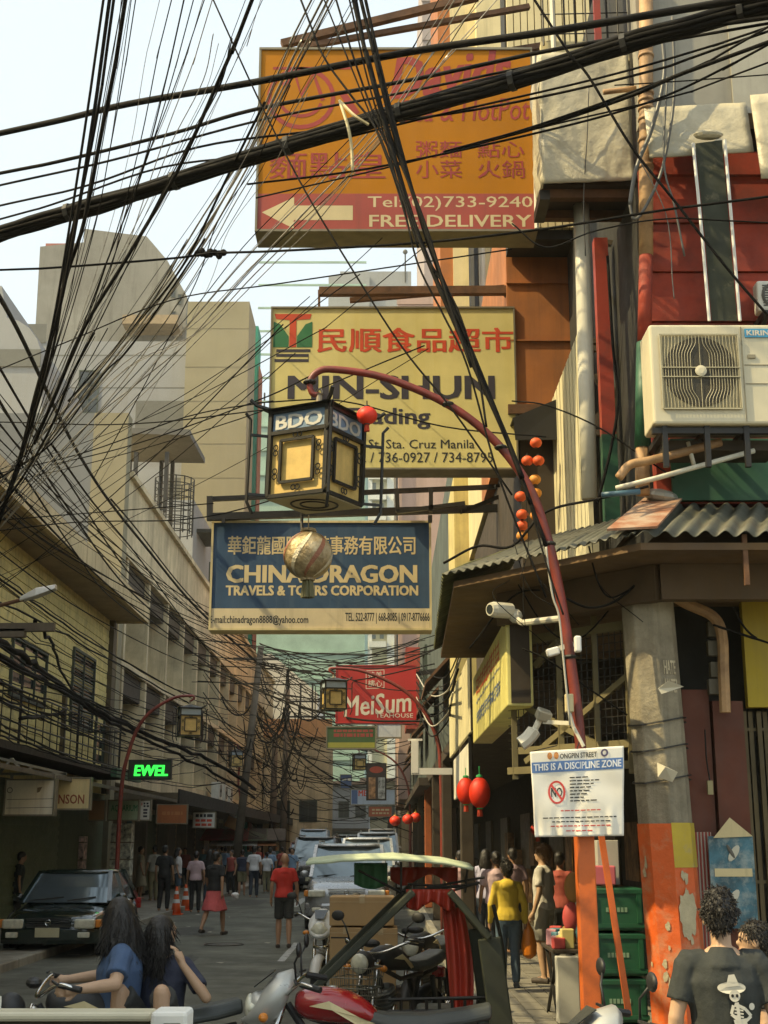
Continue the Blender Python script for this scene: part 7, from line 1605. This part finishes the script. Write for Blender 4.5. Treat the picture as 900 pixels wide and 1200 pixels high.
m.build('fan_grille', mat('grille_cream', (.46, .41, .27), .5), r_)
m = MB(); m.lathe([(.038, 0), (.038, .008), (.02, .012)], 20, (fc.x, 8.275, fc.z), Euler((R(90), 0, 0))); m.build('fan_hub', ac_c, r_)
m = MB(); a, c = V(873, 395, 8.29), V(903, 385, 8.29); m.bx(a.x, c.x, 8.292, 8.2985, a.z, c.z); m.build('badge', mat('badge_blue', (.05, .30, .50), .4), r_)
m = MB(); m.text('KIRIN', (a.x + .012, a.z + .012, c.x - .012, c.z - .012), lambda u, v: Vector((u, 8.290, v)), .03); m.build('lettering', ink_white, r_)
m = MB()
for px in (777, 826, 872): x = V(px, 510, 8.4).x; m.bar((x, 8.35, q0.z - .28), (x, 8.35, q0.z), .035); m.bar((x, 8.35, q0.z - .03), (x, 8.95, q0.z - .03), .04)
m.bar((q0.x, 8.36, q0.z - .03), (q1.x, 8.36, q0.z - .03), .04); m.build('bracket', iron, r_)
m = MB(); m.bx(q0.x + .1, q1.x, 8.5, 8.8, q0.z - .12, q0.z - .05); m.build('drip_tray', dark_brown, r_)
# dark signboard seen on its narrow side, white rails
r_ = empty('narrow_signboard', V(840, 375, 8.6), 'tall narrow dark signboard with white edge rails above the air conditioner', 'sign')
m = MB(); T = 8.62; m.loft([[V(815, 168, T), V(846, 164, T), V(846, 164, T + .05), V(815, 168, T + .05)], [V(826, 280, T), V(856, 278, T), V(856, 278, T + .05), V(826, 280, T + .05)], [V(834, 376, T), V(864, 376, T), V(864, 376, T + .05), V(834, 376, T + .05)]]); m.build('panel', mat('board_dark_green', (.028, .032, .018), .8, var=.4, dirt=(.2, .17, .1), damt=.15, dscale=9), r_)
m = MB()
for s in (0, 1): m.tube([V((812, 849)[s], (168, 164)[s], T - .01), V((823, 859)[s], 280, T - .01), V((831, 867)[s], 376, T - .01)], .012, 5)
m.build('rail', white_paint, r_)
m = MB(); m.ell(V(830, 158, T + .02), (.11, .05, .035), 12, 6); m.build('cap_wrap', tarp_silver, r_)
ac_unit(V(914, 368, 8.8), 'small cream unit at the picture edge beside the red boards', .42, 0)
# floodlights and cameras on the lamp post and awning
def camera_unit(a, c, label, r=.035):
    r_ = empty('security_camera', a, label, 'camera'); m = MB(); d = (c - a).normalized(); m.tube([a, a.lerp(c, .2), c], [r * .8, r, r], 12); m.build('housing', pipe_white, r_, smooth=False)
    m = MB(); m.tube([a - d * .004, a + d * .004], r * .6, 12); m.build('lens', glass_dark, r_); return r_
r_ = camera_unit(V(574, 714, 8.9), V(598, 716, 9.0), 'white bullet camera on a long arm under the awning corner', .055); m = MB(); m.tube([V(603, 724, 9.0), V(612, 730, 8.9), V(657, 725, 8.35)], .022, 8); m.ell(V(604, 722, 9.0), (.05, .05, .05), 10, 6); m.build('arm', pipe_white, r_)
r_ = empty('floodlight', V(668, 755, 8.3), 'pair of small white flood lamps on the red lamp post', 'floodlight'); m = MB()
m.box(V(648, 764, 8.2), (.08, .06, .05), Euler((0, R(-15), 0))); m.box(V(677, 755, 8.1), (.04, .06, .10)); m.build('lamp', white_paint, r_, bevel=.01); m = MB(); m.bar(V(655, 760, 8.2), V(672, 755, 8.2), .03); m.build('arm', pipe_white, r_)
r_ = empty('floodlight', V(640, 845, 8.5), 'square flood lamp pointing down on a bent arm above the notice', 'floodlight'); m = MB(); m.box(V(637, 838, 8.4), (.09, .09, .07), Euler((.4, .3, .2))); m.build('lamp', mat('flood_alloy', (.4, .37, .28), .4, metal=.4), r_, bevel=.012); m = MB(); m.tube(catmull([V(632, 844, 8.4), V(626, 856, 8.4), V(618, 866, 8.4), V(610, 872, 8.4)]), [.02] * 6 + [.045] * 13, 8); m.bar(V(637, 846, 8.4), V(678, 848, 8.25), .025); m.build('arm', pipe_white, r_)
r_ = empty('junction_box', V(668, 822, 8.15), 'cream junction box strapped to the red lamp post', 'box'); m = MB(); m.box(V(667, 824, 8.13), (.05, .05, .11)); m.build('case', cream_paint, r_, bevel=.006); m = MB(); m.tube([V(667, 835, 8.13), V(672, 852, 8.13), V(684, 875, 8.1)], .012, 6); m.build('conduit', pipe_white, r_)
m = MB(); a, c = V(704, 975, 8.35), V(737, 1190, 8.35); m.bar(a, c, .035); tag(m.build('leaning_bar', orange_paint), 'thin orange bar leaning between the lamp post and the concrete post', 'bar')
# crates
crate_m = mat('crate_green', (.010, .085, .038), .5, var=.15); k = 0
x0, x1 = V(703, 1030, 9.3).x, V(745, 1030, 9.3).x; zt = V(720, 1038, 9.3).z
for i in range(6):
    z = zt - .29 * (i + 1)
    if z < .08: break
    r_ = empty('bottle_crate', ((x0 + x1) / 2, 9.5, z), ('green bottle crate, topmost of the stack behind the lamp post', 'green bottle crate, second from the top of the stack', 'green bottle crate, third from the top of the stack', 'green bottle crate, fourth from the top of the stack', 'green bottle crate, fifth from the top', 'green bottle crate, lowest')[i], 'crate', 'stacked green bottle crates')
    m = MB(); m.bx(x0 - .08, x1 + .04, 9.28, 9.68, z, z + .275); m.build('shell', crate_m, r_, bevel=.012); m = MB()
    for zz in (z + .02, z + .24): m.bx(x0 - .088, x1 + .048, 9.272, 9.688, zz, zz + .025)
    for xx in (x0 - .07, x1 - .005): m.bx(xx, xx + .03, 9.268, 9.28, z + .05, z + .235)
    m.build('rim', crate_m, r_); m = MB()
    for t in range(6): m.bx(x0 + .03 + t * .025, x0 + .047 + t * .025, 9.276, 9.279, z + .12, z + .15)
    m.build('print', mat('crate_print', (.20, .32, .2), .7), r_)
m = MB(); q = V(715, 1000, 9.5); m.bx(q.x - .09, q.x + .06, 9.5, 9.62, zt + .002, zt + .30); o = tag(m.build('paper_carton', mat('carton_grey', (.42, .40, .34), .8), bevel=.005), 'pale grey carton standing on top of the green crates', 'box')
m = MB(); q = V(705, 1024, 9.4); m.bx(q.x - .06, q.x + .09, 9.35, 9.48, zt + .002, zt + .13); tag(m.build('pink_packet', mat('packet_pink', (.55, .12, .14), .6), bevel=.01), 'pink packet on the green crates before the pale carton', 'packet')
# cardboard boxes on a hand cart
card = mat('cardboard', (.42, .26, .12), .8, var=.1, streak=.1); tape = mat('tape', (.50, .36, .20), .4)
def carton(px0, py0, px1, py1, Y, dep, label):
    a, c = V(px0, py1, Y), V(px1, py0, Y); r_ = empty('cardboard_box', ((a.x + c.x) / 2, Y + dep / 2, a.z), label, 'box', 'cardboard boxes on the cart'); m = MB(); m.bx(a.x, c.x, Y, Y + dep, a.z, c.z); m.build('carton', card, r_, bevel=.008)
    m = MB(); xm = (a.x + c.x) / 2; m.bx(a.x - .002, c.x + .002, Y - .003, Y + dep + .003, c.z - .05, c.z - .045); m.bx(xm - .025, xm + .025, Y - .002, Y + dep, c.z + .001, c.z + .003); m.bx(xm - .025, xm + .025, Y - .003, Y - .001, c.z - .06, c.z); m.build('tape', tape, r_)
carton(386, 1051, 462, 1085, 13.2, .5, 'wide cardboard box on top of the stacked pair'); carton(386, 1087, 424, 1128, 13.2, .5, 'cardboard box at the lower outer side of the stack'); carton(426, 1088, 466, 1130, 13.15, .5, 'cardboard box at the lower inner side with flap lines'); carton(424, 1132, 464, 1160, 13.2, .5, 'small lowest cardboard box behind the wire basket'); carton(386, 1130, 422, 1162, 13.2, .5, 'cardboard box at the bottom behind the dark sidecar bar')
a = V(384, 1163, 13.1); c = V(470, 1163, 13.1); r_ = empty('hand_cart', ((a.x + c.x) / 2, 13.4, 0), 'low steel cart carrying the cardboard boxes', 'cart'); m = MB(); m.bx(a.x, c.x, 13.05, 13.8, a.z - .07, a.z - .002); m.build('deck', dark_brown, r_)
for x in (a.x + .15, c.x - .15):
    for y in (13.15, 13.7): m = MB(); m.torus((x, y, .14), .11, .03, 18, 6, Euler((R(90), 0, 0))); m.bar((x, y, .14), (x, y, a.z - .05), .04); m.build('wheel', tyre_m, r_)
# goods table in the arcade
r_ = empty('goods_table', (V(662, 1100, 14).x, 14.2, .12), 'folding table laden with packets beside the orange lamp post', 'table')
a, c = V(646, 1112, 14), V(690, 1112, 14); m = MB(); m.bx(a.x, c.x, 13.9, 14.9, a.z - .04, a.z); m.build('table_top', dark_brown, r_, bevel=.01)
for x in (a.x + .05, c.x - .05): m = MB(); m.bar((x, 13.95, .12), (x, 14.85, a.z - .04), .03); m.bar((x, 14.85, .12), (x, 13.95, a.z - .04), .03); m.build('leg', iron, r_)
goods = [mat('good_' + str(i), c_, .6, var=.2) for i, c_ in enumerate(((.6, .5, .2), (.55, .08, .08), (.6, .58, .5), (.5, .25, .08), (.1, .25, .3), (.6, .3, .35)))]
gr = random.Random(4)
for k in range(14):
    x = gr.uniform(a.x + .05, c.x - .08); y = 13.95 + .9 * gr.random(); hh_ = gr.uniform(.08, .2)
    m = MB(); m.box((x, y, a.z + hh_ / 2 + .001), (gr.uniform(.08, .14), .1, hh_), Euler((0, 0, gr.uniform(-.5, .5)))); tag(m.build('food_packet', goods[k % 6], bevel=.012), ('yellow', 'red', 'white', 'brown', 'teal', 'pink')[k % 6] + ' packet among the goods heaped on the arcade table', 'packet', 'packets heaped on the arcade table')
m = MB(); q = V(664, 1120, 13.8); m.box((q.x, 13.8, .45), (.22, .16, .62)); tag(m.build('goods_box', mat('box_white', (.55, .54, .48), .7), bevel=.01), 'white upright carton on the floor against the goods table', 'box')
for k, (px, py, mm) in enumerate(((672, 1040, goods[3]), (684, 1060, goods[2]), (670, 1075, goods[1]), (682, 1085, goods[4]))):
    q = V(px, py, 14.6); m = MB(); m.ell(q, (.10, .06, .16), 10, 8); m.tube([q + Vector((0, 0, .15)), q + Vector((0, 0, .5))], .005, 4); tag(m.build('hanging_bag', mm, smooth=True), ('brown', 'white', 'red', 'teal')[k] + ' goods bag hanging in the dim shop behind the lamp post', 'bag')
# posters on the red shutter
r_ = empty('poster', V(858, 1090, 8.86), 'blue and white drinks poster pair with folded cream top on the red panel', 'poster'); T = 8.86
m = MB(); a, c = V(836, 1088, T), V(882, 980, T); m.bx(a.x, c.x, T, T + .012, a.z, c.z); m.build('sheet', mat('poster_blue', (.035, .12, .16), .5, var=.7, scale=5, dirt=(.5, .5, .42), damt=.35, dscale=6), r_)
m = MB(); m.add([V(836, 982, T - .01), V(882, 980, T - .01), V(855, 958, T - .02)], [(0, 1, 2)]); a, c = V(838, 1027, T), V(881, 1018, T); m.bx(a.x, c.x, T - .004, T - .001, a.z, c.z); m.build('cream_fold', cream_paint, r_, solid=.004)
for cx_, cy_ in ((860, 1000), (860, 1052)):
    m = MB(); q = V(cx_, cy_, T - .006); m.ell(q, (.025, .003, .06), 12, 6, Euler((0, .6, 0))); m.build('emblem', mat('poster_pale', (.5, .48, .38), .5), r_); m = MB(); m.ell(q + Vector((-.02, -.003, .012)), (.012, .003, .05), 10, 6, Euler((0, -.5, 0))); m.build('emblem', mat('poster_dark', (.10, .09, .07), .5), r_)
# shop glimpses on the far pavement
for k, (px, py, Y, c_, lab) in enumerate(((84, 1000, 36, (.6, .38, .36), 'shelf of mixed goods in the shopfront behind the black car'), (140, 985, 37.5, (.52, .55, .45), 'glazed display case beside the dark lamp post'))):
    a = V(px - 12, py + 40, Y); c = V(px + 14, py - 20, Y); r_ = empty('display_case', ((a.x + c.x) / 2, Y, .12), lab, 'display case'); m = MB(); m.bx(a.x, c.x, Y, Y + .5, .12, c.z); m.build('case', mat('case_goods_%d' % k, c_, .5, var=.9, scale=7), r_); m = MB()
    for z in (.5, .95, 1.4, 1.85): m.bx(a.x - .02, c.x + .02, Y - .02, Y + .5, z, z + .03)
    m.build('shelf', metal_edge, r_)
for k in range(5):
    q = V(262 + 11 * k, 985 + (k % 2) * 6, 62); m = MB(); m.loft([[q + Vector((-1.1, 0, 0)), q + Vector((1.1, 0, 0)), q + Vector((1.1, .05, .04)), q + Vector((-1.1, .05, .04))], [q + Vector((-1.0, 1.6, .5)), q + Vector((1.0, 1.6, .5)), q + Vector((1.0, 1.6, .55)), q + Vector((-1.0, 1.6, .55))]])
    r_ = empty('vendor_umbrella', (q.x, q.y + .8, 0), ('red', 'white', 'green', 'brown', 'dark')[k] + ' vendor canopy far down by the pole tangle', 'canopy'); m.build('cover', (mat('canopy_red', (.4, .04, .03), .7), white_paint, shutter_green, plywood, dark_brown)[k], r_); m = MB(); m.tube([q + Vector((0, .8, .2)), Vector((q.x, q.y + .8, 0))], .03, 6); m.build('pole', iron, r_)

# worn road surface: tar patches and a manhole
for k, (x, y, w, l) in enumerate(((-4.2, 30, .9, 2.6), (-2.2, 36, 1.3, 1.6), (-3.4, 22, .7, 3.2), (-1.2, 20.5, 1.0, 1.4), (-4.4, 44, 1.2, 4.0))):
    m = MB(); n = 18; m.add([(x + w / 2 * (1 + .12 * noise.noise((k, a * .7, 0))) * math.copysign(abs(math.cos(2 * math.pi * a / n)) ** .5, math.cos(2 * math.pi * a / n)), y + l / 2 * (1 + .1 * noise.noise((k, a * .9, 4))) * math.copysign(abs(math.sin(2 * math.pi * a / n)) ** .5, math.sin(2 * math.pi * a / n)), .003) for a in range(n)], [tuple(range(n))])
    structure(m.build('road_patch', mat('tar_patch', (.05, .05, .04), .75, var=.2)))
m = MB(); m.lathe([(.34, .002), (.34, .008)], 24, (-3.0, 26, 0)); m.torus((-3.0, 26, .006), .36, .012, 24, 6); tag(m.build('manhole_cover', mat('cast_iron', (.06, .055, .045), .5, metal=.5)), 'round iron manhole cover in the road before the red t-shirt man', 'manhole')

m = MB(); lr = random.Random(9)
for k in range(90):
    x = lr.choice((lr.uniform(-5.5, -4.6), lr.uniform(-5.4, .8), lr.uniform(.2, .9))); y = lr.uniform(15, 60); a = lr.uniform(0, 6.3); w = lr.uniform(.02, .07)
    m.add([(x + w * math.cos(a + q) * (1 + .4 * (q > 3)), y + w * math.sin(a + q) * 1.3, .006 + .012 * lr.random()) for q in (0, 1.4, 3.2, 4.6)], [(0, 1, 2, 3)])
o = m.build('litter', mat('litter_paper', (.38, .35, .28), .8, var=.6, scale=1.1)); tag(o, 'scattered paper scraps and dust along the road and kerbs', 'litter', kind='stuff')
# ---------------------------------------------------------------- the humid, smoky air of the street
m = MB(); m.bx(-80, 60, -40, 262, -1.2, 100)
hz = bpy.data.materials.new('haze_air'); hz.use_nodes = True; hn = hz.node_tree.nodes; hn.clear()
ho = hn.new('ShaderNodeOutputMaterial'); pv = hn.new('ShaderNodeVolumePrincipled'); pv.inputs['Color'].default_value = (0.86, 0.84, 0.72, 1); pv.inputs['Density'].default_value = 0.0006; pv.inputs['Anisotropy'].default_value = 0.2
hz.node_tree.links.new(pv.outputs[0], ho.inputs['Volume'])
o = m.build('haze', hz); o['kind'] = 'stuff'; o['label'] = 'thin warm haze filling the street air'; o['category'] = 'haze'
